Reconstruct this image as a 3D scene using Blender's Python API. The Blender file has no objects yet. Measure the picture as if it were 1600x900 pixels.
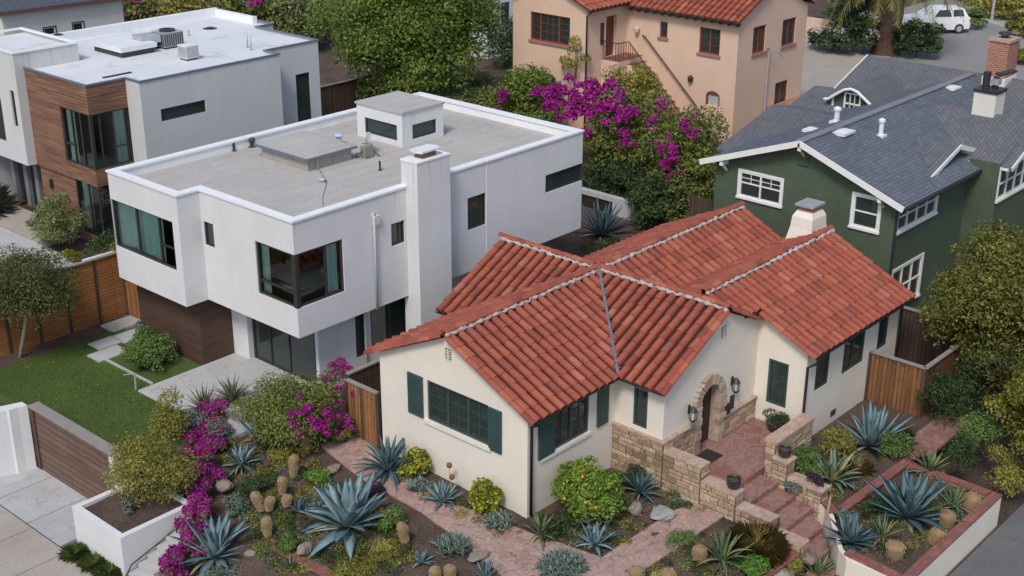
import bpy, math, random
import numpy as np
from mathutils import Vector, Matrix
random.seed(7)
D = bpy.data
SC = bpy.context.scene
COL = SC.collection
R_ = math.radians

# ---------------------------------------------------------------- camera
FPX, PITCH, YAW, ROLL, CAMZ = 2069.0, R_(22.264), R_(41.839), R_(0.18), 19.0
_fh = Vector((math.cos(YAW), math.sin(YAW), 0)); _z = Vector((0, 0, 1))
FW = _fh*math.cos(PITCH) - _z*math.sin(PITCH)
_r = FW.cross(_z).normalized(); _u = _r.cross(FW)
CR = _r*math.cos(ROLL) + _u*math.sin(ROLL); CU = -_r*math.sin(ROLL) + _u*math.cos(ROLL)
CAM = Vector((0, 0, CAMZ))
cd = D.cameras.new('camera'); cam = D.objects.new('camera', cd); COL.objects.link(cam)
cam.matrix_world = Matrix(((CR.x, CU.x, -FW.x, 0), (CR.y, CU.y, -FW.y, 0), (CR.z, CU.z, -FW.z, CAMZ), (0, 0, 0, 1)))
cd.sensor_width = 36; cd.lens = FPX/1600*36; cd.clip_end = 2000; cd.clip_start = 0.1
SC.camera = cam

def G(px, py, z=0.0):
    "point of the survey photo on the level z"
    d = FW + CR*((px-800)/FPX) - CU*((py-450)/FPX)
    t = (z-CAMZ)/d.z
    return CAM + d*t

def front(px, py, c, r):
    "nearest point of a crown ellipsoid seen at a point of the survey photo (or its closest rim point)"
    d = FW + CR*((px-800)/FPX) - CU*((py-450)/FPX); S = lambda v: Vector((v[0]/r[0], v[1]/r[1], v[2]/r[2]))
    o, e = S(CAM-Vector(c)), S(d); a, b, k = e.dot(e), o.dot(e), o.dot(o)-1; q = b*b-a*k
    t = (-b-math.sqrt(max(0, q)))/a; return CAM+d*t

# ---------------------------------------------------------------- materials
def new_mat(name):
    m = D.materials.new(name); m.use_nodes = True
    nt = m.node_tree; nt.nodes.clear()
    return m, nt, nt.nodes, nt.links
def N(nt, t, **kw):
    n = nt.nodes.new(t)
    for k, v in kw.items():
        if k.startswith('_'): setattr(n, k[1:], v)
        else: n.inputs[k.replace('__', ' ')].default_value = v
    return n
def c4(c): return (c[0], c[1], c[2], 1)
def ramp(nt, stops):
    n = nt.nodes.new('ShaderNodeValToRGB'); e = n.color_ramp.elements
    while len(e) < len(stops): e.new(0.5)
    for el, (p, c) in zip(e, stops): el.position = p; el.color = c4(c)
    return n
def M(name, base, rough=0.8, var=0.12, vscale=1.5, fine=0.08, fscale=30, bump=0.25, bscale=60, bdist=0.004, spec=0.3, metal=0.0,
      brick=None, island=None, grain=None, spots=None, streak=None, drip=None):
    """general procedural surface.  brick=(w,h,mortar,c2,cm,swap,distort)  island=[ramp stops]  grain=(sx,sy,amt,swap)"""
    m, nt, nd, L = new_mat(name)
    out = N(nt, 'ShaderNodeOutputMaterial'); p = N(nt, 'ShaderNodeBsdfPrincipled', Roughness=rough, Metallic=metal)
    p.inputs['Specular IOR Level'].default_value = spec
    L.new(p.outputs[0], out.inputs[0])
    tc = N(nt, 'ShaderNodeTexCoord'); geo = N(nt, 'ShaderNodeNewGeometry'); uv = tc.outputs['UV']
    pos = geo.outputs['Position']
    rgb = N(nt, 'ShaderNodeRGB'); rgb.outputs[0].default_value = c4(base); col = rgb.outputs[0]
    hts = []
    if island:
        rp = ramp(nt, island); L.new(geo.outputs['Random Per Island'], rp.inputs[0]); col = rp.outputs[0]
    if brick:
        w, h, mo, c2, cm, swap, dist = brick
        vec = uv
        if swap:
            mp = N(nt, 'ShaderNodeMapping'); mp.inputs['Rotation'].default_value = (0, 0, math.pi/2); L.new(vec, mp.inputs[0]); vec = mp.outputs[0]
        if dist:
            nz = N(nt, 'ShaderNodeTexNoise', Scale=2.2, Detail=2.0); L.new(vec, nz.inputs['Vector'])
            ad = N(nt, 'ShaderNodeVectorMath', _operation='MULTIPLY_ADD'); L.new(nz.outputs['Color'], ad.inputs[0]); ad.inputs[1].default_value = (dist, dist, 0); L.new(vec, ad.inputs[2]); vec = ad.outputs[0]
        b = N(nt, 'ShaderNodeTexBrick'); b.inputs['Scale'].default_value = 1; b.inputs['Brick Width'].default_value = w; b.inputs['Row Height'].default_value = h
        b.inputs['Mortar Size'].default_value = mo; b.inputs['Mortar Smooth'].default_value = 0.3
        b.inputs['Color1'].default_value = c4(base); b.inputs['Color2'].default_value = c4(c2); b.inputs['Mortar'].default_value = c4(cm)
        L.new(vec, b.inputs['Vector']); col = b.outputs['Color']; inv = N(nt, 'ShaderNodeMath', _operation='SUBTRACT'); inv.inputs[0].default_value = 1; L.new(b.outputs['Fac'], inv.inputs[1]); hts.append((inv.outputs[0], 1.0))
    def mul(col, fac, lo, hi):
        mr = N(nt, 'ShaderNodeMapRange'); L.new(fac, mr.inputs[0]); mr.inputs[1].default_value = 0.25; mr.inputs[2].default_value = 0.75; mr.inputs[3].default_value = lo; mr.inputs[4].default_value = hi
        vm = N(nt, 'ShaderNodeVectorMath', _operation='SCALE'); L.new(col, vm.inputs[0]); L.new(mr.outputs[0], vm.inputs['Scale']); return vm.outputs[0]
    if var:
        nz = N(nt, 'ShaderNodeTexNoise', Scale=vscale, Detail=5.0, Roughness=0.6); L.new(pos, nz.inputs['Vector']); col = mul(col, nz.outputs['Fac'], 1-var, 1+var)
    if fine:
        nz = N(nt, 'ShaderNodeTexNoise', Scale=fscale, Detail=3.0); L.new(pos, nz.inputs['Vector']); col = mul(col, nz.outputs['Fac'], 1-fine, 1+fine)
    if grain:
        sx, sy, amt, swap = grain
        mp = N(nt, 'ShaderNodeMapping'); L.new(uv, mp.inputs[0]); mp.inputs['Scale'].default_value = (sx, sy, 1)
        if swap: mp.inputs['Rotation'].default_value = (0, 0, math.pi/2)
        nz = N(nt, 'ShaderNodeTexNoise', Scale=1.0, Detail=5.0, Roughness=0.65); L.new(mp.outputs[0], nz.inputs['Vector']); col = mul(col, nz.outputs['Fac'], 1-amt, 1+amt)
    if streak:   # weathering streaks running down a wall
        mp = N(nt, 'ShaderNodeMapping'); L.new(uv, mp.inputs[0]); mp.inputs['Scale'].default_value = (3.5, 0.28, 1)
        nz = N(nt, 'ShaderNodeTexNoise', Scale=1.0, Detail=4.0); L.new(mp.outputs[0], nz.inputs['Vector']); col = mul(col, nz.outputs['Fac'], 1-streak, 1+streak*0.3)
    if drip:     # rain streaks that start under a coping at the given height
        zt, ln, dk = drip; mp = N(nt, 'ShaderNodeMapping'); L.new(uv, mp.inputs[0]); mp.inputs['Scale'].default_value = (5.5, 0.35, 1)
        nz = N(nt, 'ShaderNodeTexNoise', Scale=1.0, Detail=3.0); L.new(mp.outputs[0], nz.inputs['Vector']); rp = ramp(nt, [(0.56, (0, 0, 0)), (0.70, (1, 1, 1))]); L.new(nz.outputs['Fac'], rp.inputs[0])
        sp = N(nt, 'ShaderNodeSeparateXYZ'); L.new(pos, sp.inputs[0]); mr = N(nt, 'ShaderNodeMapRange'); L.new(sp.outputs['Z'], mr.inputs[0]); mr.inputs[1].default_value = zt-ln; mr.inputs[2].default_value = zt; mr.inputs[3].default_value = 0; mr.inputs[4].default_value = dk
        mm = N(nt, 'ShaderNodeMath', _operation='MULTIPLY'); L.new(rp.outputs[0], mm.inputs[0]); L.new(mr.outputs[0], mm.inputs[1])
        mx = N(nt, 'ShaderNodeMix', _data_type='RGBA'); L.new(mm.outputs[0], mx.inputs['Factor']); L.new(col, mx.inputs['A']); mx.inputs['B'].default_value = (0.30, 0.29, 0.27, 1); col = mx.outputs['Result']
    if spots:
        sc, lim, sc2 = spots
        nz = N(nt, 'ShaderNodeTexNoise', Scale=sc, Detail=4.0, Roughness=0.7); L.new(pos, nz.inputs['Vector'])
        rp = ramp(nt, [(lim, (0, 0, 0)), (min(1, lim+0.12), (1, 1, 1))]); L.new(nz.outputs['Fac'], rp.inputs[0])
        mx = N(nt, 'ShaderNodeMix', _data_type='RGBA'); L.new(rp.outputs[0], mx.inputs['Factor']); L.new(col, mx.inputs['A']); mx.inputs['B'].default_value = c4(sc2); col = mx.outputs['Result']
    L.new(col, p.inputs['Base Color'])
    if bump:
        nz = N(nt, 'ShaderNodeTexNoise', Scale=bscale, Detail=4.0); L.new(pos, nz.inputs['Vector']); hh = nz.outputs['Fac']
        for s, w in hts:
            ma = N(nt, 'ShaderNodeMath', _operation='MULTIPLY_ADD'); L.new(s, ma.inputs[0]); ma.inputs[1].default_value = w*2; L.new(hh, ma.inputs[2]); hh = ma.outputs[0]
        bp = N(nt, 'ShaderNodeBump', Strength=bump, Distance=bdist*4); L.new(hh, bp.inputs['Height']); L.new(bp.outputs[0], p.inputs['Normal'])
    return m
def leaf_mat(name, stops, trans=0.25, rough=0.55, patch=0.42, pscale=1.1):
    m, nt, nd, L = new_mat(name)
    out = N(nt, 'ShaderNodeOutputMaterial'); p = N(nt, 'ShaderNodeBsdfPrincipled', Roughness=rough); p.inputs['Specular IOR Level'].default_value = 0.25
    t = N(nt, 'ShaderNodeBsdfTranslucent'); mx = N(nt, 'ShaderNodeMixShader', Fac=trans)
    geo = N(nt, 'ShaderNodeNewGeometry'); nz = N(nt, 'ShaderNodeTexNoise', Scale=pscale, Detail=3.0); L.new(geo.outputs['Position'], nz.inputs['Vector'])
    ma = N(nt, 'ShaderNodeMath', _operation='MULTIPLY_ADD'); L.new(nz.outputs['Fac'], ma.inputs[0]); ma.inputs[1].default_value = patch*2.4
    sb = N(nt, 'ShaderNodeMath', _operation='MULTIPLY_ADD'); L.new(geo.outputs['Random Per Island'], sb.inputs[0]); sb.inputs[1].default_value = 1-patch; sb.inputs[2].default_value = -patch*0.7
    L.new(sb.outputs[0], ma.inputs[2]); rp = ramp(nt, stops); L.new(ma.outputs[0], rp.inputs[0])
    L.new(rp.outputs[0], p.inputs['Base Color']); L.new(rp.outputs[0], t.inputs['Color'])
    L.new(p.outputs[0], mx.inputs[1]); L.new(t.outputs[0], mx.inputs[2]); L.new(mx.outputs[0], out.inputs[0])
    return m
def glass_mat(name, tint, clear):
    m, nt, nd, L = new_mat(name)
    out = N(nt, 'ShaderNodeOutputMaterial')
    if clear:
        g = N(nt, 'ShaderNodeBsdfGlossy', Roughness=0.02); t = N(nt, 'ShaderNodeBsdfTransparent', Color=c4(tint)); f = N(nt, 'ShaderNodeFresnel', IOR=1.6)
        mx = N(nt, 'ShaderNodeMixShader'); L.new(f.outputs[0], mx.inputs[0]); L.new(t.outputs[0], mx.inputs[1]); L.new(g.outputs[0], mx.inputs[2]); L.new(mx.outputs[0], out.inputs[0])
    else:
        p = N(nt, 'ShaderNodeBsdfPrincipled', Roughness=0.04); p.inputs['Base Color'].default_value = c4(tint); p.inputs['Specular IOR Level'].default_value = 0.7
        geo = N(nt, 'ShaderNodeNewGeometry'); nz = N(nt, 'ShaderNodeTexNoise', Scale=1.2, Detail=1.0); L.new(geo.outputs['Position'], nz.inputs['Vector'])
        b = N(nt, 'ShaderNodeBump', Strength=0.05, Distance=0.02); L.new(nz.outputs['Fac'], b.inputs['Height']); L.new(b.outputs[0], p.inputs['Normal']); L.new(p.outputs[0], out.inputs[0])
    return m
def flag_mat(name, c1, c2, c3, cm, scale, mw=0.035, bump=0.4):
    m, nt, nd, L = new_mat(name)
    out = N(nt, 'ShaderNodeOutputMaterial'); p = N(nt, 'ShaderNodeBsdfPrincipled', Roughness=0.85); p.inputs['Specular IOR Level'].default_value = 0.25
    geo = N(nt, 'ShaderNodeNewGeometry'); pos = geo.outputs['Position']
    nz = N(nt, 'ShaderNodeTexNoise', Scale=3.0, Detail=3.0); L.new(pos, nz.inputs['Vector'])
    ad = N(nt, 'ShaderNodeVectorMath', _operation='MULTIPLY_ADD'); L.new(nz.outputs['Color'], ad.inputs[0]); ad.inputs[1].default_value = (0.12, 0.12, 0.12); L.new(pos, ad.inputs[2])
    v = N(nt, 'ShaderNodeTexVoronoi', Scale=scale); L.new(ad.outputs[0], v.inputs['Vector'])
    e = N(nt, 'ShaderNodeTexVoronoi', Scale=scale, _feature='DISTANCE_TO_EDGE'); L.new(ad.outputs[0], e.inputs['Vector'])
    sx = N(nt, 'ShaderNodeSeparateColor'); L.new(v.outputs['Color'], sx.inputs[0])
    rp = ramp(nt, [(0.1, c1), (0.5, c2), (0.9, c3)]); L.new(sx.outputs[0], rp.inputs[0])
    er = ramp(nt, [(mw*0.4, (1, 1, 1)), (mw, (0, 0, 0))]); L.new(e.outputs['Distance'], er.inputs[0])
    n2 = N(nt, 'ShaderNodeTexNoise', Scale=9.0, Detail=6.0, Roughness=0.65); L.new(pos, n2.inputs['Vector'])
    mr = N(nt, 'ShaderNodeMapRange'); L.new(n2.outputs['Fac'], mr.inputs[0]); mr.inputs[1].default_value = 0.3; mr.inputs[2].default_value = 0.7; mr.inputs[3].default_value = 0.72; mr.inputs[4].default_value = 1.25
    vm = N(nt, 'ShaderNodeVectorMath', _operation='SCALE'); L.new(rp.outputs[0], vm.inputs[0]); L.new(mr.outputs[0], vm.inputs['Scale'])
    mx = N(nt, 'ShaderNodeMix', _data_type='RGBA'); L.new(er.outputs[0], mx.inputs['Factor']); L.new(vm.outputs[0], mx.inputs['A']); mx.inputs['B'].default_value = c4(cm)
    L.new(mx.outputs['Result'], p.inputs['Base Color'])
    bp = N(nt, 'ShaderNodeBump', Strength=bump, Distance=0.02); L.new(n2.outputs['Fac'], bp.inputs['Height']); L.new(bp.outputs[0], p.inputs['Normal'])
    L.new(p.outputs[0], out.inputs[0]); return m

WHITE = M('white_stucco', (0.665, 0.67, 0.675), 0.85, 0.05, 0.9, 0.05, 35, 0.6, 40, streak=0.03, drip=(6.2, 1.3, 0.38))
WCOPE = M('white_coping', (0.78, 0.79, 0.80), 0.5, 0.05, 2, 0.02, bump=0.05)
GREY = M('grey_stucco', (0.565, 0.57, 0.57), 0.88, 0.05, 0.7, 0.06, 35, 0.5, 45, streak=0.03, drip=(6.75, 1.5, 0.35))
CREAM = M('cream_stucco', (0.74, 0.685, 0.595), 0.9, 0.05, 0.8, 0.05, 25, 0.6, 36, streak=0.025)
PEACH = M('peach_stucco', (0.69, 0.49, 0.365), 0.9, 0.06, 0.8, 0.05, 30, 0.4, 60, streak=0.03)
GREEN = M('dark_green_shingle', (0.078, 0.106, 0.070), 0.85, 0.14, 1.0, 0.22, 22, 0.5, 30, streak=0.06)
IVORY = M('ivory_stucco', (0.66, 0.64, 0.58), 0.9, 0.05, 0.6, 0.04, 40, 0.3, 70)
TRIM = M('white_trim', (0.74, 0.735, 0.71), 0.55, 0.05, 3, 0.03, bump=0.06)
DECK = M('grey_roof_membrane', (0.42, 0.40, 0.375), 0.95, 0.10, 0.5, 0.16, 22, 0.5, 40, brick=(60.0, 0.62, 0.016, (0.435, 0.415, 0.385), (0.345, 0.33, 0.305), False, 0.10), spots=(0.7, 0.63, (0.42, 0.40, 0.37)))
WDECK = M('white_roof_membrane', (0.64, 0.66, 0.68), 0.7, 0.08, 0.5, 0.05, 8, 0.15, 20, brick=(9.0, 1.6, 0.008, (0.66, 0.67, 0.68), (0.54, 0.56, 0.58), False, 0.05), spots=(0.8, 0.56, (0.50, 0.52, 0.54)))
BLUEMETAL = M('blue_grey_edge_metal', (0.13, 0.16, 0.21), 0.45, 0.08, 2, 0.04, bump=0.05, spec=0.5)
TEAK = M('teak_cladding', (0.25, 0.135, 0.088), 0.6, 0.10, 1.0, 0.06, 40, 0.3, 50, brick=(3.2, 0.13, 0.008, (0.185, 0.098, 0.064), (0.06, 0.034, 0.024), False, 0), grain=(0.6, 14, 0.7, False))
DARKWOOD = M('dark_brown_cladding', (0.105, 0.060, 0.045), 0.6, 0.10, 1.0, 0.06, 40, 0.3, 50, brick=(2.8, 0.10, 0.007, (0.080, 0.046, 0.035), (0.025, 0.015, 0.012), False, 0), grain=(1.2, 22, 0.30, False))
GATEWOOD = M('brown_gate_plank', (0.165, 0.105, 0.078), 0.65, 0.1, 1.2, 0.06, 40, 0.3, 50, brick=(4.0, 0.21, 0.016, (0.13, 0.08, 0.058), (0.04, 0.026, 0.02), False, 0), grain=(1.0, 14, 0.35, False))
CEDARH = M('cedar_plank_lying', (0.36, 0.155, 0.055), 0.7, 0.12, 1.0, 0.06, 40, 0.3, 50, brick=(2.4, 0.115, 0.009, (0.29, 0.12, 0.045), (0.05, 0.025, 0.012), False, 0), grain=(1.2, 18, 0.35, False))
CEDARV = M('cedar_plank_upright', (0.34, 0.165, 0.065), 0.7, 0.14, 1.2, 0.06, 40, 0.3, 50, brick=(3.0, 0.14, 0.010, (0.22, 0.10, 0.042), (0.04, 0.02, 0.012), True, 0), grain=(14, 0.8, 0.4, False))
CEDARDK = M('dark_cedar_plank', (0.22, 0.105, 0.045), 0.7, 0.16, 1.2, 0.06, 40, 0.3, 50, brick=(3.0, 0.14, 0.010, (0.14, 0.064, 0.028), (0.03, 0.015, 0.01), True, 0), grain=(14, 0.8, 0.45, False))
DARKFENCE = M('dark_weathered_plank', (0.075, 0.05, 0.04), 0.8, 0.15, 1.2, 0.08, 40, 0.3, 50, brick=(3.0, 0.14, 0.010, (0.10, 0.066, 0.05), (0.012, 0.01, 0.008), True, 0), grain=(14, 0.8, 0.4, False))
FCAP = M('grey_weathered_cap', (0.26, 0.235, 0.215), 0.85, 0.12, 2.0, 0.08, bump=0.2)
TILE = M('terracotta_tile', (0.36, 0.10, 0.06), 0.72, 0.16, 2.2, 0.16, 28, 0.35, 50, spec=0.35,
         island=[(0.0, (0.218, 0.059, 0.041)), (0.16, (0.281, 0.072, 0.045)), (0.42, (0.330, 0.086, 0.051)), (0.60, (0.299, 0.076, 0.047)), (0.78, (0.365, 0.106, 0.059)), (0.88, (0.250, 0.075, 0.056)), (0.95, (0.385, 0.123, 0.071)), (1.0, (0.322, 0.123, 0.093))], spots=(5.0, 0.66, (0.25, 0.12, 0.095)))
TILEBED = M('shaded_tile_bed', (0.045, 0.018, 0.014), 0.9, 0.25, 3, 0.15)  # near black: shade in the gaps between tile columns is painted in
MORTAR = M('pale_ridge_mortar', (0.40, 0.375, 0.345), 0.95, 0.25, 4.5, 0.2, 25, 0.5, 30)
SHINGLE = M('slate_blue_shingle', (0.140, 0.162, 0.195), 0.9, 0.14, 0.8, 0.16, 20, 0.4, 60, brick=(0.25, 0.14, 0.014, (0.105, 0.122, 0.148), (0.07, 0.08, 0.098), False, 0.03))
SHINGLE_S = M('slate_blue_shingle_side', (0.148, 0.150, 0.160), 0.9, 0.14, 0.8, 0.16, 20, 0.4, 60, brick=(0.25, 0.14, 0.014, (0.118, 0.124, 0.140), (0.075, 0.08, 0.09), True, 0.03))
RIDGESH = M('lit_ridge_shingle', (0.20, 0.205, 0.215), 0.92, 0.12, 1.5, 0.12, 25, 0.3, 50)  # ridge cap kept paler: brighter light on the far slope is in its colour
STONE = M('tan_stone_block', (0.42, 0.315, 0.225), 0.9, 0.22, 2.6, 0.22, 16, 0.9, 22, 0.012, brick=(0.52, 0.235, 0.016, (0.32, 0.225, 0.16), (0.20, 0.15, 0.11), False, 0.11))
STONEMIX = M('mixed_stone_block', (0.42, 0.315, 0.225), 0.92, 0.16, 3.5, 0.22, 14, 0.9, 20, 0.012, island=[(0, (0.24, 0.165, 0.105)), (0.25, (0.36, 0.26, 0.17)), (0.5, (0.43, 0.325, 0.22)), (0.7, (0.40, 0.27, 0.195)), (0.85, (0.50, 0.39, 0.28)), (1, (0.54, 0.45, 0.35))])
STONEBED = M('stone_joint', (0.115, 0.085, 0.06), 0.95, 0.2, 5, 0.2, bump=0.4)
STONECAP = M('pinkish_stone_cap', (0.42, 0.31, 0.24), 0.9, 0.25, 4.0, 0.2, 16, 0.6, 25, spots=(3.5, 0.56, (0.36, 0.24, 0.19)))
FLAG = flag_mat('pink_flagstone', (0.34, 0.215, 0.18), (0.40, 0.275, 0.235), (0.37, 0.27, 0.235), (0.27, 0.19, 0.16), 2.6, 0.03)
PORCHTILE = flag_mat('red_porch_paving', (0.24, 0.115, 0.10), (0.30, 0.16, 0.135), (0.27, 0.17, 0.15), (0.17, 0.10, 0.085), 3.2, 0.028)
BRICKCAP = M('red_brick_edge', (0.30, 0.12, 0.095), 0.85, 0.18, 3, 0.12, 25, 0.4, 40, brick=(0.22, 0.11, 0.010, (0.22, 0.085, 0.07), (0.15, 0.09, 0.075), False, 0.01))
REDBRICK = M('red_chimney_brick', (0.40, 0.14, 0.085), 0.85, 0.15, 3, 0.12, 25, 0.4, 40, brick=(0.24, 0.085, 0.013, (0.27, 0.09, 0.055), (0.42, 0.33, 0.27), False, 0))
CONC = M('pale_concrete', (0.42, 0.425, 0.42), 0.9, 0.10, 0.8, 0.08, 14, 0.3, 40, spots=(1.5, 0.56, (0.345, 0.345, 0.335)))
DRIVE = M('driveway_concrete', (0.40, 0.41, 0.415), 0.9, 0.12, 0.9, 0.08, 14, 0.3, 40, spots=(1.6, 0.56, (0.325, 0.33, 0.33)))
SIDEW = M('tan_sidewalk_concrete', (0.36, 0.325, 0.285), 0.92, 0.12, 0.8, 0.10, 18, 0.3, 40, spots=(2.2, 0.60, (0.30, 0.27, 0.235)))
ASPH = M('grey_asphalt', (0.135, 0.138, 0.142), 0.95, 0.12, 0.6, 0.2, 40, 0.4, 80)
ROADFAR = M('worn_road_asphalt', (0.25, 0.245, 0.24), 0.95, 0.10, 0.2, 0.08, 6, 0.3, 30)
SOIL = M('brown_soil', (0.105, 0.075, 0.056), 1.0, 0.35, 1.3, 0.35, 14, 1.0, 22, 0.02, spots=(9.0, 0.66, (0.20, 0.155, 0.12)))
GROUND = M('dry_earth', (0.13, 0.105, 0.075), 1.0, 0.35, 0.5, 0.3, 10, 0.8, 16, 0.02, spots=(1.2, 0.58, (0.07, 0.085, 0.035)))
LAWN = M('lawn_base', (0.06, 0.10, 0.024), 0.95, 0.25, 0.6, 0.3, 30, 0.5, 60)
BARK = M('brown_bark', (0.12, 0.085, 0.06), 0.95, 0.3, 4, 0.2, 20, 0.8, 25, 0.02)
PALEBARK = M('pale_grey_bark', (0.33, 0.29, 0.24), 0.9, 0.25, 5, 0.2, bump=0.4)
PALMBARK = M('palm_trunk_bark', (0.15, 0.095, 0.065), 0.95, 0.35, 6, 0.3, 18, 1.0, 14, 0.04)
BRONZE = M('dark_bronze_frame', (0.040, 0.036, 0.034), 0.4, 0.1, 3, 0.03, bump=0.03, spec=0.5)
TEALFRAME = M('dark_teal_paint', (0.038, 0.072, 0.070), 0.5, 0.12, 3, 0.05, bump=0.06, spec=0.4)
REDFRAME = M('rust_red_paint', (0.20, 0.062, 0.042), 0.55, 0.12, 3, 0.05, bump=0.06)
BLACKMETAL = M('black_metal', (0.028, 0.028, 0.03), 0.45, 0.15, 4, 0.04, bump=0.05, spec=0.5)
GALV = M('galvanised_metal', (0.46, 0.48, 0.50), 0.45, 0.12, 5, 0.05, bump=0.05, metal=0.4, spec=0.5)
WHITEMETAL = M('white_painted_metal', (0.72, 0.73, 0.74), 0.45, 0.1, 5, 0.04, bump=0.04)
CURTAIN = M('teal_curtain_cloth', (0.52, 0.76, 0.68), 0.9, 0.06, 2, 0.03, bump=0.1)
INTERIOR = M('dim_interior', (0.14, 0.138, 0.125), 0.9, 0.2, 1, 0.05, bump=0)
BEDCLOTH = M('pale_bed_cloth', (0.42, 0.45, 0.42), 0.9, 0.1, 2, 0.05, bump=0.2)
GLASS = glass_mat('reflection_tinted_glass', (0.030, 0.042, 0.040), False)  # opaque: green reflections and the dark room behind are put into the base colour
CLEAR = glass_mat('clear_window_glass', (0.90, 0.95, 0.93), True)
LAMPGLASS = glass_mat('lantern_glass', (0.55, 0.50, 0.42), False)
DOORWOOD = M('dark_door_plank', (0.060, 0.038, 0.027), 0.55, 0.15, 2, 0.06, bump=0.2, brick=(4.0, 0.14, 0.012, (0.045, 0.028, 0.02), (0.015, 0.01, 0.008), True, 0))
REDDOOR = M('red_brown_door', (0.16, 0.04, 0.026), 0.5, 0.12, 2, 0.05, bump=0.1)
POTMAT = M('dark_glazed_pot', (0.035, 0.033, 0.036), 0.35, 0.2, 6, 0.1, bump=0.2, spec=0.5)
ROCK = M('pale_boulder', (0.25, 0.21, 0.18), 0.95, 0.25, 4, 0.2, 18, 0.9, 14, 0.02)
ROCKGREY = M('grey_boulder', (0.33, 0.325, 0.315), 0.95, 0.25, 4, 0.2, 18, 0.9, 14, 0.02)

AGAVE = M('blue_agave_skin', (0.135, 0.235, 0.27), 0.55, 0.18, 3.0, 0.12, 14, 0.15, 20, island=[(0, (0.10, 0.175, 0.20)), (0.5, (0.155, 0.245, 0.272)), (0.86, (0.215, 0.305, 0.325)), (0.94, (0.20, 0.26, 0.19)), (1, (0.34, 0.28, 0.18))])
AGAVEDK = M('deep_blue_agave_skin', (0.07, 0.14, 0.17), 0.55, 0.18, 3.0, 0.12, 14, 0.15, 20, island=[(0, (0.055, 0.105, 0.120)), (0.6, (0.090, 0.160, 0.180)), (0.92, (0.125, 0.195, 0.205)), (1, (0.26, 0.22, 0.13))])
ALOE = M('green_aloe_skin', (0.10, 0.16, 0.07), 0.5, 0.2, 3.0, 0.12, 14, 0.1, 20, island=[(0, (0.075, 0.125, 0.07)), (0.6, (0.13, 0.185, 0.09)), (0.85, (0.22, 0.23, 0.09)), (1, (0.30, 0.25, 0.11))])
GREYSUC = M('grey_green_succulent', (0.15, 0.20, 0.165), 0.6, 0.2, 4.0, 0.12, bump=0.1, island=[(0, (0.085, 0.130, 0.105)), (0.6, (0.155, 0.215, 0.18)), (1, (0.22, 0.27, 0.23))])
CACTUS = M('golden_cactus_skin', (0.26, 0.175, 0.090), 0.9, 0.2, 6, 0.2, 30, 0.4, 40)
SPINE = M('pale_gold_spine', (0.52, 0.40, 0.25), 0.8, 0.1, 5, 0.05, bump=0)
SEEDHEAD = M('brown_seed_head', (0.17, 0.10, 0.04), 0.9, 0.3, 12, 0.2, bump=0.5)
STRAW = M('dry_straw_stalk', (0.31, 0.26, 0.15), 0.8, 0.2, 4, 0.1, bump=0.1)
L_TREE = leaf_mat('green_tree_leaf', [(0.0, (0.050, 0.084, 0.020)), (0.4, (0.124, 0.184, 0.037)), (0.75, (0.210, 0.275, 0.053)), (1.0, (0.351, 0.392, 0.076))], 0.3)
L_OLIVE = leaf_mat('olive_leaf', [(0.0, (0.077, 0.106, 0.038)), (0.5, (0.183, 0.221, 0.077)), (1.0, (0.365, 0.384, 0.143))])
L_DARK = leaf_mat('dark_leaf', [(0.0, (0.024, 0.045, 0.018)), (0.6, (0.060, 0.098, 0.033)), (1.0, (0.112, 0.158, 0.053))])
L_ORCH = leaf_mat('dusky_olive_leaf', [(0.0, (0.034, 0.048, 0.016)), (0.5, (0.095, 0.118, 0.036)), (1.0, (0.20, 0.215, 0.07))])
L_GARDEN = leaf_mat('muted_olive_leaf', [(0.0, (0.040, 0.052, 0.013)), (0.5, (0.155, 0.162, 0.034)), (0.85, (0.31, 0.29, 0.065)), (1.0, (0.46, 0.41, 0.11))], 0.3)
L_HEDGE = leaf_mat('hedge_leaf', [(0.0, (0.054, 0.096, 0.031)), (0.5, (0.125, 0.211, 0.054)), (1.0, (0.230, 0.326, 0.077))])
L_YELLOW = leaf_mat('yellow_green_leaf', [(0.0, (0.080, 0.090, 0.015)), (0.45, (0.179, 0.190, 0.028)), (0.8, (0.283, 0.285, 0.044)), (1.0, (0.396, 0.381, 0.076))], 0.3)
L_OCHRE = leaf_mat('ochre_green_leaf', [(0.0, (0.106, 0.111, 0.027)), (0.5, (0.260, 0.250, 0.054)), (1.0, (0.518, 0.451, 0.106))], 0.3)
L_VARIEG = leaf_mat('variegated_leaf', [(0.0, (0.057, 0.098, 0.014)), (0.5, (0.161, 0.201, 0.023)), (0.72, (0.391, 0.380, 0.034)), (1.0, (0.632, 0.540, 0.092))], 0.25)
L_CITRUS = leaf_mat('citrus_leaf', [(0.0, (0.054, 0.100, 0.019)), (0.5, (0.143, 0.241, 0.035)), (0.85, (0.278, 0.365, 0.046)), (1.0, (0.538, 0.499, 0.058))], 0.25, 0.4)
L_BOUG = leaf_mat('bougainvillea_leaf', [(0.0, (0.061, 0.087, 0.027)), (0.5, (0.164, 0.202, 0.050)), (1.0, (0.346, 0.365, 0.087))], 0.3)
L_MAGENTA = leaf_mat('magenta_bract', [(0.0, (0.20, 0.010, 0.13)), (0.5, (0.40, 0.018, 0.27)), (0.85, (0.52, 0.035, 0.37)), (1.0, (0.60, 0.10, 0.45))], 0.35)
L_PINK = leaf_mat('dusty_pink_bract', [(0.0, (0.22, 0.04, 0.10)), (1.0, (0.45, 0.14, 0.24))], 0.3)
L_GREYL = leaf_mat('grey_green_leaf', [(0.0, (0.075, 0.112, 0.090)), (0.6, (0.158, 0.210, 0.173)), (1.0, (0.270, 0.323, 0.255))], 0.15)
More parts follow.
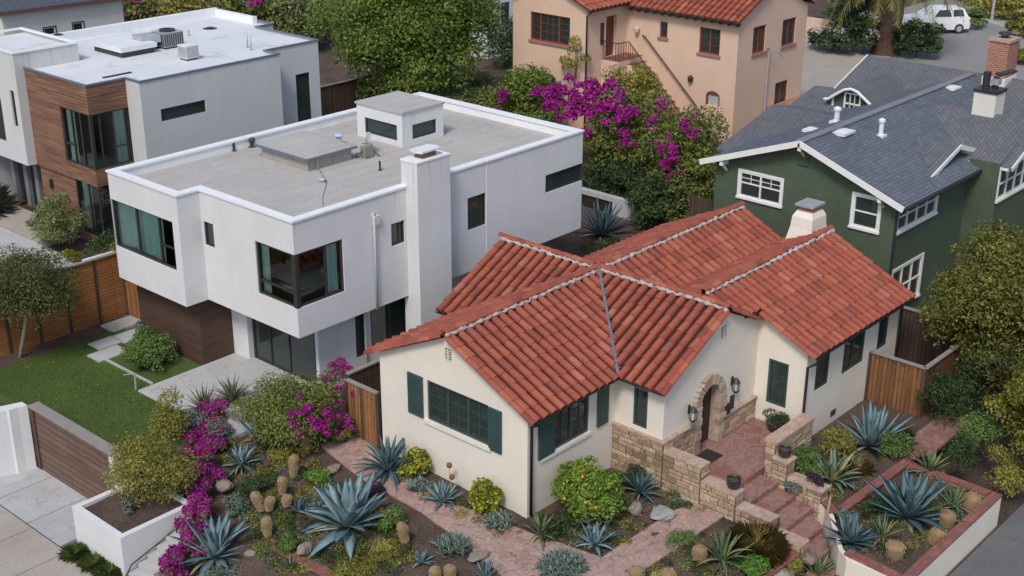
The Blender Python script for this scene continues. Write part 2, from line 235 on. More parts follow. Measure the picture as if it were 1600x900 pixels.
L_TAN = leaf_mat('tan_grass_blade', [(0.0, (0.150, 0.112, 0.033)), (0.6, (0.315, 0.232, 0.075)), (1.0, (0.510, 0.390, 0.150))], 0.2)
L_GRASS = leaf_mat('grass_blade', [(0.0, (0.061, 0.101, 0.017)), (0.5, (0.114, 0.181, 0.029)), (1.0, (0.194, 0.268, 0.055))], 0.25, 0.6, 0.6, 0.8)
L_TUFT = leaf_mat('tuft_blade', [(0.0, (0.075, 0.112, 0.024)), (0.6, (0.158, 0.225, 0.051)), (1.0, (0.285, 0.345, 0.105))], 0.25)
L_PURPLE = leaf_mat('purple_leaf', [(0.0, (0.035, 0.018, 0.032)), (1.0, (0.10, 0.055, 0.085))], 0.1)
L_FERN = leaf_mat('fresh_green_leaf', [(0.0, (0.060, 0.135, 0.024)), (0.6, (0.135, 0.270, 0.045)), (1.0, (0.255, 0.405, 0.090))], 0.3)
L_PALM = leaf_mat('palm_frond_leaf', [(0.0, (0.075, 0.087, 0.024)), (0.5, (0.188, 0.188, 0.051)), (1.0, (0.360, 0.307, 0.090))], 0.2)
L_WHITE = leaf_mat('white_petal', [(0.0, (0.50, 0.48, 0.45)), (1.0, (0.75, 0.72, 0.68))], 0.2)
FRUIT = M('orange_fruit', (0.62, 0.24, 0.02), 0.5, 0.1, 10, 0.05, bump=0.1)

# ---------------------------------------------------------------- mesh helpers
BASE = {}
def link(o, parent=None):
    COL.objects.link(o)
    if parent is not None:
        o.parent = parent
    return o
def thing(name, loc, label, cat, group=None):
    o = D.objects.new(name, None); link(o); o.location = loc; o.empty_display_size = 0.3
    o['label'] = label; o['category'] = cat
    if group: o['group'] = group
    BASE[o.name] = Vector(loc); return o
def tag(o, label, cat, group=None):
    o['label'] = label; o['category'] = cat
    if group: o['group'] = group
    return o
class MB:
    def __init__(s): s.v = []; s.f = []; s.uv = {}
    def poly(s, pts):
        n = len(s.v); s.v += [tuple(p) for p in pts]; s.f.append(tuple(range(n, n+len(pts)))); return s
    def box(s, x0, x1, y0, y1, z0, z1):
        n = len(s.v); s.v += [(x0, y0, z0), (x1, y0, z0), (x1, y1, z0), (x0, y1, z0), (x0, y0, z1), (x1, y0, z1), (x1, y1, z1), (x0, y1, z1)]
        s.f += [(n+a, n+b, n+c, n+d) for a, b, c, d in ((3, 2, 1, 0), (4, 5, 6, 7), (0, 1, 5, 4), (1, 2, 6, 5), (2, 3, 7, 6), (3, 0, 4, 7))]; return s
    def beam(s, a, b, w, h, up=(0, 0, 1)):
        "square bar from a to b, w wide across, h tall along up"
        a, b = Vector(a), Vector(b); d = (b-a).normalized(); u = Vector(up); sd = d.cross(u)
        if sd.length < 1e-4: sd = d.cross(Vector((1, 0, 0)))
        sd.normalize(); u = sd.cross(d).normalized(); n = len(s.v)
        for p in (a, b):
            for i, j in ((-1, -1), (1, -1), (1, 1), (-1, 1)): s.v.append(tuple(p+sd*(i*w/2)+u*(j*h/2)))
        s.f += [(n+3, n+2, n+1, n), (n+4, n+5, n+6, n+7)]+[(n+i, n+(i+1) % 4, n+4+(i+1) % 4, n+4+i) for i in range(4)]; return s
    def prism(s, poly, z0, z1):
        n = len(s.v); k = len(poly); s.v += [(p[0], p[1], z0) for p in poly]+[(p[0], p[1], z1) for p in poly]
        s.f += [tuple(range(n+k-1, n-1, -1)), tuple(range(n+k, n+2*k))]+[(n+i, n+(i+1) % k, n+k+(i+1) % k, n+k+i) for i in range(k)]; return s
    def tube(s, pts, r, n=8, cap=True):
        pts = [Vector(p) for p in pts]; k = len(pts); rs = r if isinstance(r, (list, tuple)) else [r]*k; b0 = len(s.v)
        t0 = (pts[1]-pts[0]).normalized(); a = t0.orthogonal().normalized()
        for i, p in enumerate(pts):
            t = (pts[min(i+1, k-1)]-pts[max(i-1, 0)]).normalized(); a = (a-t*a.dot(t)).normalized(); b = t.cross(a)
            for j in range(n):
                an = 2*math.pi*j/n; s.v.append(tuple(p+(a*math.cos(an)+b*math.sin(an))*rs[i]))
        for i in range(k-1):
            for j in range(n): s.f.append((b0+i*n+j, b0+i*n+(j+1) % n, b0+(i+1)*n+(j+1) % n, b0+(i+1)*n+j))
        if cap: s.f += [tuple(range(b0+n-1, b0-1, -1)), tuple(range(b0+(k-1)*n, b0+k*n))]
        return s
    def lathe(s, c, prof, n=16, cap=True):
        b0 = len(s.v); k = len(prof)
        for r, z in prof:
            for j in range(n):
                an = 2*math.pi*j/n; s.v.append((c[0]+r*math.cos(an), c[1]+r*math.sin(an), c[2]+z))
        for i in range(k-1):
            for j in range(n): s.f.append((b0+i*n+j, b0+i*n+(j+1) % n, b0+(i+1)*n+(j+1) % n, b0+(i+1)*n+j))
        if cap: s.f += [tuple(range(b0+n-1, b0-1, -1)), tuple(range(b0+(k-1)*n, b0+k*n))]
        return s
    def ring(s, path, inset, z0, z1):
        "closed wall of right-angled plan: outer path (counter-clockwise), thickness inset"
        k = len(path); inn = []
        for i in range(k):
            p, q, r = [Vector((path[j % k][0], path[j % k][1], 0)) for j in (i-1, i, i+1)]
            d1 = (q-p).normalized(); d2 = (r-q).normalized(); n1 = Vector((-d1.y, d1.x, 0)); n2 = Vector((-d2.y, d2.x, 0))
            inn.append(q+(n1+n2)*inset if abs(d1.dot(d2)) < 0.5 else q+n1*inset)
        for i in range(k):
            a, b = path[i], path[(i+1) % k]; c, d = inn[(i+1) % k], inn[i]
            s.poly([(a[0], a[1], z0), (b[0], b[1], z0), (b[0], b[1], z1), (a[0], a[1], z1)])
            s.poly([(c.x, c.y, z0), (d.x, d.y, z0), (d.x, d.y, z1), (c.x, c.y, z1)])
            s.poly([(a[0], a[1], z1), (b[0], b[1], z1), (c.x, c.y, z1), (d.x, d.y, z1)])
            s.poly([(d.x, d.y, z0), (c.x, c.y, z0), (b[0], b[1], z0), (a[0], a[1], z0)])
        return s
    def fp(s, ax, c, u, z, d=0.0):
        return (c+d, u, z) if ax == 'x' else (u, c+d, z)
    def wall(s, ax, c, u0, u1, z0, z1, ops=(), depth=0.12):
        us = sorted({u0, u1}|{min(max(o[i], u0), u1) for o in ops for i in (0, 1)}); zs = sorted({z0, z1}|{min(max(o[i], z0), z1) for o in ops for i in (2, 3)})
        P = lambda u, z, d=0.0: s.fp(ax, c, u, z, d)
        for i in range(len(us)-1):
            for j in range(len(zs)-1):
                um, zm = (us[i]+us[i+1])/2, (zs[j]+zs[j+1])/2
                if any(o[0] < um < o[1] and o[2] < zm < o[3] for o in ops): continue
                s.poly([P(us[i], zs[j]), P(us[i+1], zs[j]), P(us[i+1], zs[j+1]), P(us[i], zs[j+1])])
        for a, b, e, f in [o[:4] for o in ops]:
            for (p, q) in (((a, e), (b, e)), ((b, e), (b, f)), ((b, f), (a, f)), ((a, f), (a, e))):
                if p[0] == q[0] and (p[0] <= u0+1e-6 or p[0] >= u1-1e-6): continue
                s.poly([P(*p), P(*q), P(*q, depth), P(*p, depth)])
        return s
    def fbox(s, ax, c, u0, u1, z0, z1, d0, d1):
        if ax == 'x': return s.box(c+d0, c+d1, u0, u1, z0, z1)
        return s.box(u0, u1, c+d0, c+d1, z0, z1)
    def build(s, name, mat, parent=None, smooth=False, swap=False, kind=None, loc=None):
        me = D.meshes.new(name)
        if parent is not None: base = BASE[parent.name]
        elif loc is not None: base = Vector(loc)
        else:
            xs = [v[0] for v in s.v]; ys = [v[1] for v in s.v]; zs = [v[2] for v in s.v]; base = Vector(((min(xs)+max(xs))/2, (min(ys)+max(ys))/2, min(zs)))
        me.from_pydata([(v[0]-base.x, v[1]-base.y, v[2]-base.z) for v in s.v], [], s.f)
        uvl = me.uv_layers.new(name='UVMap').data
        for pl in me.polygons:
            n = pl.normal; vert = abs(n.z) < 0.6
            if vert:
                t = Vector((-n.y, n.x, 0)); t = t.normalized() if t.length > 1e-5 else Vector((1, 0, 0))
            for li in pl.loop_indices:
                p = s.v[me.loops[li].vertex_index]
                if vert: u_, v_ = p[0]*t.x+p[1]*t.y, p[2]
                else: u_, v_ = p[0], p[1]
                uvl[li].uv = (v_, u_) if swap and not vert else (u_, v_)
        if smooth:
            for pl in me.polygons: pl.use_smooth = True
        me.materials.append(mat)
        o = D.objects.new(name, me); link(o, parent)
        if parent is None: o.location = base
        BASE[o.name] = base
        if kind: o['kind'] = kind
        return o
def np_mesh(name, V, k, mat, parent=None, kind=None, base=None, smooth=False):
    "mesh of separate k-gons from an (n*k,3) array"
    V = np.asarray(V, dtype=np.float64)
    if parent is not None: b = np.array(BASE[parent.name])
    elif base is not None: b = np.array(base)
    else: b = np.array([V[:, 0].mean(), V[:, 1].mean(), V[:, 2].min()])
    W = (V-b).astype(np.float32); n = len(W); me = D.meshes.new(name)
    me.vertices.add(n); me.vertices.foreach_set('co', W.ravel()); me.loops.add(n); me.loops.foreach_set('vertex_index', np.arange(n, dtype=np.int32))
    me.polygons.add(n//k); me.polygons.foreach_set('loop_start', np.arange(0, n, k, dtype=np.int32)); me.polygons.foreach_set('loop_total', np.full(n//k, k, dtype=np.int32))
    me.update(); me.validate(); me.materials.append(mat)
    o = D.objects.new(name, me); link(o, parent)
    if parent is None: o.location = Vector(b)
    BASE[o.name] = Vector(b)
    if kind: o['kind'] = kind
    return o

def ashlar(mb, ax, c, u0, u1, z0, z1, seed, out=0.03):
    "courses of rough blocks standing proud of a wall face at c (towards -x or -y)"
    rng = np.random.default_rng(seed); z = z0
    while z < z1-0.03:
        h = min(z1-z, 0.12+0.12*rng.random()); h = z1-z if z1-z-h < 0.08 else h; u = u0
        while u < u1-0.02:
            L = min(u1-u, 0.16+0.34*rng.random()**1.3); L = u1-u if u1-u-L < 0.10 else L
            split = h > 0.22 and rng.random() < 0.35
            for (za, zb) in (((z, z+h*0.48), (z+h*0.48, z+h)) if split else ((z, z+h),)):
                o = -(0.008+out*rng.random()); b0 = len(mb.v); j = lambda: rng.normal()*0.004; g = 0.010; bv = 0.014
                for d, i in ((-0.002, 0.0), (o*0.6, 0.0), (o, bv)):
                    for (uu, zz) in ((u+g+i, za+g+i), (u+L-g-i, za+g+i), (u+L-g-i, zb-g-i), (u+g+i, zb-g-i)): mb.v.append(mb.fp(ax, c, uu+j(), zz+j(), d))
                for k in range(2):
                    for q in range(4): mb.f.append((b0+k*4+q, b0+k*4+(q+1) % 4, b0+k*4+4+(q+1) % 4, b0+k*4+4+q))
                mb.f.append((b0+8, b0+9, b0+10, b0+11))
            u += L
        z += h

# ---------------------------------------------------------------- plants
def leaf_array(clumps, n, size, aspect=0.5, rng=None, up=0.35, shell=0.55, droop=0.0, jit=0.5):
    C = np.array([c[:3] for c in clumps]); Rr = np.array([c[3:6] for c in clumps]); w = (Rr[:, 0]*Rr[:, 1]*Rr[:, 2])**(2/3); w /= w.sum()
    i = rng.choice(len(C), n, p=w); d = rng.normal(size=(n, 3)); d /= np.linalg.norm(d, axis=1)[:, None]
    d[:, 2] = np.where(d[:, 2] < -0.35, -d[:, 2]*0.5, d[:, 2])
    r = shell+(1.06-shell)*np.sqrt(rng.random(n)); P = C[i]+d*r[:, None]*Rr[i]
    nr = d*0.55+rng.normal(size=(n, 3))*0.5; nr[:, 2] += up; nr /= np.linalg.norm(nr, axis=1)[:, None]
    t = rng.normal(size=(n, 3)); t[:, 2] -= droop; t -= nr*(t*nr).sum(1)[:, None]; t /= np.linalg.norm(t, axis=1)[:, None]; b = np.cross(nr, t)
    L = size*(1-jit+2*jit*rng.random(n))[:, None]*0.5; W = L*aspect
    q = np.stack([P-t*L, P+b*W-t*L*0.1, P+t*L, P-b*W-t*L*0.1], 1)
    q[:, 1] += nr*W*0.35; q[:, 3] += nr*W*0.35
    return q.reshape(-1, 3)
def crown_clumps(c, r, k, rng, cl=0.36, low=-0.35, inner=0.25):
    out = []; c = np.array(c, float); r = np.array(r, float)
    while len(out) < k:
        d = rng.normal(size=3); d /= np.linalg.norm(d)
        if d[2] < low: continue
        rad = (1-cl*0.7)*(inner+(1-inner)*rng.random()**0.5); p = c+d*r*rad; s = cl*(0.65+0.7*rng.random())
        out.append((*p, *(r*s*np.array([1, 1, 0.8]))))
    return out
def limbs(mb, base, top, clumps, r0, rng, k=9):
    base = Vector(base); top = Vector(top); mid = base.lerp(top, 0.5)+Vector((rng.normal()*0.08, rng.normal()*0.08, 0))*(top-base).length*0.5
    mb.tube([base, base.lerp(mid, 0.5), mid, top], [r0*1.25, r0, r0*0.85, r0*0.6], 8)
    for j in rng.choice(len(clumps), min(k, len(clumps)), replace=False):
        e = Vector(clumps[j][:3]); s0 = mid.lerp(top, rng.random()*0.9); m_ = s0.lerp(e, 0.5)+Vector((0, 0, 0.12*(e-s0).length))
        mb.tube([s0, m_, e], [r0*0.5, r0*0.3, r0*0.1], 6)
def tree(name, base, c, r, k, n, size, lmat, label, cat, seed, bark=BARK, r0=0.12, cl=0.36, group=None, low=-0.5, aspect=0.5, droop=0.0, extra=(), nl=10):
    rng = np.random.default_rng(seed); t = thing(name, base, label, cat, group)
    cs = crown_clumps(c, r, k, rng, cl, low)+list(extra); mb = MB(); limbs(mb, base, (c[0], c[1], c[2]+r[2]*0.2), cs, r0, rng, nl); mb.build('trunk', bark, t, True)
    np_mesh('crown', leaf_array(cs, n, size, aspect, rng, droop=droop), 4, lmat, t); return t
def shrub(name, base, r, k, n, size, lmat, label, cat='shrub', seed=1, group=None, cl=0.42, bloom=None, aspect=0.5, stem=True, lift=0.75, extra=()):
    "rounded bush standing on base; bloom=(clumps or count, n, size, mat, radius)"
    rng = np.random.default_rng(seed); base = Vector(base); c = base+Vector((0, 0, r[2]*lift)); t = thing(name, base, label, cat, group)
    cs = crown_clumps(c, r, k, rng, cl, -0.75)+[tuple(e) for e in extra]
    if stem:
        mb = MB(); limbs(mb, base-Vector((0, 0, 0.05)), c, cs, 0.03+0.02*min(r), rng, 6); mb.build('stem', BARK, t, True)
    np_mesh('foliage', leaf_array(cs, n, size, aspect, rng), 4, lmat, t)
    if bloom:
        bc, bn, bs, bm, br = bloom
        if isinstance(bc, int):
            bc = [(cs[j][0]+rng.normal()*0.05, cs[j][1]+rng.normal()*0.05, cs[j][2]+cs[j][5]*0.6, br, br, br) for j in rng.choice(len(cs), bc)]
        np_mesh('blossom', leaf_array(bc, bn, bs, 0.75, rng, shell=0.3), 4, bm, t)
    return t
def blade(mb, base, az, el, L, W, curl, th=0.25, seg=7, dip=0.25, prof=None, twist=0.0):
    "thick succulent leaf: closed tapering blade that bends down by curl radians along its length"
    base = Vector(base); hd = Vector((math.cos(az), math.sin(az), 0)); sd = Vector((-math.sin(az), math.cos(az), 0)); p = base.copy(); e = el; b0 = len(mb.v)
    for i in range(seg+1):
        s = i/seg; d = hd*math.cos(e)+Vector((0, 0, 1))*math.sin(e); up = -hd*math.sin(e)+Vector((0, 0, 1))*math.cos(e)
        w = W*0.5*(prof(s) if prof else (0.62+1.05*s-0.55*s*s if s < 0.45 else (1-s)**0.75*1.52))
        w = max(w, 0.002); t = th*w*(1-s*0.5)
        mb.v += [tuple(p+sd*w+up*t*dip*2), tuple(p-up*t*(0.05)), tuple(p-sd*w+up*t*dip*2), tuple(p-up*t)]
        p = p+d*(L/seg); e -= curl/seg
    for i in range(seg):
        a = b0+i*4
        for j in range(4): mb.f.append((a+j, a+(j+1) % 4, a+4+(j+1) % 4, a+4+j))
    mb.f.append((b0+seg*4, b0+seg*4+1, b0+seg*4+2, b0+seg*4+3))
def rosette(mb, c, L, W, n, rng, el0=80, el1=8, curl=0.35, th=0.3, lift=0.0, prof=None, seg=7, var=0.12):
    c = Vector(c)
    for i in range(n):
        s = i/max(1, n-1); az = i*2.39996+rng.normal()*0.16; el = R_(el0+(el1-el0)*s**1.35+rng.normal()*5)
        l = L*(0.72+0.28*min(1, 2.2*s))*(1+rng.normal()*var*0.7); cr = curl*(0.25+0.9*s)*(1+rng.normal()*0.5)+(0.7 if rng.random() < 0.08 and s > 0.5 else 0)
        blade(mb, c+Vector((math.cos(az), math.sin(az), 0))*0.04*L+Vector((0, 0, lift)), az, el, l, W*(1+rng.normal()*0.08), cr, th, seg, prof=prof)
def agave(base, L, W, n, seed, mat, label, name='agave', el0=82, el1=6, curl=0.35, th=0.28, cat='agave', group=None, prof=None):
    L, W = L*1.22, W*1.5; rng = np.random.default_rng(seed); mb = MB(); rosette(mb, (base[0], base[1], base[2]+0.05*L), L, W, n, rng, el0, el1, curl, th, prof=prof)
    o = mb.build(name, mat, None, True, loc=base)
    if L > 0.62 and name == 'agave':
        for k in range(5):
            m2 = MB(); a = rng.random()*6.283; blade(m2, Vector(base)+Vector((math.cos(a), math.sin(a), 0))*0.05*L+Vector((0, 0, 0.04)), a, 0.25+0.3*rng.random(), L*(0.55+0.3*rng.random()), W*0.55, 0.9+0.8*rng.random(), 0.2, 6); m2.build('dry_leaf', STRAW, o, True)
    return tag(o, label, cat, group)
LANCE = lambda s: (0.8+0.35*s if s < 0.25 else 0.89*(1-((s-0.25)/0.75)**1.5))
def cactus_stem(t, c, r, h, seed, lean=(0, 0), name='stem'):
    rng = np.random.default_rng(seed); mb = MB(); nr, ns = 28, 12; c = Vector(c); P = []
    for i in range(ns+1):
        s = i/ns; z = h*s; rad = r*(0.72+0.42*math.sin(math.pi*min(1, s*0.9)*0.62))*(1 if s < 0.72 else math.sqrt(max(0.0, 1-((s-0.72)/0.28)**2)))
        for j in range(nr):
            a = 2*math.pi*j/nr; q = rad*(1+0.05*(1 if j % 2 else -1)); P.append(c+Vector((q*math.cos(a)+lean[0]*s*h, q*math.sin(a)+lean[1]*s*h, z)))
    mb.v = [tuple(p) for p in P]
    for i in range(ns):
        for j in range(nr): mb.f.append((i*nr+j, i*nr+(j+1) % nr, (i+1)*nr+(j+1) % nr, (i+1)*nr+j))
    st = mb.build(name, CACTUS, t, True)
    k = 2200; ii = rng.integers(0, ns*nr, k); A = np.array([mb.v[i] for i in ii]); B = np.array([mb.v[min(i+nr, len(mb.v)-1)] for i in ii]); p = A+(B-A)*rng.random((k, 1))
    ctr = np.array([c.x+lean[0]*h*0.5, c.y+lean[1]*h*0.5, c.z+h*0.45]); d = p-ctr; d[:, 2] *= 0.4; d /= np.linalg.norm(d, axis=1)[:, None]; d += rng.normal(size=(k, 3))*0.35; d[:, 2] += 0.15
    s = rng.normal(size=(k, 3))*0.0018; V = np.stack([p-s, p+s, p+d*(0.022+0.02*rng.random((k, 1)))], 1).reshape(-1, 3)
    np_mesh('spine', V, 3, SPINE, t)['kind'] = 'stuff'
def cactus(base, r, h, seed, label, lean=(0, 0), group='golden columnar cacti in the front garden', twin=None):
    r, h = r*1.05, h*1.34; t = thing('cactus', base, label, 'cactus', group); cactus_stem(t, base, r, h, seed, lean)
    if twin: cactus_stem(t, Vector(base)+Vector(twin[:3]), twin[3], twin[4], seed+50, twin[5])
    return t
def blades(c, r, n, L, W, rng, spread=0.6, droop=0.5):
    "grass tuft: thin bent two-piece blades from a small base"
    a = rng.random(n)*2*np.pi; q = np.sqrt(rng.random(n))*r; base = np.stack([c[0]+np.cos(a)*q, c[1]+np.sin(a)*q, np.full(n, c[2])], 1)
    a2 = a+rng.normal(size=n)*0.6; el = np.clip(1.35-spread*np.abs(rng.normal(size=n))*0.9, 0.15, 1.5); l = L*(0.6+0.5*rng.random(n))
    d = np.stack([np.cos(a2)*np.cos(el), np.sin(a2)*np.cos(el), np.sin(el)], 1); m = base+d*(l*0.55)[:, None]
    e2 = el-droop*(0.5+rng.random(n)); d2 = np.stack([np.cos(a2)*np.cos(e2), np.sin(a2)*np.cos(e2), np.sin(e2)], 1); tip = m+d2*(l*0.45)[:, None]
    s = np.stack([-np.sin(a2), np.cos(a2), np.zeros(n)], 1)*W*0.5
    return np.stack([base-s, base+s, m+s*0.8, tip, m-s*0.8], 1).reshape(-1, 3)
def tuft(name, base, r, n, L, W, mat, label, cat='grass', seed=1, group=None, spread=0.6, droop=0.5):
    rng = np.random.default_rng(seed); o = np_mesh(name, blades(base, r, n, L, W, rng, spread, droop), 5, mat, None, base=base); return tag(o, label, cat, group)
def rock(base, r, seed, label, mat=ROCK, group=None):
    rng = np.random.default_rng(seed); mb = MB(); n, k = 12, 7; ph = rng.random(6)*6
    prof = []
    for i in range(k):
        th = math.pi*(i/(k-1))
        for j in range(n):
            a = 2*math.pi*j/n; q = 1+0.16*math.sin(2*a+ph[0]+th)+0.10*math.sin(3*a+ph[1]-2*th)+rng.normal()*0.05
            mb.v.append((base[0]+r[0]*q*math.sin(th)*math.cos(a), base[1]+r[1]*q*math.sin(th)*math.sin(a), base[2]+r[2]*(0.55+0.75*math.cos(math.pi-th)*q)))
    for i in range(k-1):
        for j in range(n): mb.f.append((i*n+j, i*n+(j+1) % n, (i+1)*n+(j+1) % n, (i+1)*n+j))
    return tag(mb.build('boulder', mat, None, False, loc=base), label, 'boulder', group)

# ---------------------------------------------------------------- windows
def window(root, ax, c, u0, u1, z0, z1, fmat, depth=0.1, fw=0.05, mull=(), trans=(), munt=(), sash=None, casing=None, sill=None, clear=False, curtains=(), room=1.6, name='window', corner=None):
    """frame in an opening of the wall at c; mull/trans: bars; munt=(cols,rows) thin bars; casing=(width,mat) proud trim; curtains=[(ua,ub)]"""
    mb = MB(); d0, d1 = depth-0.05, depth+0.03
    mb.fbox(ax, c, u0, u0+fw, z0, z1, d0, d1); mb.fbox(ax, c, u1-fw, u1, z0, z1, d0, d1)
    mb.fbox(ax, c, u0+fw, u1-fw, z0, z0+fw, d0, d1); mb.fbox(ax, c, u0+fw, u1-fw, z1-fw, z1, d0, d1)
    for m_ in mull: mb.fbox(ax, c, m_-fw*0.6, m_+fw*0.6, z0+fw, z1-fw, d0+0.004, d1-0.004)
    for (ta, tb, tz) in trans: mb.fbox(ax, c, ta, tb, tz-fw*0.45, tz+fw*0.45, d0+0.008, d1-0.008)
    if munt:
        for (ua, ub, za, zb, nc, nr) in munt:
            for i in range(1, nc): u = ua+(ub-ua)*i/nc; mb.fbox(ax, c, u-0.011, u+0.011, za, zb, depth-0.022, depth+0.012)
            for i in range(1, nr): z = za+(zb-za)*i/nr; mb.fbox(ax, c, ua, ub, z-0.010, z+0.010, depth-0.020, depth+0.010)
    w = mb.build(name, fmat, root)
    g = MB(); q = [g.fp(ax, c, u0+0.01, z0+0.01, depth), g.fp(ax, c, u1-0.01, z0+0.01, depth), g.fp(ax, c, u1-0.01, z1-0.01, depth), g.fp(ax, c, u0+0.01, z1-0.01, depth)]; g.poly(q if ax == 'y' else q[::-1])
    g.build('pane', CLEAR if clear else GLASS, w)
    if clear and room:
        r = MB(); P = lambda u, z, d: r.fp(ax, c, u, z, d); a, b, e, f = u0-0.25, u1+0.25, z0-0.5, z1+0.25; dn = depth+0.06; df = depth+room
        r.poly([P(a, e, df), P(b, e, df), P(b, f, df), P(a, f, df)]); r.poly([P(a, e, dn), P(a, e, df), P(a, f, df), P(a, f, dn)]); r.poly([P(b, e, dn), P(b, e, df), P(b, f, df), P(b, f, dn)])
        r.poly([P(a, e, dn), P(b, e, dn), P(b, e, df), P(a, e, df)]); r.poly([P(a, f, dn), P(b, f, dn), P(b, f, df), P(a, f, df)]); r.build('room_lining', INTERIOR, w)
    for (ua, ub) in curtains:
        k = MB(); n = max(8, int((ub-ua)/0.035)); pts = []
        for i in range(n+1):
            u = ua+(ub-ua)*i/n; dd = depth+0.14+0.035*math.sin(i*1.25)+0.012*math.sin(i*0.41)
            pts.append((u, dd))
        for i in range(n): k.poly([k.fp(ax, c, pts[i][0], z0-0.2, pts[i][1]), k.fp(ax, c, pts[i+1][0], z0-0.2, pts[i+1][1]), k.fp(ax, c, pts[i+1][0], z1+0.1, pts[i+1][1]), k.fp(ax, c, pts[i][0], z1+0.1, pts[i][1])])
        k.build('curtain', CURTAIN, w)
    if casing:
        cw, cm = casing; t = MB(); o0, o1 = -0.035, -0.001
        t.fbox(ax, c, u0-cw, u0, z0-cw*0.2, z1+cw, o0, o1); t.fbox(ax, c, u1, u1+cw, z0-cw*0.2, z1+cw, o0, o1); t.fbox(ax, c, u0, u1, z1, z1+cw, o0+0.003, o1); t.fbox(ax, c, u0-cw*1.2, u1+cw*1.2, z0-cw*1.1, z0-cw*0.2, o0-0.04, o1); t.fbox(ax, c, u0, u1, z0-cw*0.2, z0, o0+0.003, o1)
        t.build('casing', cm, w)
    if sill:
        t = MB(); t.fbox(ax, c, u0-0.08, u1+0.08, z0-0.10, z0+0.012, -0.08, 0.03); t.build('sill', sill, w)
    return w
# ================================================================ light and air
w = D.worlds.new('World'); SC.world = w; w.use_nodes = True; nt = w.node_tree; nt.nodes.clear()
SUN_EL, SUN_DIR = R_(50), Vector((-0.85, -0.38, 0))     # towards the sun (plan)
sk = nt.nodes.new('ShaderNodeTexSky'); sk.sky_type = 'NISHITA'; sk.sun_disc = False; sk.sun_elevation = SUN_EL
sk.sun_rotation = math.atan2(SUN_DIR.x, SUN_DIR.y); sk.air_density = 1.0; sk.dust_density = 1.9; sk.ozone_density = 1.0
bg = nt.nodes.new('ShaderNodeBackground'); bg.inputs[1].default_value = 0.135; wo = nt.nodes.new('ShaderNodeOutputWorld')
nt.links.new(sk.outputs[0], bg.inputs[0]); nt.links.new(bg.outputs[0], wo.inputs[0])
ld = D.lights.new('sun', 'SUN'); ld.energy = 1.9; ld.angle = R_(14); ld.color = (1.0, 0.93, 0.85); sun = D.objects.new('sun', ld); link(sun)
sd = (SUN_DIR.normalized()*math.cos(SUN_EL)+Vector((0, 0, math.sin(SUN_EL)))).normalized(); sun.rotation_euler = sd.to_track_quat('Z', 'Y').to_euler(); sun.location = (0, 0, 60)
SC.view_settings.view_transform = 'Standard'; SC.view_settings.look = 'None'; SC.view_settings.gamma = 1; SC.view_settings.exposure = 0.2; SC.view_settings.use_curve_mapping = False
SC.cycles.max_bounces = 6; SC.cycles.transparent_max_bounces = 8; SC.cycles.use_denoising = True

# ================================================================ setting: terrain, paving
def sm(a, b, x):
    t = min(1, max(0, (x-a)/(b-a))); return t*t*(3-2*t)
def hgt(x, y):
    h = -1.2+0.75*sm(15.2, 17.6, x)+0.45*sm(17.6, 20.6, x)
    if y < 14.4 and x < 40: h = min(h, -0.9+0.9*sm(13.9, 14.4, y))
    if y > 29.3 and x < 16.9: h = -1.25
    if x > 39: h += 1.2*sm(39, 52, x)*sm(18, 30, y+0.2*x-6)
    if x > 17.0 and y > 27.4 and x < 23: h += 0.14*sm(27.4, 29.4, y)
    if 26.6 < x < 28.95 and y < 16.3: h = -1.4
    if 24.6 < x < 27.4 and y < 13.8: h = -1.4
    return h-0.03
xs = list(np.arange(4, 52, 0.4))+[54, 58, 63, 70, 80, 95, 115, 150, 220, 400, 900]; xs = [-900, -300, -100, -30, -8]+xs
ys = [-900, -300, -100, -30, -8]+list(np.arange(2, 60, 0.4))+[62, 66, 72, 80, 95, 115, 150, 220, 400, 900]
mb = MB(); rg = np.random.default_rng(3)
for x in xs:
    for y in ys:
        rough = 0.014*rg.normal() if (16 < x < 40 and 14 < y < 30) else 0
        mb.v.append((x, y, hgt(x, y)+rough))
ny = len(ys)
for i in range(len(xs)-1):
    for j in range(ny-1): mb.f.append((i*ny+j, (i+1)*ny+j, (i+1)*ny+j+1, i*ny+j+1))
mb.build('ground', SOIL, None, True, kind='structure', loc=(0, 0, 0))
# bands of paving as thin slabs
def slab(name, pts, z, mat, th=0.06, kind='structure'):
    m_ = MB(); m_.prism(pts, z-th, z); o = m_.build(name, mat, loc=(pts[0][0], pts[0][1], z)); o['kind'] = kind; return o
slab('sidewalk', [(6, -10), (14.62, -10), (14.62, 60), (6, 60)], -1.19, SIDEW, 0.2)
slab('driveway', [(14.66, 29.6), (16.5, 29.6), (16.5, 39), (14.66, 39)], -1.185, DRIVE, 0.2)
m_ = MB()   # joints of the walks are real grooves: narrow dark strips set in
for y in (27.4, 29.2, 31.0): m_.box(11, 14.62, y, y+0.014, -1.191, -1.186)
for y in (31.3, 33.1): m_.box(14.66, 16.5, y, y+0.014, -1.186, -1.181)
m_.box(14.62, 14.66, 20, 40, -1.3, -1.2)
m_.build('walkway_joint', SOIL, kind='structure')
slab('verge', [(4, 10), (12.4, 10), (12.4, 60), (4, 60)], -1.17, GROUND, 0.05)
slab('asphalt_drive', [(26.5, -30), (60, -30), (60, 10.85), (26.5, 10.85)], -0.87, ASPH, 0.05)
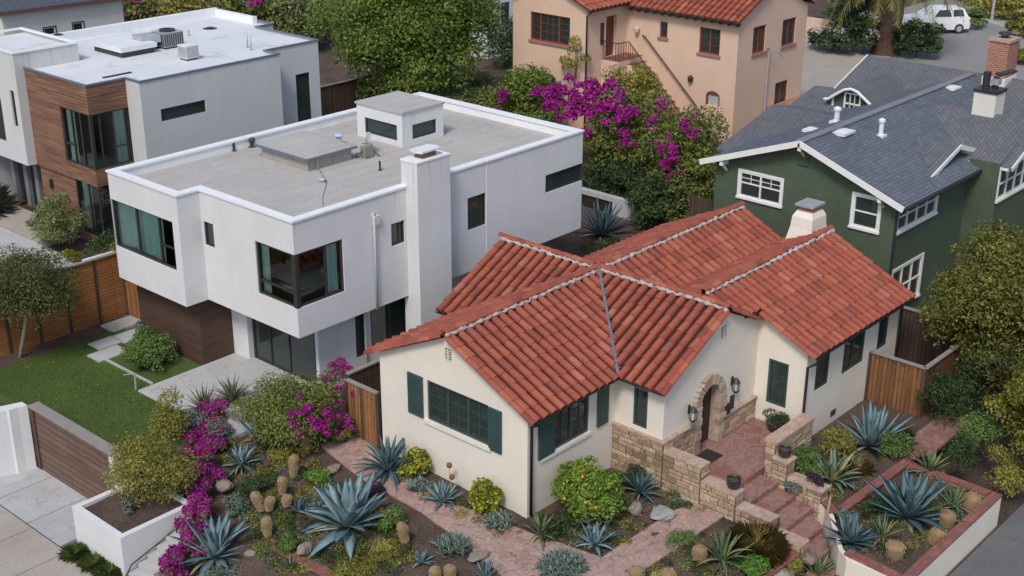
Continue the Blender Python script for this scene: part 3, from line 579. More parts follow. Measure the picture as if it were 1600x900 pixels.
# lawn and patio
lawn_pts = [(16.85, 29.6), (19.95, 29.6), (19.95, 33.62), (22.4, 33.62), (22.4, 38.3), (16.85, 38.3)]
slab('lawn', lawn_pts, 0.17, LAWN, 1.2)
slab('planting_strip', [(16.85, 38.3), (23.2, 38.3), (23.2, 39.3), (16.85, 39.3)], 0.15, SOIL, 1.2)
slab('patio', [(19.95, 29.0), (24.0, 29.0), (24.0, 33.66), (19.95, 33.66)], 0.20, CONC, 0.3)
slab('side_yard', [(23.0, 37.3), (36, 37.3), (36, 39.3), (23.0, 39.3)], 0.16, GROUND, 0.3)
rg = np.random.default_rng(5); n = 46000
px = rg.uniform(16.95, 22.3, n); py = rg.uniform(29.7, 38.25, n); keep = ~((px > 19.9) & (py < 33.68)) & ~((px > 20.55) & (py > 33.6) & (py < 36.6)); px, py = px[keep], py[keep]; n = len(px)
B_ = np.stack([px, py, np.full(n, 0.165)], 1); a = rg.random(n)*6.283; hgt_ = 0.035+0.03*rg.random(n); t = B_+np.stack([np.cos(a)*hgt_*0.6, np.sin(a)*hgt_*0.6, hgt_], 1); s = np.stack([-np.sin(a), np.cos(a), a*0], 1)*0.007
np_mesh('grass', np.stack([B_-s, B_+s, t], 1).reshape(-1, 3), 3, L_GRASS, kind='stuff')
# garden paths
slab('garden_path', [(21.7, 26.9), (22.85, 26.9), (22.85, 26.0), (22.3, 24.4), (22.0, 22.2), (22.35, 19.25), (22.7, 17.25), (25.75, 17.2), (26.45, 17.0), (26.45, 16.05), (24.3, 16.1), (21.6, 16.15), (20.5, 15.6), (20.3, 18.0), (20.85, 20.4), (21.15, 22.2), (21.25, 24.6), (21.5, 26.0)], 0.015, FLAG, 0.1)
slab('brick_walk', [(33.25, 13.45), (36.2, 13.45), (36.2, 14.35), (33.25, 14.35)], 0.01, PORCHTILE, 0.1)
slab('porch_floor', [(26.75, 16.35), (31.2, 16.35), (31.2, 18.5), (26.75, 18.5)], 0.35, PORCHTILE, 0.4)
# grey house's front court
slab('grey_court', [(16.5, 44.2), (24.8, 44.2), (24.8, 58), (16.5, 58)], 0.20, CONC, 0.1)
slab('deck_walk', [(24.84, 47.9), (26.5, 47.9), (26.5, 55), (24.84, 55)], 0.32, SIDEW, 0.3)
slab('neighbour_bed', [(23.5, 39.4), (38, 39.4), (38, 45.0), (26.6, 45.0), (26.6, 44.15), (23.5, 44.15)], 0.14, GROUND, 0.1)
# far street with its kerb
slab('far_street', [(66, 26), (130, 26), (130, 44), (84, 44), (80, 39.2), (66, 37)], 1.22, ROADFAR, 0.12)
slab('far_pavement', [(60, 62), (100, 62), (100, 76), (60, 76)], 1.0, CONC, 0.1)
slab('far_kerb', [(88.2, 33), (88.5, 33), (93.4, 40.2), (93.1, 40.2)], 1.35, CONC, 0.2)
slab('far_forecourt', [(88.6, 33), (110, 33), (110, 41), (93.5, 40.2)], 1.30, SIDEW, 0.12)
slab('peach_drive', [(60.2, 34), (80, 37.5), (83, 44.6), (60.2, 44)], 1.25, SIDEW, 0.12)

# ================================================================ cream bungalow
H = thing('spanish_bungalow', (22.86, 19.91, 0), 'cream stucco bungalow with red barrel tile roof and arched stone entry', 'house')
wl = MB()
WD = 0.10
gw = (21.29, 23.6, 1.62, 2.85)            # window of the front gable
wl.wall('x', 22.86, 19.91, 25.5, -0.4, 3.10, [gw], WD)
wl.poly([(22.86, 19.91, 3.10), (22.86, 25.5, 3.10), (22.86, 22.76, 4.40)])
sw = (23.95, 25.42, 1.56, 2.90)
wl.wall('y', 19.91, 22.86, 26.58, -0.4, 3.10, [sw], WD)
ew = (18.80, 19.28, 1.55, 2.72)
wl.wall('x', 26.58, 18.25, 19.91, -0.4, 3.10, [ew], WD)
# entry gable with the arched opening
AX, AR, AZ = 28.70, 0.46, 1.90
wl.wall('y', 18.25, 26.58, 31.25, -0.4, 3.10, [(AX-AR, AX+AR, 0.35, AZ+AR)], 0.0)
wl.poly([(26.58, 18.25, 3.10), (31.25, 18.25, 3.10), (31.25, 18.25, 3.48), (29.3, 18.25, 4.40)])
arc = [(AX+AR*math.cos(math.pi*i/16), AZ+AR*math.sin(math.pi*i/16)) for i in range(17)]
wl.poly([(AX+AR, 18.25, AZ+AR)]+[(x, 18.25, z) for x, z in arc[:9]]); wl.poly([(AX-AR, 18.25, AZ+AR)]+[(x, 18.25, z) for x, z in reversed(arc[8:])])
ww = (17.17, 17.84, 0.97, 2.40)
wl.wall('x', 31.25, 16.6, 18.25, -0.4, 3.12, [ww], WD)
wl.poly([(31.25, 16.6, 3.12), (31.25, 19.4, 3.12), (31.25, 19.4, 4.34)])
s1, s2, s3 = (31.82, 32.62, 1.50, 2.68), (33.45, 34.78, 1.46, 2.68), (35.64, 36.30, 1.50, 2.68)
wl.wall('y', 16.6, 31.25, 37.0, -0.4, 3.02, [s1, s2, s3], WD)
wl.wall('x', 37.0, 16.6, 25.5, -0.4, 3.10); wl.poly([(37, 16.6, 3.02), (37, 22.2, 3.1), (37, 19.4, 4.34)]); wl.poly([(37, 19.9, 3.1), (37, 25.5, 3.1), (37, 22.76, 4.42)])
wl.wall('y', 25.5, 22.86, 26.58, -0.4, 3.10); wl.wall('x', 26.58, 25.5, 26.5, -0.4, 3.1); wl.wall('y', 26.5, 26.58, 32.0, -0.4, 3.1); wl.poly([(26.58, 26.5, 3.1), (32, 26.5, 3.1), (29.3, 26.5, 4.42)]); wl.wall('x', 32.0, 25.5, 26.5, -0.4, 3.1); wl.wall('y', 25.5, 32.0, 37.0, -0.4, 3.1)
wl.build('wall', CREAM, H)
# roofs: (axis, ridge position, ridge z, fall, from, to, span-, span+)
RF = dict(main=('x', 22.76, 4.47, 0.474, 22.70, 37.15, 3.14, 3.10), cross=('y', 29.3, 4.48, 0.50, 18.10, 26.68, 3.0, 3.0), wing=('x', 19.40, 4.40, 0.455, 31.05, 37.2, 3.12, 2.9))
def rz(name, x, y):
    ax, c, z, k, a, b, sm_, sp = RF[name]; s, d = (x, y-c) if ax == 'x' else (y, x-c)
    lo = a
    if name == 'wing' and y > 18.2: lo = 29.3
    if s < lo or s > b or d < -sm_ or d > sp: return -9
    return z-k*abs(d)
def clipped(name, x, y):
    z = rz(name, x, y)
    return z < -1 or any(o != name and rz(o, x, y) > z+0.015 for o in RF)
def tile_slope(tb, bed, name, sign, sp=0.325, r=0.109, course=0.42, seed=0, s_lo=None):
    ax, c, z0, k, a, b, s_m, s_p = RF[name]; span = s_p if sign > 0 else s_m; rng = np.random.default_rng(seed); nrm = 1/math.sqrt(1+k*k)
    if s_lo is not None: a = s_lo
    def pt(s, d, n=0.0, side=0.0):
        x, y = (s+side, c+sign*(d+n*k*nrm)) if ax == 'x' else (c+sign*(d+n*k*nrm), s+side)
        return (x, y, z0-k*d+n*nrm)
    nco = int(round((b-a)/sp)); st = (b-a)/nco; hw = r
    for i in range(nco):
        s = a+(i+0.5)*st; run = None; ds = np.arange(0.06, span+0.001, 0.05); iv = []
        for d in ds:
            p = pt(s, d); vis = not clipped(name, p[0], p[1])
            if vis and run is None: run = d
            if (not vis) and run is not None: iv.append((run, d-0.05)); run = None
        if run is not None: iv.append((run, span))
        for (da, db) in iv:
            j = 0; hi = span
            while hi > da:
                lo = hi-course*nrm; e0, e1 = max(lo, da), min(hi, db)
                if e1-e0 > 0.07:
                    jt = rng.normal()*0.007; lift = 0.018+abs(rng.normal())*0.007; r1, r0 = hw*1.03, hw*0.95; b0 = len(tb.v); m = 6; dl = e1+0.05
                    for (d_, rr, lf) in ((e0-0.01, r0, 0.0), (dl, r1, lift)):
                        for q in range(m+1):
                            an = math.pi*q/m; tb.v.append(pt(s+jt, d_, 0.012+lf+rr*1.12*math.sin(an), -rr*math.cos(an)))
                    for q in range(m): tb.f.append((b0+q, b0+q+1, b0+m+1+q+1, b0+m+1+q))
                    tb.f.append(tuple(range(b0+m+1, b0+2*m+2)))
                    if i < nco-1:   # trough tile between this column and the next, its shade put into the colour
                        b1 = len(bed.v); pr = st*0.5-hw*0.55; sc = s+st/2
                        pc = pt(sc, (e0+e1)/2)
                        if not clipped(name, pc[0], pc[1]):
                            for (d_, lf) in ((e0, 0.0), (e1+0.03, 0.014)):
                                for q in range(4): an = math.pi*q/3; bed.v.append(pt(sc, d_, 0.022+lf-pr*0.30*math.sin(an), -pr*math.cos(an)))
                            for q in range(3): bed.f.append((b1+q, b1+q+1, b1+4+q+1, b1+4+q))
                hi = lo; j += 1
    # bed under the tiles, cut on the same line in strips
    for i in range(nco*2):
        s = a+(i+0.5)*st/2; d = 0.0; prev = None
        ds = np.arange(0, span+0.001, 0.12).tolist()+[span]
        for d0, d1 in zip(ds[:-1], ds[1:]):
            p = pt(s, (d0+d1)/2)
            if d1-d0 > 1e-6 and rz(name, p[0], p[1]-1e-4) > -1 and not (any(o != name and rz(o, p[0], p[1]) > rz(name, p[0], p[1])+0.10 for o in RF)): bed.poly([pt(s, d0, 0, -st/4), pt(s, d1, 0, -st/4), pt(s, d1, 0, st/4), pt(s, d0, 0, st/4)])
def ridge(tb, mo, ax, c, z, a, b, seed=0, mortar=True, w=0.105):
    rng = np.random.default_rng(seed); L = b-a; n = int(L/0.38); f = lambda s, d, zz: (s, c+d, zz) if ax == 'x' else (c+d, s, zz)
    for i in range(n):
        s0, s1 = a+L*i/n, a+L*(i+1)/n+0.05; b0 = len(tb.v)
        for (s, rr, lf) in ((s0, w*0.93, 0.0), (s1, w*1.05, 0.02)):
            for q in range(7): an = math.pi*q/6; tb.v.append(f(s, -rr*math.cos(an), z+0.095+lf+rr*0.8*math.sin(an)))
        for q in range(6): tb.f.append((b0+q, b0+q+1, b0+7+q+1, b0+7+q))
        tb.f.append(tuple(range(b0+7, b0+14)))
    if mortar:
        for sg in (-1,):
            k = int(L/0.0813); pts = []; rs = []
            for i in range(k+1):
                ph = math.cos(i*math.pi/2); pts.append(f(a+L*i/k, sg*(0.130+0.018*ph+rng.normal()*0.016), z+0.056+rng.normal()*0.014)); rs.append(max(0.03, 0.052+0.016*ph+0.013*rng.normal()))
            mo.tube(pts, rs, 6)
def roof_part(nm, *slopes, rd=None):
    tb, bed, mo = MB(), MB(), MB()
    for a_ in slopes: tile_slope(tb, bed, *a_[:2], seed=a_[2], **(a_[3] if len(a_) > 3 else {}))
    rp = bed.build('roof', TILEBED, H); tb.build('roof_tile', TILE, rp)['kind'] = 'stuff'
    rt = MB()
    for q in rd:
        rt, mo = MB(), MB(); ridge(rt, mo, *q); rt.build('ridge_tile', TILE, rp); mo.build('ridge_mortar', MORTAR, rp, True)
    return rp
roof_part('main', ('main', -1, 1), ('main', 1, 2), rd=[('x', 22.76, 4.47, 22.68, 29.15, 1), ('x', 22.76, 4.47, 29.5, 37.15, 2)])
roof_part('cross', ('cross', -1, 3), ('cross', 1, 4), rd=[('y', 29.3, 4.48, 18.08, 22.6, 3), ('y', 29.3, 4.48, 22.9, 26.7, 4)])
roof_part('wing', ('wing', -1, 5, dict(s_lo=29.55)), ('wing', 1, 6, dict(s_lo=29.55)), rd=[('x', 19.4, 4.40, 29.9, 37.2, 5)])
# tile verges along the gable rakes
def verge(p, q, nx, n):
    vt = MB()
    p, q = Vector(p), Vector(q); d = (q-p).normalized(); L = (q-p).length; sd = Vector(nx); up = d.cross(sd).normalized(); up = up if up.z > 0 else -up
    for i in range(n):
        a, b = p+d*(L*i/n), p+d*(L*(i+1)/n+0.05); b0 = len(vt.v)
        for (c, rr, lf) in ((a, 0.10, 0), (b, 0.112, 0.02)):
            for k_ in range(7): an = math.pi*k_/6; vt.v.append(tuple(c+sd*(-rr*math.cos(an))+up*(lf+rr*0.9*math.sin(an))))
        for k_ in range(6): vt.f.append((b0+k_, b0+k_+1, b0+8+k_, b0+7+k_))
        vt.f.append(tuple(range(b0+7, b0+14)))
    vt.build('verge_tile', TILE, H)
for sg, sp in ((-1, 3.14), (1, 3.10)): verge((22.73, 22.76+sg*0.05, 4.44), (22.73, 22.76+sg*sp, 4.44-0.474*sp), (1, 0, 0), 8)
verge((29.3-0.05, 18.13, 4.45), (26.3, 18.13, 4.45-1.5), (0, 1, 0), 8); verge((29.3+0.05, 18.13, 4.45), (31.0, 18.13, 4.45-0.85), (0, 1, 0), 4)
verge((31.08, 18.15, 3.80), (31.08, 16.28, 2.95), (1, 0, 0), 5)
fl = MB()     # lead-grey valley
for p, q in (((29.3, 22.76, 4.56), (26.28, 19.62, 3.05)),):
    p, q = Vector(p), Vector(q); n = 26; pts = []; rs = []
    for i in range(n+1): pts.append(p.lerp(q, i/n)+Vector((0, 0, 0.05+0.012*(i % 2)))); rs.append(0.048+0.014*(i % 2))
    fl.tube(pts, rs, 6)
fl.build('valley_flashing', M('blue_grey_valley_lead', (0.155, 0.16, 0.185), 0.6, 0.3, 9, 0.3, bump=0.3), H, True)
vl = MB(); vl.beam((31.7, 20.92, 3.74), (37.1, 20.92, 3.74), 0.34, 0.03); vl.build('valley_flashing', TILEBED, H)
# gutters and downpipes
def gutter(root, pts, drops, mat, r=0.065):
    for p, q in pts:
        g = MB(); p, q = Vector(p), Vector(q); d = (q-p).normalized(); s = Vector((-d.y, d.x, 0)); b0 = len(g.v)
        for c in (p, q):
            for k in range(7): an = math.pi*k/6; g.v.append(tuple(c+s*(r*math.cos(an))-Vector((0, 0, r*1.1*math.sin(an)))))
            for k in range(7): an = math.pi*(6-k)/6; g.v.append(tuple(c+s*(r*0.85*math.cos(an))-Vector((0, 0, r*0.95*math.sin(an)))))
        for k in range(14): g.f.append((b0+k, b0+(k+1) % 14, b0+14+(k+1) % 14, b0+14+k))
        g.build('gutter', mat, root)
    for d in drops: MB().tube(d, 0.042, 8).build('downpipe', mat, root, True)
gutter(H, [((22.72, 19.56, 3.02), (26.24, 19.56, 3.02)), ((26.24, 19.56, 3.02), (26.24, 18.12, 3.02)), ((31.08, 16.22, 2.97), (37.2, 16.22, 2.97)), ((26.2, 25.92, 3.0), (22.7, 25.92, 3.0)), ((26.24, 26.6, 2.98), (26.24, 25.9, 2.98))],
       [[(22.92, 19.56, 2.98), (22.92, 19.60, 2.85), (22.93, 19.83, 2.70), (22.93, 19.83, 0.05)], [(31.15, 16.22, 2.92), (31.15, 16.26, 2.75), (31.16, 16.52, 2.55), (31.16, 16.52, 0.75), (31.16, 16.42, 0.55), (31.16, 16.42, 0.05)], [(36.93, 16.22, 2.92), (36.93, 16.5, 2.7), (36.93, 16.52, 0.1)]], BLACKMETAL)
gb = MB(); gb.box(22.78, 26.5, 19.88, 19.90, 2.9, 3.08); gb.build('fascia', DOORWOOD, H); gb = MB(); gb.box(31.3, 37.0, 16.57, 16.59, 2.82, 3.0); gb.build('fascia', DOORWOOD, H)
# windows with teal frames and shutters
a, b, e, f = gw; t3 = (b-a)/3
w_ = window(H, 'x', 22.86, *gw, TEALFRAME, 0.08, 0.06, mull=(a+t3, a+2*t3), munt=[(a+i*t3+0.06, a+(i+1)*t3-0.06, e+0.06, f-0.06, 2, 3) for i in range(3)])
sl_ = MB(); sl_.fbox('x', 22.86, a-0.1, b+0.1, e-0.11, e+0.012, -0.07, 0.02); sl_.build('sill', CREAM, w_)
def shutter(ax, c, u0, u1, z0, z1, out=0.06):
    m_ = MB(); m_.fbox(ax, c, u0, u1, z0, z1, -out, -0.004); sh = m_.build('shutter', TEALFRAME, H); m_ = MB(); zm = (z0+z1)/2
    for (p, q) in ((z0+0.07, zm-0.04), (zm+0.04, z1-0.07)):
        k = int((q-p)/0.07)
        for i in range(k): m_.fbox(ax, c, u0+0.07, u1-0.07, p+(q-p)*i/k+0.012, p+(q-p)*(i+1)/k-0.012, -out-0.012, -out+0.002)
    m_.build('louvre', TEALFRAME, sh)
shutter('x', 22.86, 23.75, 24.33, 1.62, 2.87); shutter('x', 22.86, 20.78+0.02, 21.25, 1.58, 2.84)
a, b, e, f = sw; um = (a+b)/2
w_ = window(H, 'y', 19.91, *sw, TEALFRAME, 0.08, 0.07, mull=(um,), munt=[(a+0.07, um-0.07, e+0.07, f-0.07, 2, 3), (um+0.07, b-0.07, e+0.07, f-0.07, 2, 3)])
sl_ = MB(); sl_.fbox('y', 19.91, a-0.6, b+0.05, e-0.10, e-0.01, -0.06, 0.02); sl_.build('sill', CREAM, w_)
shutter('y', 19.91, 23.27, 23.90, 1.55, 2.86); shutter('y', 19.91, 25.75, 26.22, 1.55, 2.92)
window(H, 'x', 26.58, *ew, TEALFRAME, 0.07, 0.06)
window(H, 'x', 31.25, *ww, TEALFRAME, 0.07, 0.075, munt=[(ww[0]+.07, ww[1]-.07, ww[2]+.07, ww[3]-.07, 1, 3)])
for q in (s1, s3): window(H, 'y', 16.6, *q, TEALFRAME, 0.07, 0.06, munt=[(q[0]+.06, q[1]-.06, q[2]+.06, q[3]-.06, 1, 2)])
um = (s2[0]+s2[1])/2; window(H, 'y', 16.6, *s2, TEALFRAME, 0.07, 0.065, mull=(um,), munt=[(s2[0]+.06, um-.06, s2[2]+.06, s2[3]-.06, 1, 3), (um+.06, s2[1]-.06, s2[2]+.06, s2[3]-.06, 1, 3)])
# gable vents: dark slot stack behind short clay pipes
def gable_vent(ax, c, u, z, mat, w=0.22, h=0.34):
    m_ = MB(); m_.fbox(ax, c, u-w/2, u+w/2, z-h/2, z+h/2, -0.012, -0.002); v = m_.build('gable_vent', TILEBED, H); s_ = MB()
    for i in range(5): z_ = z-h/2+h*(i+0.15)/5; s_.fbox(ax, c, u-w/2, u+w/2, z_, z_+h*0.08, -0.026, -0.013)
    s_.fbox(ax, c, u-0.014, u+0.014, z-h/2, z+h/2, -0.024, -0.014); s_.build('louvre', mat, v)
gable_vent('x', 22.86, 22.75, 3.88, CREAM); gable_vent('y', 18.25, 29.32, 3.75, CREAM)
m_ = MB(); m_.fbox('y', 16.6, 33.0, 33.3, 0.22, 0.40, -0.02, -0.002); m_.build('crawl_vent', TEALFRAME, H)
# stone: wainscot, arch ring, jamb, door, lanterns
for k_, (bx, ash) in enumerate((((26.50, 26.578, 18.16, 19.906, -0.3, 1.36), ('x', 26.50, 18.17, 19.90, -0.2, 1.36)), ((26.582, 28.02, 18.165, 18.247, -0.3, 1.36), ('y', 18.165, 26.52, 28.0, 0.36, 1.36)), ((29.38, 31.24, 18.165, 18.247, 0.30, 1.02), ('y', 18.165, 29.42, 31.2, 0.36, 1.02)))):
    st = MB(); st.box(*bx); ws = st.build('stone_wainscot', STONEBED, H); st = MB(); ashlar(st, *ash, 60+k_); st.build('stone_block', STONEMIX, ws)['kind'] = 'stuff'
for bx in ((26.45, 26.60, 18.11, 19.904, 1.363, 1.42), (26.604, 28.02, 18.11, 18.245, 1.363, 1.42), (29.38, 31.235, 18.11, 18.245, 1.023, 1.08)): sc_ = MB(); sc_.box(*bx); sc_.build('wainscot_cap', STONECAP, H)
ar = MB(); rg = np.random.default_rng(11); k = 15; r0_, r1_ = AR, 0.76
for i in range(k):
    a0, a1 = math.pi*i/k+0.012, math.pi*(i+1)/k-0.012; pr = 18.13-rg.random()*0.03; ro = r1_+rg.normal()*0.02; pts = [(r0_, a0), (ro, a0), (ro, a1), (r0_, a1)]; b0 = len(ar.v)
    for y in (pr, 18.246):
        for r_, an in pts: ar.v.append((AX+r_*math.cos(an), y, AZ+r_*math.sin(an)))
    ar.f += [(b0, b0+1, b0+2, b0+3), (b0+7, b0+6, b0+5, b0+4)]+[(b0+q, b0+4+q, b0+4+(q+1) % 4, b0+(q+1) % 4) for q in range(4)]
for sg in (-1, 1):
    z = 0.36
    while z < AZ-0.06:
        hh = 0.17+rg.random()*0.12; z1 = min(AZ-0.012, z+hh); wd = 0.24+rg.random()*0.12; xa, xb = (AX+sg*AR, AX+sg*(AR+wd)) if sg > 0 else (AX-AR-wd, AX-AR)
        if not (sg < 0 and z1 < 0.3): ar.box(xa, xb, 18.10-rg.random()*0.04, 18.246, z, z1-0.012)
        z = z1
ar.build('arch_surround', M('tan_arch_stone', (0.43, 0.33, 0.24), 0.9, 0.2, 3.5, 0.15, 16, 0.7, 24, island=[(0, (0.33, 0.25, 0.185)), (0.5, (0.42, 0.325, 0.245)), (1, (0.50, 0.40, 0.31))]), H)
jb = MB(); dp = 0.19
jb.poly([(AX-AR, 18.25, 0.36), (AX-AR, 18.25+dp, 0.36), (AX-AR, 18.25+dp, AZ), (AX-AR, 18.25, AZ)]); jb.poly([(AX+AR, 18.25, 0.36), (AX+AR, 18.25+dp, 0.36), (AX+AR, 18.25+dp, AZ), (AX+AR, 18.25, AZ)])
for i in range(16): (x0, z0), (x1, z1) = arc[i], arc[i+1]; jb.poly([(x0, 18.25, z0), (x1, 18.25, z1), (x1, 18.25+dp, z1), (x0, 18.25+dp, z0)])
jb.build('arch_jamb', STONECAP, H)
dr = MB(); b0 = 0; dr.poly([(AX-AR+0.02, 18.25+dp-0.02, 0.37), (AX+AR-0.02, 18.25+dp-0.02, 0.37)]+[(x, 18.25+dp-0.02, z) for x, z in arc]); d_ = dr.build('front_door', DOORWOOD, H)
m_ = MB()
for z in (0.75, 1.55): m_.box(AX-0.42, AX+0.30, 18.395, 18.425, z, z+0.05)
m_.build('strap_hinge', BLACKMETAL, d_); MB().lathe((AX-0.28, 18.38, 1.25), [(0.01, -0.03), (0.035, 0), (0.01, 0.03)], 10).build('door_handle', BLACKMETAL, d_)
def lantern(x, y, z, root):
    m_ = MB(); m_.lathe((x, y-0.16, z), [(0.02, 0.26), (0.05, 0.22), (0.115, 0.12), (0.12, 0.10)], 8); m_.lathe((x, y-0.16, z), [(0.095, -0.17), (0.10, -0.14), (0.06, -0.22)], 8)
    for i in range(6): a = math.pi*i/3; m_.beam((x+0.10*math.cos(a), y-0.16+0.10*math.sin(a), z-0.15), (x+0.11*math.cos(a), y-0.16+0.11*math.sin(a), z+0.11), 0.018, 0.018)
    m_.beam((x, y-0.15, z+0.24), (x, y-0.01, z+0.16), 0.025, 0.025); m_.box(x-0.05, x+0.05, y-0.03, y-0.003, z-0.02, z+0.25)
    l = m_.build('wall_lantern', BLACKMETAL, root); MB().lathe((x, y-0.16, z), [(0.08, -0.14), (0.09, 0.0), (0.095, 0.10)], 10).build('lantern_glass', LAMPGLASS, l)
lantern(27.58, 18.12, 1.92, H); lantern(29.93, 18.245, 1.90, H)
m_ = MB(); m_.box(29.42, 29.72, 18.09, 18.12, 1.10, 1.45); m_.build('letter_box', BLACKMETAL, H); m_ = MB(); m_.box(29.90, 30.06, 18.19, 18.243, 1.12, 1.52); m_.build('door_bell_plate', BLACKMETAL, H)
# battered chimney with slab top
cx, cy = 37.1, 20.15; m_ = MB(); b0 = 0
prof = [(0.60, 3.55), (0.56, 4.05), (0.47, 4.45), (0.44, 4.80), (0.34, 4.98)]
for hw, z in prof:
    for i, j in ((-1, -1), (1, -1), (1, 1), (-1, 1)): m_.v.append((cx+i*hw, cy+j*hw*0.85, z))
for i in range(len(prof)-1):
    for j in range(4): m_.f.append((i*4+j, i*4+(j+1) % 4, i*4+4+(j+1) % 4, i*4+4+j))
m_.f.append((16, 17, 18, 19)); ch = m_.build('chimney', CREAM, H); m_ = MB(); m_.box(cx-0.27, cx+0.27, cy-0.23, cy+0.23, 4.983, 5.16); m_.build('flue', REDBRICK, ch); m_ = MB(); m_.box(cx-0.40, cx+0.40, cy-0.34, cy+0.34, 5.163, 5.23); m_.build('chimney_cap', GALV, ch)

# porch walls, stairs, pots
def stone_wall(name, boxes, label, caps):
    t = thing(name, (boxes[0][0], boxes[0][2], 0), label, 'stone wall'); m_ = MB()
    for i, q in enumerate(boxes):
        m_ = MB(); m_.box(*q); wb = m_.build('wall_core', STONEBED, t); m_ = MB(); sd_ = int(q[0]*100+q[2]*10)
        ashlar(m_, 'x', q[0], q[2]+0.01, q[3]-0.01, q[4], q[5]-0.005, sd_); ashlar(m_, 'y', q[2], q[0]+0.01, q[1]-0.01, q[4], q[5]-0.005, sd_+1)
        m_.build('stone_block', STONEMIX, wb)['kind'] = 'stuff'
    for q in caps: m_ = MB(); m_.box(*q); m_.build('coping', STONECAP, t)
    return t
stone_wall('stepped_wall', [(26.50, 26.88, 16.90, 18.155, -0.3, 1.08), (26.50, 26.88, 15.77, 16.895, -0.4, 0.68), (26.50, 26.88, 14.70, 15.765, -0.9, 0.33), (26.50, 26.88, 13.75, 14.695, -1.0, -0.02)], 'tan stone balustrade wall stepping down beside the entry stairs under the lemon bush',
           [(26.465, 26.90, 16.87, 18.15, 1.083, 1.14), (26.465, 26.90, 15.74, 16.865, 0.683, 0.74), (26.465, 26.90, 14.67, 15.735, 0.333, 0.39), (26.465, 26.90, 13.73, 14.665, -0.017, 0.04)])
stone_wall('porch_wall', [(28.95, 30.95, 16.08, 16.42, -0.3, 1.10)], 'tan stone porch wall meeting the bungalow corner beside the downpipe', [(28.91, 30.99, 16.04, 16.46, 1.103, 1.19)])
stone_wall('stair_pier', [(28.72, 29.12, 15.55, 16.04, -0.6, 0.80)], 'short square stone pier carrying a dark bowl at the head of the stairs', [(28.68, 29.16, 15.51, 16.035, 0.803, 0.86)])
stone_wall('stair_wall', [(28.72, 29.08, 14.45, 15.50, -0.9, 0.32)], 'low stone wall with a pinkish cap and small purple plant beside the steps', [(28.68, 29.12, 14.40, 15.505, 0.323, 0.41)])
t = thing('entry_stairs', (27.8, 15.0, 0), 'red paved steps climbing from the street to the bungalow porch', 'stairs')
for i in range(7):
    y1 = 16.345-i*0.56; z = 0.35-0.172*(i+1); m_ = MB(); xl = (26.89, 26.89, 26.89, 26.89, 26.89, 26.3, 25.8)[i]; xr = (28.69, 28.69, 28.69, 28.6, 28.25, 27.6, 27.0)[i]; xq = (28.69, 28.69, 28.69, 28.25, 27.6, 27.0, 26.7)[i]; m_.prism([(xl, y1-0.60), (xq, y1-0.60), (xr, y1-0.004), (xl, y1-0.004)], z-0.5, z); m_.build('step', PORCHTILE, t)
def pot(x, y, z, r, label):
    m_ = MB(); m_.lathe((x, y, z), [(r*0.5, 0), (r*0.85, r*0.35), (r, r*0.85), (r*0.92, r*1.35), (r*0.98, r*1.5), (r*0.80, r*1.5), (r*0.78, r*1.2)], 18, False); b0 = len(m_.v)
    t = thing('bowl_planter', (x, y, z), label, 'planter bowl', 'dark planter bowls along the entry steps'); m_.build('bowl', POTMAT, t, True); MB().lathe((x, y, z+r*1.15), [(r*0.79, 0), (r*0.4, r*0.1), (0.005, r*0.13)], 14, False).build('potting_soil', SOIL, t)
    rng = np.random.default_rng(int(x*99)); return t
p = G(1148, 757, 0.77); pot(26.72, 16.0, 0.765, 0.20, 'dark round bowl on the second coping of the stepped stone wall')
pot(28.92, 15.78, 0.865, 0.19, 'dark round bowl on the stone pier in front of the porch wall')
pot(27.12, 14.95, -0.165, 0.16, 'small dark bowl standing on a red step close to the stepped wall')
m_ = MB(); m_.box(27.75, 28.62, 17.55, 18.10, 0.352, 0.372); tag(m_.build('doormat', M('black_mat_fibre', (0.03, 0.028, 0.027), 1, 0.2, 9, 0.2, bump=0.4)), 'black doormat on the porch in front of the arched door', 'doormat')
# ================================================================ white modern house
W = thing('modern_house', (22.74, 28.93, 0.2), 'white stucco flat roofed modern house with teal curtains in its corner windows', 'house')
wl = MB(); ZT = 6.17
pw = (33.80, 37.25, 3.62, 5.27); sl1 = (32.86, 33.36, 4.40, 5.20); cwl = (28.93, 30.78, 3.46, 5.18); cwr = (22.74, 24.62, 3.46, 5.18); s2 = (26.62, 27.2, 4.37, 5.12); s3 = (30.09, 30.98, 3.98, 5.12); rw = (34.05, 36.1, 4.34, 5.0)
wl.wall('x', 21.9, 33.45, 37.25, 2.5, ZT, [pw], 0.14); wl.wall('y', 33.45, 21.9, 22.74, 2.5, ZT); wl.wall('x', 22.74, 28.93, 33.45, 2.5, ZT, [sl1, cwl], 0.14)
wl.wall('y', 28.93, 22.74, 31.0, 2.5, ZT, [cwr, s2, s3], 0.14); wl.wall('y', 28.915, 31.0, 36.1, 2.5, ZT, [rw], 0.14); wl.wall('x', 31.0, 28.915, 28.93, 2.5, ZT); wl.wall('x', 36.1, 28.915, 37.25, 2.5, 4.34); wl.wall('x', 36.1, 29.9, 37.25, 4.34, 5.0); wl.wall('x', 36.1, 28.915, 37.25, 5.0, ZT); wl.wall('y', 37.25, 21.9, 36.1, 2.5, ZT)
for a, b in (((21.9, 33.45), (24.2, 37.25)), ((22.74, 28.93), (36.1, 33.45))): wl.poly([(a[0], a[1], 2.5), (b[0], a[1], 2.5), (b[0], b[1], 2.5), (a[0], b[1], 2.5)])
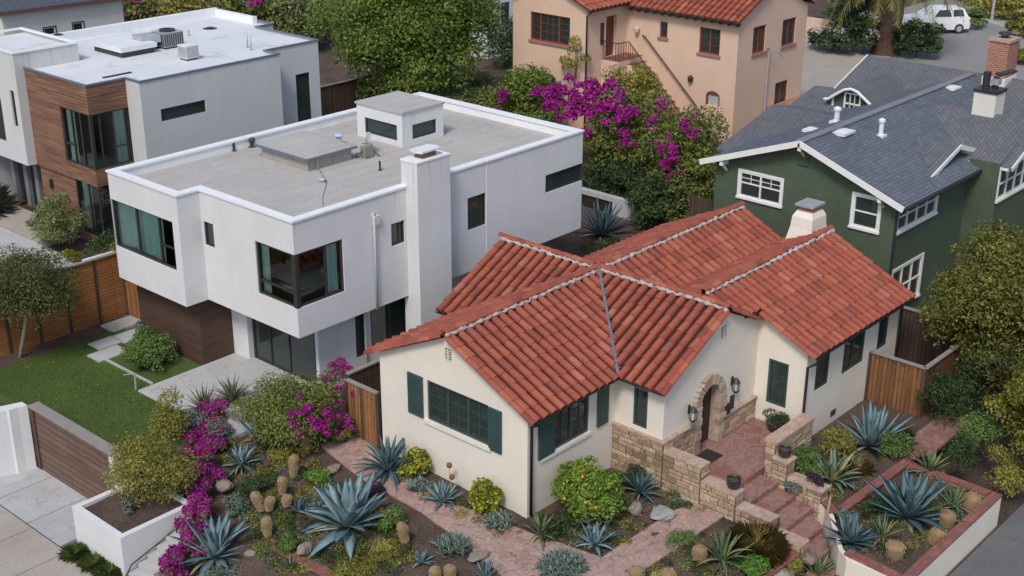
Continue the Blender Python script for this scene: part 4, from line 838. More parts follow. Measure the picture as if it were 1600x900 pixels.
# ground floor
lw1, lw2 = (25.5, 25.92, 0.7, 2.42), (26.15, 28.0, 0.75, 2.40)
wl.wall('y', 29.55, 24.2, 33, -0.3, 2.5, [lw1, lw2], 0.10); wl.wall('x', 24.2, 29.55, 29.72, -0.3, 2.5); wl.wall('x', 23.75, 32.9, 33.70, -0.3, 2.5); wl.poly([(23.75, 32.9, 0), (24.0, 32.9, 0), (24.0, 32.9, 2.5), (23.75, 32.9, 2.5)]); wl.wall('y', 29.72, 23.95, 24.2, -0.3, 2.5); wl.wall('x', 23.95, 29.55, 29.72, -0.3, 2.5); wl.wall('y', 29.55, 23.95, 24.2, -0.3, 2.5)
wl.build('wall', WHITE, W)
path = [(22.74, 28.93), (31.0, 28.93), (31.0, 28.915), (36.1, 28.915), (36.1, 37.25), (21.9, 37.25), (21.9, 33.45), (22.74, 33.45)]
m_ = MB(); m_.poly([(x, y, 5.88) for x, y in path]); m_.build('roof', DECK, W)
m_ = MB(); m_.ring([(22.755, 28.945), (36.085, 28.945), (36.085, 37.235), (21.915, 37.235), (21.915, 33.465), (22.755, 33.465)], 0.21, 5.86, ZT-0.002); m_.build('parapet', WCOPE, W)
co = [(22.70, 28.89), (31.0, 28.89), (31.0, 28.875), (36.14, 28.875), (36.14, 37.29), (21.86, 37.29), (21.86, 33.41), (22.70, 33.41)]
m_ = MB(); m_.ring(co, 0.31, ZT, ZT+0.065); m_.build('coping', WCOPE, W)
# brown clad base
m_ = MB(); m_.wall('x', 22.5, 33.70, 37.25, -0.2, 2.497); m_.wall('y', 33.70, 22.5, 23.75, -0.2, 2.497); m_.wall('y', 37.25, 22.5, 23.75, -0.2, 2.497); m_.build('timber_cladding', DARKWOOD, W)
# windows
window(W, 'x', 21.9, *pw, BRONZE, 0.10, 0.06, mull=(34.65, 35.05+0.85), trans=[(33.86, 34.6, 4.32)], clear=True, curtains=[(34.70, 37.15)], room=1.2)
window(W, 'x', 22.74, *sl1, BRONZE, 0.09, 0.035)
window(W, 'x', 22.74, *cwl, BRONZE, 0.09, 0.07, trans=[(29.02, 30.7, 3.92)], clear=True, curtains=[(30.42, 30.74)], room=0)
window(W, 'y', 28.93, 22.84, *cwr[1:], BRONZE, 0.09, 0.07, mull=(23.95,), trans=[(22.9, 23.95, 3.92)], clear=True, curtains=[(24.0, 24.58)], room=0)
m_ = MB(); m_.box(22.76, 22.92, 28.95, 29.11, 3.46, 5.18); m_.build('corner_post', BRONZE, W)
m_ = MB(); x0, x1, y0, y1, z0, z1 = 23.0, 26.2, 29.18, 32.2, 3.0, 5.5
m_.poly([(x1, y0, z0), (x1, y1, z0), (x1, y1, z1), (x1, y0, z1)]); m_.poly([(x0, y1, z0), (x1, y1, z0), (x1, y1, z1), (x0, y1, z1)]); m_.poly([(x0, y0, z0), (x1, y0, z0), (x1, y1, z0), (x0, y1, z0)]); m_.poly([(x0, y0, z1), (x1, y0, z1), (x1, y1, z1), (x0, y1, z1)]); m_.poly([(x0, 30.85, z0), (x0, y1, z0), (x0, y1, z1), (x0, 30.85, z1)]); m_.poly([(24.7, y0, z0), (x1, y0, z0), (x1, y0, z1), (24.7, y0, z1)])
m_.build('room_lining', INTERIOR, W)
bt = thing('bed', (24.2, 30.3, 3.0), 'pale made bed seen through the corner window of the white house', 'bed'); m_ = MB(); m_.box(23.5, 25.4, 29.7, 31.2, 3.02, 3.42); m_.build('bed_frame', BRONZE, bt); m_ = MB(); m_.box(23.45, 25.35, 29.68, 31.22, 3.424, 3.66); m_.build('mattress', BEDCLOTH, bt)
m_ = MB(); m_.lathe((25.0, 30.1, 3.66), [(0.05, 0), (0.25, 0.05), (0.27, 0.12), (0.2, 0.2), (0.02, 0.22)], 10); m_.build('pillow', BEDCLOTH, bt, True)
window(W, 'y', 28.93, *s2, BRONZE, 0.09, 0.045, mull=(27.02,)); window(W, 'y', 28.93, *s3, BRONZE, 0.09, 0.05, mull=(30.82,))
window(W, 'y', 28.915, *rw, BRONZE, 0.09, 0.05); window(W, 'y', 29.55, *lw1, BRONZE, 0.06, 0.04); window(W, 'y', 29.55, *lw2, BRONZE, 0.06, 0.05, mull=(27.0,))
m_ = MB(); m_.poly([(36.105, 28.95, 4.36), (36.105, 29.85, 4.36), (36.105, 29.85, 4.98), (36.105, 28.95, 4.98)]); m_.build('pane', GLASS, W)
# sliding doors under the overhang
m_ = MB(); c = 23.98
for y in (29.74, 31.02, 31.98, 32.84): m_.box(c-0.04, c+0.04, y-0.035, y+0.035, 0.2, 2.5)
m_.box(c-0.035, c+0.035, 29.78, 32.80, 0.2, 0.26); m_.box(c-0.035, c+0.035, 29.78, 32.80, 2.43, 2.497); sd_ = m_.build('sliding_door', BRONZE, W); m_ = MB(); m_.poly([(c, 29.76, 0.25), (c, 32.82, 0.25), (c, 32.82, 2.45), (c, 29.76, 2.45)]); m_.build('pane', GLASS, sd_)
# chimney
m_ = MB(); m_.box(27.30, 28.75, 28.40, 29.12, -0.2, 7.02); ch = m_.build('chimney', WHITE, W); m_ = MB(); m_.box(27.28, 28.77, 28.38, 29.14, 7.022, 7.075); m_.build('chimney_coping', WCOPE, ch)
m_ = MB(); m_.box(27.72, 28.32, 28.60, 28.92, 7.08, 7.27); m_.build('flue', M('rusty_flue_metal', (0.16, 0.11, 0.09), 0.7, 0.3, 8, 0.2, bump=0.2), ch); m_ = MB(); m_.poly([(27.60, 28.50, 7.30), (28.44, 28.50, 7.30), (28.52, 28.76, 7.42), (28.44, 29.02, 7.30), (27.60, 29.02, 7.30), (27.54, 28.76, 7.42)]); m_.prism([(27.60, 28.48), (28.42, 28.48), (28.50, 28.76), (28.42, 29.04), (27.60, 29.04), (27.52, 28.76)], 7.275, 7.33); m_.f.pop(0); m_.build('chimney_cowl', WHITEMETAL, ch)
# roof lantern box
m_ = MB(); xa, xb, ya, yb = 31.0, 33.05, 32.95, 35.3
m_.wall('x', xa, ya, yb, 5.85, 7.08, [(33.22, 34.9, 6.07, 6.64)], 0.1); m_.wall('y', ya, xa, xb, 5.85, 7.08, [(31.5, 32.7, 6.07, 6.60)], 0.1); m_.wall('x', xb, ya, yb, 5.85, 7.08); m_.wall('y', yb, xa, xb, 5.85, 7.08)
rl = m_.build('roof_lantern', WHITE, W); m_ = MB(); m_.box(xa-0.05, xb+0.05, ya-0.05, yb+0.05, 7.082, 7.15); m_.build('lantern_roof', DECK, rl)
for q in (('x', xa, 33.22, 34.9, 6.07, 6.64), ('y', ya, 31.5, 32.7, 6.07, 6.60)):
    m_ = MB(); ax, c, u0, u1, z0, z1 = q
    for (p0, p1, p2, p3) in ((u0, u0+.05, z0, z1), (u1-.05, u1, z0, z1), (u0+.05, u1-.05, z0, z0+.05), (u0+.05, u1-.05, z1-.05, z1)): m_.fbox(ax, c, p0, p1, p2, p3, 0.04, 0.11)
    m_.build('window_frame', BRONZE, rl); m_ = MB(); m_.poly([m_.fp(ax, c, u0, z0, .08), m_.fp(ax, c, u1, z0, .08), m_.fp(ax, c, u1, z1, .08), m_.fp(ax, c, u0, z1, .08)]); m_.build('pane', GLASS, rl)
# roof hatch
m_ = MB(); m_.box(26.92, 28.85, 33.22, 35.65, 5.86, 6.28); rh = m_.build('roof_hatch', M('beige_hatch_panel', (0.36, 0.335, 0.30), 0.9, 0.1, 1.5, 0.1, brick=(1.0, 5, 0.012, (0.34, 0.32, 0.285), (0.18, 0.17, 0.15), False, 0)), W)
m_ = MB(); m_.box(26.75, 28.98, 33.05, 35.85, 6.283, 6.36); m_.build('hatch_edge', BLUEMETAL, rh); m_ = MB(); m_.box(26.79, 28.94, 33.09, 35.81, 6.30, 6.366); m_.build('hatch_lid', DECK, rh)
m_ = MB(); m_.tube([(27.30, 33.17, 5.9), (27.30, 33.17, 6.27)], 0.025, 6); m_.build('hatch_pipe', GALV, rh)
# pipes and vents on the roof
m_ = MB(); m_.tube([(25.83, 28.83, 2.5), (25.83, 28.83, 5.55), (25.83, 28.90, 5.66), (25.95, 28.90, 5.66)], 0.04, 8); m_.build('downpipe', GREY, W, True); m_ = MB(); m_.box(25.84, 26.06, 28.80, 28.926, 5.32, 5.60); m_.build('rain_hopper', GREY, W); MB().tube([(25.83, 29.45, -0.2), (25.83, 29.45, 2.5)], 0.04, 8).build('downpipe', GREY, W, True)
def vent(x, y, z, r, h, mat=GALV, cap=True, root=W, lean=0):
    m_ = MB(); m_.lathe((x, y, z), [(r*2.2, 0), (r*1.3, 0.03), (r, 0.05), (r, h)], 10)
    if cap: m_.lathe((x, y, z+h), [(r*1.5, -0.02), (r*1.9, 0.03), (r*1.4, 0.09), (0.01, 0.11)], 10)
    m_.build('roof_vent', mat, root)
vent(29.75, 34.9, 5.88, 0.09, 0.30, M('pale_blue_vent', (0.42, 0.55, 0.66), 0.5, 0.1, 5, 0.05)); vent(28.62, 31.55, 5.88, 0.035, 0.32, BLACKMETAL, False); vent(26.45, 31.95, 5.88, 0.07, 0.08); vent(26.75, 37.0, 5.88, 0.045, 0.30, BLACKMETAL, False); vent(27.5, 36.95, 5.88, 0.07, 0.22, BLACKMETAL); vent(33.9, 36.3, 5.88, 0.035, 0.28, GALV, False)
sdsh = thing('satellite_dish', (29.75, 33.4, 5.88), 'small grey satellite dish with tangled cables beside the roof box', 'satellite dish')
m_ = MB(); m_.tube([(29.75, 33.4, 5.88), (29.75, 33.4, 6.25)], 0.025, 6); m_.box(29.45, 30.05, 33.1, 33.7, 5.883, 5.91); m_.build('mast', GALV, sdsh); m_ = MB(); b0 = 0
for i in range(5):
    for j in range(12): a = 2*math.pi*j/12; r = 0.09*i; m_.v.append((29.75-0.10+0.35*r*r*4+r*math.cos(a)*0.35, 33.4-0.05+r*math.cos(a)*0.9*1, 6.3+r*math.sin(a)*0.9))
for i in range(4):
    for j in range(12): m_.f.append((i*12+j, i*12+(j+1) % 12, i*12+12+(j+1) % 12, i*12+12+j))
m_.build('dish', GALV, sdsh, True); MB().tube([(29.75, 33.35, 6.22), (29.4, 33.3, 6.3)], 0.012, 5).build('feed_arm', BLACKMETAL, sdsh)
cu = thing('condenser_unit', (29.35, 33.2, 5.88), 'weathered little condenser unit with loose pipes on the grey roof deck', 'air conditioner'); m_ = MB(); m_.box(29.15, 29.5, 32.85, 33.1, 5.93, 6.3); m_.build('casing', FCAP, cu)
m_ = MB(); m_.tube([(29.1, 32.95, 6.2), (29.0, 33.0, 6.0), (29.05, 33.2, 5.9), (29.3, 33.5, 5.9), (29.9, 33.6, 5.9)], 0.02, 6); m_.tube([(29.5, 33.0, 6.1), (29.65, 32.9, 6.0), (29.7, 32.7, 5.9)], 0.02, 6); m_.build('pipe', BLACKMETAL, cu); m_ = MB(); m_.box(29.18, 29.22, 32.87, 33.08, 5.884, 5.93); m_.box(29.42, 29.46, 32.87, 33.08, 5.884, 5.93); m_.build('foot', GALV, cu)
m_ = MB(); m_.tube([(27.3, 33.1, 5.9), (26.6, 31.9, 5.893), (25.3, 30.6, 5.893), (24.5, 29.6, 5.893)], 0.008, 4); tag(m_.build('roof_cable', BLACKMETAL), 'thin dark cable lying across the grey roof of the white house', 'cable')

# ================================================================ grey modern house
Y = thing('grey_modern_house', (26.56, 46.03, 0.2), 'grey stucco modern house with teak cladding and a white membrane roof', 'house')
ZG = 6.72; wl = MB()
gs = (29.18, 31.34, 4.97, 5.48); gt = (36.92, 37.72, 2.9, 5.40)
wl.wall('x', 28.33, 45.05, 46.03, 0, ZG); wl.wall('y', 45.05, 28.33, 35.3, 0, ZG, [gs], 0.12); wl.wall('x', 35.3, 45.05, 46.05, 0, ZG); wl.wall('y', 46.05, 35.3, 38.3, 0, ZG, [gt], 0.12); wl.wall('x', 38.3, 46.05, 50.5, 0, ZG); wl.wall('y', 50.5, 38.3, 39.3, 0, ZG); wl.wall('x', 39.3, 50.5, 54.9, 0, ZG); wl.wall('y', 54.9, 26.56, 39.3, 0, ZG)
tw, tb_ = (51.0, 51.32, 4.25, 5.78), (52.2, 54.5, 3.4, 5.3)
wl.wall('x', 26.15, 50.65, 55.2, 2.65, 7.36, [tw, tb_], 0.15); wl.wall('y', 50.65, 26.15, 29.1, 2.65, 7.36); wl.wall('x', 29.1, 50.65, 55.2, 6.6, 7.36); wl.poly([(26.15, 50.65, 2.65), (29, 50.65, 2.65), (29, 55.2, 2.65), (26.15, 55.2, 2.65)])
wl.build('wall', GREY, Y)
gp = [(26.56, 46.03), (28.33, 46.03), (28.33, 45.05), (35.3, 45.05), (35.3, 46.05), (38.3, 46.05), (38.3, 50.5), (39.3, 50.5), (39.3, 54.9), (26.56, 54.9)]
m_ = MB(); m_.poly([(x, y, 6.62) for x, y in gp]); m_.poly([(26.15, 50.65, 7.2), (29.1, 50.65, 7.2), (29.1, 55.2, 7.2), (26.15, 55.2, 7.2)]); m_.build('roof', WDECK, Y)
go = [(26.52, 45.99), (28.29, 45.99), (28.29, 45.01), (35.34, 45.01), (35.34, 46.01), (38.34, 46.01), (38.34, 50.46), (39.34, 50.46), (39.34, 54.94), (26.52, 54.94)]
m_ = MB(); m_.ring(go, 0.10, ZG, ZG+0.06); m_.build('edge_flashing', BLUEMETAL, Y); m_ = MB(); m_.ring([(26.11, 50.61), (29.14, 50.61), (29.14, 55.24), (26.11, 55.24)], 0.16, 7.36, 7.43); m_.build('coping', WCOPE, Y)
m_ = MB(); m_.box(29.15, 39.2, 54.62, 54.88, 6.62, 7.0); m_.box(38.98, 39.24, 51.6, 54.60, 6.62, 6.96); m_.build('parapet', WCOPE, Y)
uw1, uw2 = (46.03, 48.2, 3.28, 5.57), (26.56, 28.33, 3.30, 5.57)
m_ = MB(); m_.wall('x', 26.56, 46.03, 50.648, 2.62, ZG-0.002, [uw1], 0.15); m_.wall('y', 46.03, 26.56, 28.328, 2.62, ZG-0.002, [uw2], 0.15); m_.poly([(26.56, 46.03, 2.62), (28.3, 46.03, 2.62), (28.3, 50.6, 2.62), (26.56, 50.6, 2.62)]); m_.wall('x', 26.68, 47.9, 50.64, 0.0, 2.615); m_.poly([(26.68, 47.9, 0), (27.1, 47.9, 0), (27.1, 47.9, 2.615), (26.68, 47.9, 2.615)]); m_.wall('x', 26.60, 45.2, 47.9, -0.1, 0.42); m_.wall('y', 45.2, 26.6, 28.3, -0.1, 0.42); m_.build('teak_cladding', TEAK, Y)
window(Y, 'x', 26.56, 46.13, *uw1[1:], BRONZE, 0.10, 0.06, mull=(46.85, 47.5), trans=[(47.5, 48.14, 4.05)], clear=True, curtains=[(47.55, 48.1)], room=0)
window(Y, 'y', 46.03, 26.66, *uw2[1:], BRONZE, 0.10, 0.06, mull=(27.02, 27.62), trans=[(27.66, 28.27, 4.05)], clear=True, curtains=[(27.68, 28.2)], room=0)
m_ = MB(); m_.box(26.575, 26.70, 46.045, 46.17, 3.29, 5.57); m_.build('corner_post', BRONZE, Y); m_ = MB(); m_.box(26.62, 28.25, 46.2, 48.3, 2.95, 3.25); m_.build('window_seat', BEDCLOTH, Y)
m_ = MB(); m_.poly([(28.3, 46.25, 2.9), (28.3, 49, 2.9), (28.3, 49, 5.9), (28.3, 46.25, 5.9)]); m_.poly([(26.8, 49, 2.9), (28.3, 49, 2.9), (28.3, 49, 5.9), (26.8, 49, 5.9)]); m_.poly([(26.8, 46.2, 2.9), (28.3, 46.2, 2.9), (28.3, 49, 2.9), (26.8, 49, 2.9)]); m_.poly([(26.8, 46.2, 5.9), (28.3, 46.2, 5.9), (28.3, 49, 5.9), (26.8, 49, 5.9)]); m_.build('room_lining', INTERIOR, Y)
m_ = MB(); c = 26.70
for y in (45.3, 46.2, 46.95, 47.85): m_.box(c-0.03, c+0.05, y-0.04, y+0.04, 0.42, 2.61)
m_.box(c-0.03, c+0.05, 45.34, 47.81, 0.42, 0.48); gd = m_.build('garden_window', BRONZE, Y); m_ = MB(); m_.poly([(c, 45.3, 2.6), (c, 47.85, 2.6), (c, 47.85, 0.45), (c, 45.3, 0.45)]); m_.build('pane', CLEAR, gd)
m_ = MB()
for i in range(16): y0, y1 = 47.05+i*0.045, 47.05+(i+1)*0.045; m_.poly([(26.86+0.03*math.sin(i*1.3), y0, 0.4), (26.86+0.03*math.sin((i+1)*1.3), y1, 0.4), (26.86+0.03*math.sin((i+1)*1.3), y1, 2.6), (26.86+0.03*math.sin(i*1.3), y0, 2.6)])
m_.build('curtain', CURTAIN, gd); m_ = MB(); m_.poly([(28.2, 45.2, 0), (28.2, 47.9, 0), (28.2, 47.9, 2.6), (28.2, 45.2, 2.6)]); m_.poly([(26.75, 47.88, 0), (28.2, 47.88, 0), (28.2, 47.88, 2.6), (26.75, 47.88, 2.6)]); m_.poly([(26.75, 45.2, 0.43), (28.2, 45.2, 0.43), (28.2, 47.9, 0.43), (26.75, 47.9, 0.43)]); m_.build('room_lining', INTERIOR, gd)
window(Y, 'y', 45.05, *gs, BRONZE, 0.09, 0.045); window(Y, 'y', 46.05, *gt, BRONZE, 0.09, 0.05); window(Y, 'x', 26.15, *tw, BRONZE, 0.12, 0.03); window(Y, 'x', 26.15, *tb_, BRONZE, 0.10, 0.05)
# recessed entrance and carport side
NAVY = M('navy_entrance_panel', (0.030, 0.036, 0.048), 0.6, 0.12, 2, 0.05, bump=0.05)
m_ = MB(); m_.wall('x', 27.6, 50.2, 60, 0.1, 2.65); m_.wall('y', 50.3, 26.7, 27.6, 0.1, 2.6); m_.build('entrance_panel', NAVY, Y); m_ = MB()
for y in (51.6, 52.5, 53.6): m_.box(27.0, 27.18, y, y+0.3, 0.2, 2.648)
m_.build('entrance_column', M('shaded_column_grey', (0.19, 0.20, 0.20), 0.7), Y); m_ = MB(); m_.box(26.55, 26.66, 49.72, 49.84, 1.75, 2.15); m_.build('wall_lantern', BLACKMETAL, Y)  # column grey is darkened to paint in the shade of the recess
for q in ((29.9, 53.6, 6.64, 0.12, 0.05), (35.3, 51.6, 6.62, 0.05, 0.25), (37.0, 52.3, 6.62, 0.16, 0.06)): vent(q[0], q[1], q[2] if q[0] > 30 else 7.2, q[3], q[4], BLACKMETAL if q[4] < 0.2 else GALV, False, Y)
for x, y in ((35.3, 47.0), (35.5, 47.5)): MB().tube([(x, y, 6.62), (x, y, 7.25)], 0.035, 8).build('vent_pipe', GALV, Y, True)
m_ = MB(); m_.box(28.0, 29.3, 47.05, 47.17, 6.622, 6.67); m_.build('roof_drain', BLACKMETAL, Y)
def ac(x, y, w_, d_, h, label, fan=True, body=WHITEMETAL):
    t = thing('rooftop_unit', (x, y, 6.62), label, 'air conditioner'); m_ = MB(); m_.box(x-w_/2, x+w_/2, y-d_/2, y+d_/2, 6.70, 6.70+h); m_.build('casing', body, t); m_ = MB()
    for i in range(9): u = -w_/2+w_*(i+0.5)/9; m_.box(x+u-w_*0.035, x+u+w_*0.035, y-d_/2-0.015, y-d_/2-0.003, 6.74, 6.66+h)
    for i in range(9): u = -d_/2+d_*(i+0.5)/9; m_.box(x-w_/2-0.015, x-w_/2-0.003, y+u-d_*0.035, y+u+d_*0.035, 6.74, 6.66+h)
    m_.build('grille', M('dark_grille', (0.09, 0.095, 0.10), 0.6, 0.1, 3, 0.05) if fan else GALV, t); m_ = MB(); m_.box(x-w_/2+0.05, x+w_/2-0.05, y-d_/2+0.05, y+d_/2-0.05, 6.622, 6.70); m_.build('base_rail', BLACKMETAL, t)
    if fan: m_ = MB(); m_.lathe((x, y, 6.70+h), [(w_*0.34, 0.0), (w_*0.36, 0.08), (w_*0.30, 0.09), (w_*0.05, 0.03)], 16); m_.build('fan_shroud', BLACKMETAL, t)
    return t
ac(33.3, 50.3, 1.0, 0.95, 0.62, 'grey rooftop unit with a black fan and dark grilles', True, GALV); ac(32.4, 47.5, 0.62, 0.6, 0.55, 'small white slatted box unit standing alone on the white roof', False)
m_ = MB(); m_.poly([(32.0, 50.9, 7.25), (32.75, 50.75, 6.75), (32.75, 50.1, 6.75), (32.0, 50.2, 7.2)]); m_.prism([(31.9, 50.2), (32.75, 50.0), (32.75, 50.8), (31.9, 50.9)], 6.95, 7.28); m_.build('duct_hood', GALV, D.objects['rooftop_unit'])
t = thing('roof_skylight', (31.6, 51.2, 6.62), 'broad low white skylight box on the white roof', 'skylight'); m_ = MB(); m_.box(30.6, 32.2, 49.75, 51.9, 6.622, 6.86); m_.build('upstand', M('dark_upstand', (0.06, 0.065, 0.075), 0.7, 0.2, 3, 0.1), t); m_ = MB(); m_.box(30.5, 32.3, 49.65, 52.0, 6.863, 7.06); m_.build('lid', WHITEMETAL, t)

# ================================================================ green craftsman house
E_ = thing('craftsman_house', (39.15, 18.1, 0), 'dark green craftsman house with white trim and blue grey shingle roof', 'house')
wl = MB(); gx = 39.12
ga, gb_ = (22.42, 24.1, 4.12, 5.02), (18.70, 19.62, 4.06, 5.14)
wl.wall('x', gx, 18.1, 25.15, -0.3, 5.2, [ga, gb_], 0.06); wl.poly([(gx, 18.1, 5.2), (gx, 25.15, 5.2), (gx, 21.64, 6.52)])
gc_ = (39.30, 42.15, 4.12, 5.06); lo = (38.0+1.4, 41.6, 1.2, 2.65)
wl.wall('y', 18.1, gx, 44.6, -0.3, 5.3, [gc_, lo], 0.06); wl.wall('x', 44.6, 17.0, 18.1, -0.3, 5.5)
bw = (44.72, 47.6, 4.15, 5.25); wl.wall('y', 17.0, 44.6, 50.2, -0.3, 5.45, [bw], 0.06); wl.poly([(44.6, 17.0, 5.45), (50.2, 17.0, 5.45), (47.4, 17.0, 6.45)])
wl.wall('y', 25.15, gx, 52, -0.3, 5.2); wl.wall('x', 50.2, 12, 17.0, -0.3, 5.5)
# small cross gable over the window band
wl.poly([(41.55, 18.62, 5.35), (46.0, 18.62, 5.2), (44.0, 18.62, 5.98)])
wl.build('wall', GREEN, E_)
def gable_roof(nm, root, ax, c, z, k, a, b, s0, s1, mat, th=0.10, both=True):
    "two shingled planes as thin slabs"
    m_ = MB()
    for sg, sp in ((-1, s0), (1, s1)):
        if sp <= 0: continue
        f = (lambda s, d, zz: (s, c+sg*d, zz)) if ax == 'x' else (lambda s, d, zz: (c+sg*d, s, zz))
        q = [f(a, 0, z), f(b, 0, z), f(b, sp, z-k*sp), f(a, sp, z-k*sp)]; lo_ = [(p[0], p[1], p[2]-th) for p in q]
        m_.poly(q); m_.poly(lo_[::-1])
        for i in range(4): m_.poly([q[i], q[(i+1) % 4], lo_[(i+1) % 4], lo_[i]])
    return m_.build(nm, mat, root, swap=(ax == 'y'))
k = 0.37
r_main = gable_roof('roof', E_, 'x', 21.64, 6.66, k, 38.73, 52.6, 3.96, 3.92, SHINGLE)
r_rear = gable_roof('roof', E_, 'y', 52.5, 6.70, k, 17.8, 26.4, 4.2, 6, SHINGLE_S)
r_big = gable_roof('roof', E_, 'y', 47.4, 6.50, 0.40, 16.62, 21.2, 2.75, 2.9, SHINGLE_S)
r_small = gable_roof('roof', E_, 'y', 44.0, 6.05, 0.32, 18.28, 21.1, 2.12, 2.1, SHINGLE_S)
for xr, y1, hw in ((45.3, 26.6, 3.2), (49.2, 27.0, 2.6)):
    zr = 5.86; gable_roof('roof', E_, 'y', xr, zr, 0.24, 22.5, y1, hw*1.25, hw, SHINGLE_S)
wl = MB(); wl.wall('y', 25.9, 41.9, 52, -0.3, 4.95); wl.build('wall', GREEN, E_)
m_ = MB(); m_.beam((38.72, 21.64, 6.67), (52.3, 21.64, 6.67), 0.30, 0.05); m_.build('ridge_cap', RIDGESH, E_)
# barge boards, brackets
def barge(p, q, h=0.20, w=0.05, up=(0, 0, 1), root=E_): m_ = MB(); m_.beam(p, q, w, h, up); return m_.build('barge_board', TRIM, root)
barge((38.69, 21.66, 6.60), (38.69, 17.66, 6.60-k*3.96)); barge((38.69, 21.62, 6.60), (38.69, 25.58, 6.60-k*3.92))
barge((44.0, 18.25, 6.01), (41.86, 18.25, 5.34), 0.15); barge((44.0, 18.25, 6.01), (46.0, 18.25, 5.38), 0.17)
barge((47.4, 16.59, 6.46), (44.66, 16.59, 5.36), 0.15); barge((47.4, 16.59, 6.46), (50.3, 16.59, 5.30), 0.15); barge((52.5, 26.43, 6.66), (48.3, 26.43, 5.12), 0.13)
m_ = MB(); m_.beam((38.78, 17.64, 5.12), (44.6, 17.64, 5.12), 0.09, 0.09); m_.build('gutter', BLACKMETAL, E_); m_ = MB(); m_.beam((44.66, 16.7, 5.33), (44.66, 18.6, 5.33), 0.07, 0.10); m_.build('gutter', TRIM, E_)
m_ = MB(); m_.tube([(39.08, 18.02, 5.0), (39.08, 18.02, 0)], 0.045, 8); m_.build('downpipe', BLACKMETAL, E_)
for y in (21.64, 18.55, 24.7):
    z = 6.45-k*abs(y-21.64); m_ = MB(); m_.beam((38.72, y, z-0.05), (39.14, y, z-0.05), 0.13, 0.16); m_.beam((38.82, y, z-0.12), (39.11, y, z-0.38), 0.08, 0.08); m_.build('bracket', TRIM, E_)
for x in (42.5, 43.9, 45.0):
    z = 5.95-0.32*abs(x-44.0); m_ = MB(); m_.beam((x, 18.28, z-0.05), (x, 18.61, z-0.05), 0.09, 0.12); m_.beam((x, 18.32, z-0.1), (x, 18.6, z-0.32), 0.07, 0.07); m_.build('bracket', TRIM, E_)
for x in (45.2, 46.6):
    z = 6.3-0.4*abs(x-47.4); m_ = MB(); m_.beam((x, 16.62, z-0.05), (x, 17.0, z-0.05), 0.09, 0.12); m_.beam((x, 16.7, z-0.1), (x, 16.97, z-0.4), 0.07, 0.07); m_.build('bracket', TRIM, E_)
gv = MB(); gv.fbox('x', gx, 21.42, 21.86, 5.72, 6.16, -0.03, -0.004); g_ = gv.build('gable_vent', GREEN, E_); gv = MB()
for i in range(6): gv.fbox('x', gx, 21.45, 21.83, 5.75+i*0.065, 5.775+i*0.065, -0.06, -0.031)
gv.build('louvre', GREEN, g_)
CS = (0.09, TRIM)
um = (ga[0]+ga[1])/2; zm = (ga[2]+ga[3])/2+0.05
window(E_, 'x', gx, *ga, TRIM, 0.03, 0.05, mull=(um,), trans=[(ga[0]+.05, um-.03, zm), (um+.03, ga[1]-.05, zm)], munt=[(ga[0]+.05, um-.03, zm, ga[3]-.05, 2, 2), (um+.03, ga[1]-.05, zm, ga[3]-.05, 2, 2)], casing=CS)
window(E_, 'x', gx, *gb_, TRIM, 0.03, 0.05, trans=[(gb_[0]+.05, gb_[1]-.05, (gb_[2]+gb_[3])/2)], casing=CS)
def band(op, c, n, lat=0.5, ax='y'):
    a, b, e, f = op; st = (b-a)/n; ms = [a+st*i for i in range(1, n)]
    window(E_, ax, c, a, b, e, f, TRIM, 0.03, 0.05, mull=ms, trans=[(a+st*i+.03, a+st*(i+1)-.03, e+(f-e)*lat) for i in range(n)], casing=CS)
band(gc_, 18.1, 4); band(lo, 18.1, 3); band(bw, 17.0, 4)
# eyebrow dormer on the back slope
dm = MB(); dx, dy, dz = 47.9, 24.55, 5.75; pr = [(-1.15, 0.0), (-0.95, 0.05), (-0.65, 0.28), (-0.3, 0.52), (0.0, 0.60), (0.3, 0.52), (0.65, 0.28), (0.95, 0.08), (1.15, 0.0)]
dm.poly([(dx, dy-u, dz+h) for u, h in pr]+[(dx, dy-1.15, dz-0.55), (dx, dy+1.15, dz-0.55)]); d_ = dm.build('dormer', GREEN, E_); m_ = MB()
for (u0, h0), (u1, h1) in zip(pr[:-1], pr[1:]): m_.poly([(dx-0.25, dy-u0, dz+h0+.06), (dx-0.25, dy-u1, dz+h1+.06), (dx+3.2, dy-u1, dz+h1+.06), (dx+3.2, dy-u0, dz+h0+.06)])
m_.build('dormer_roof', SHINGLE_S, d_); m_ = MB(); m_.tube([(dx-0.25, dy-u, dz+h+0.03) for u, h in pr], 0.06, 6); m_.build('dormer_trim', TRIM, d_)
m_ = MB()
for (p0, p1, p2, p3) in ((-0.37, -0.30, -0.5, 0.42), (0.30, 0.37, -0.5, 0.42), (-0.30, 0.30, -0.5, -0.42), (-0.3, 0.3, 0.36, 0.42), (-0.3, 0.3, -0.06, 0.0), (-0.115, -0.085, -0.42, 0.36), (0.085, 0.115, -0.42, 0.36), (-1.1, -1.0, -0.55, 0.0), (0.82, 0.9, -0.55, 0.12)): m_.box(dx-0.06, dx-0.004, dy+p0, dy+p1, dz+p2, dz+p3)
m_.build('dormer_frame', TRIM, d_); m_ = MB(); m_.poly([(dx-0.02, dy-0.3, dz-0.42), (dx-0.02, dy+0.3, dz-0.42), (dx-0.02, dy+0.3, dz+0.36), (dx-0.02, dy-0.3, dz+0.36)]); m_.build('pane', GLASS, d_)
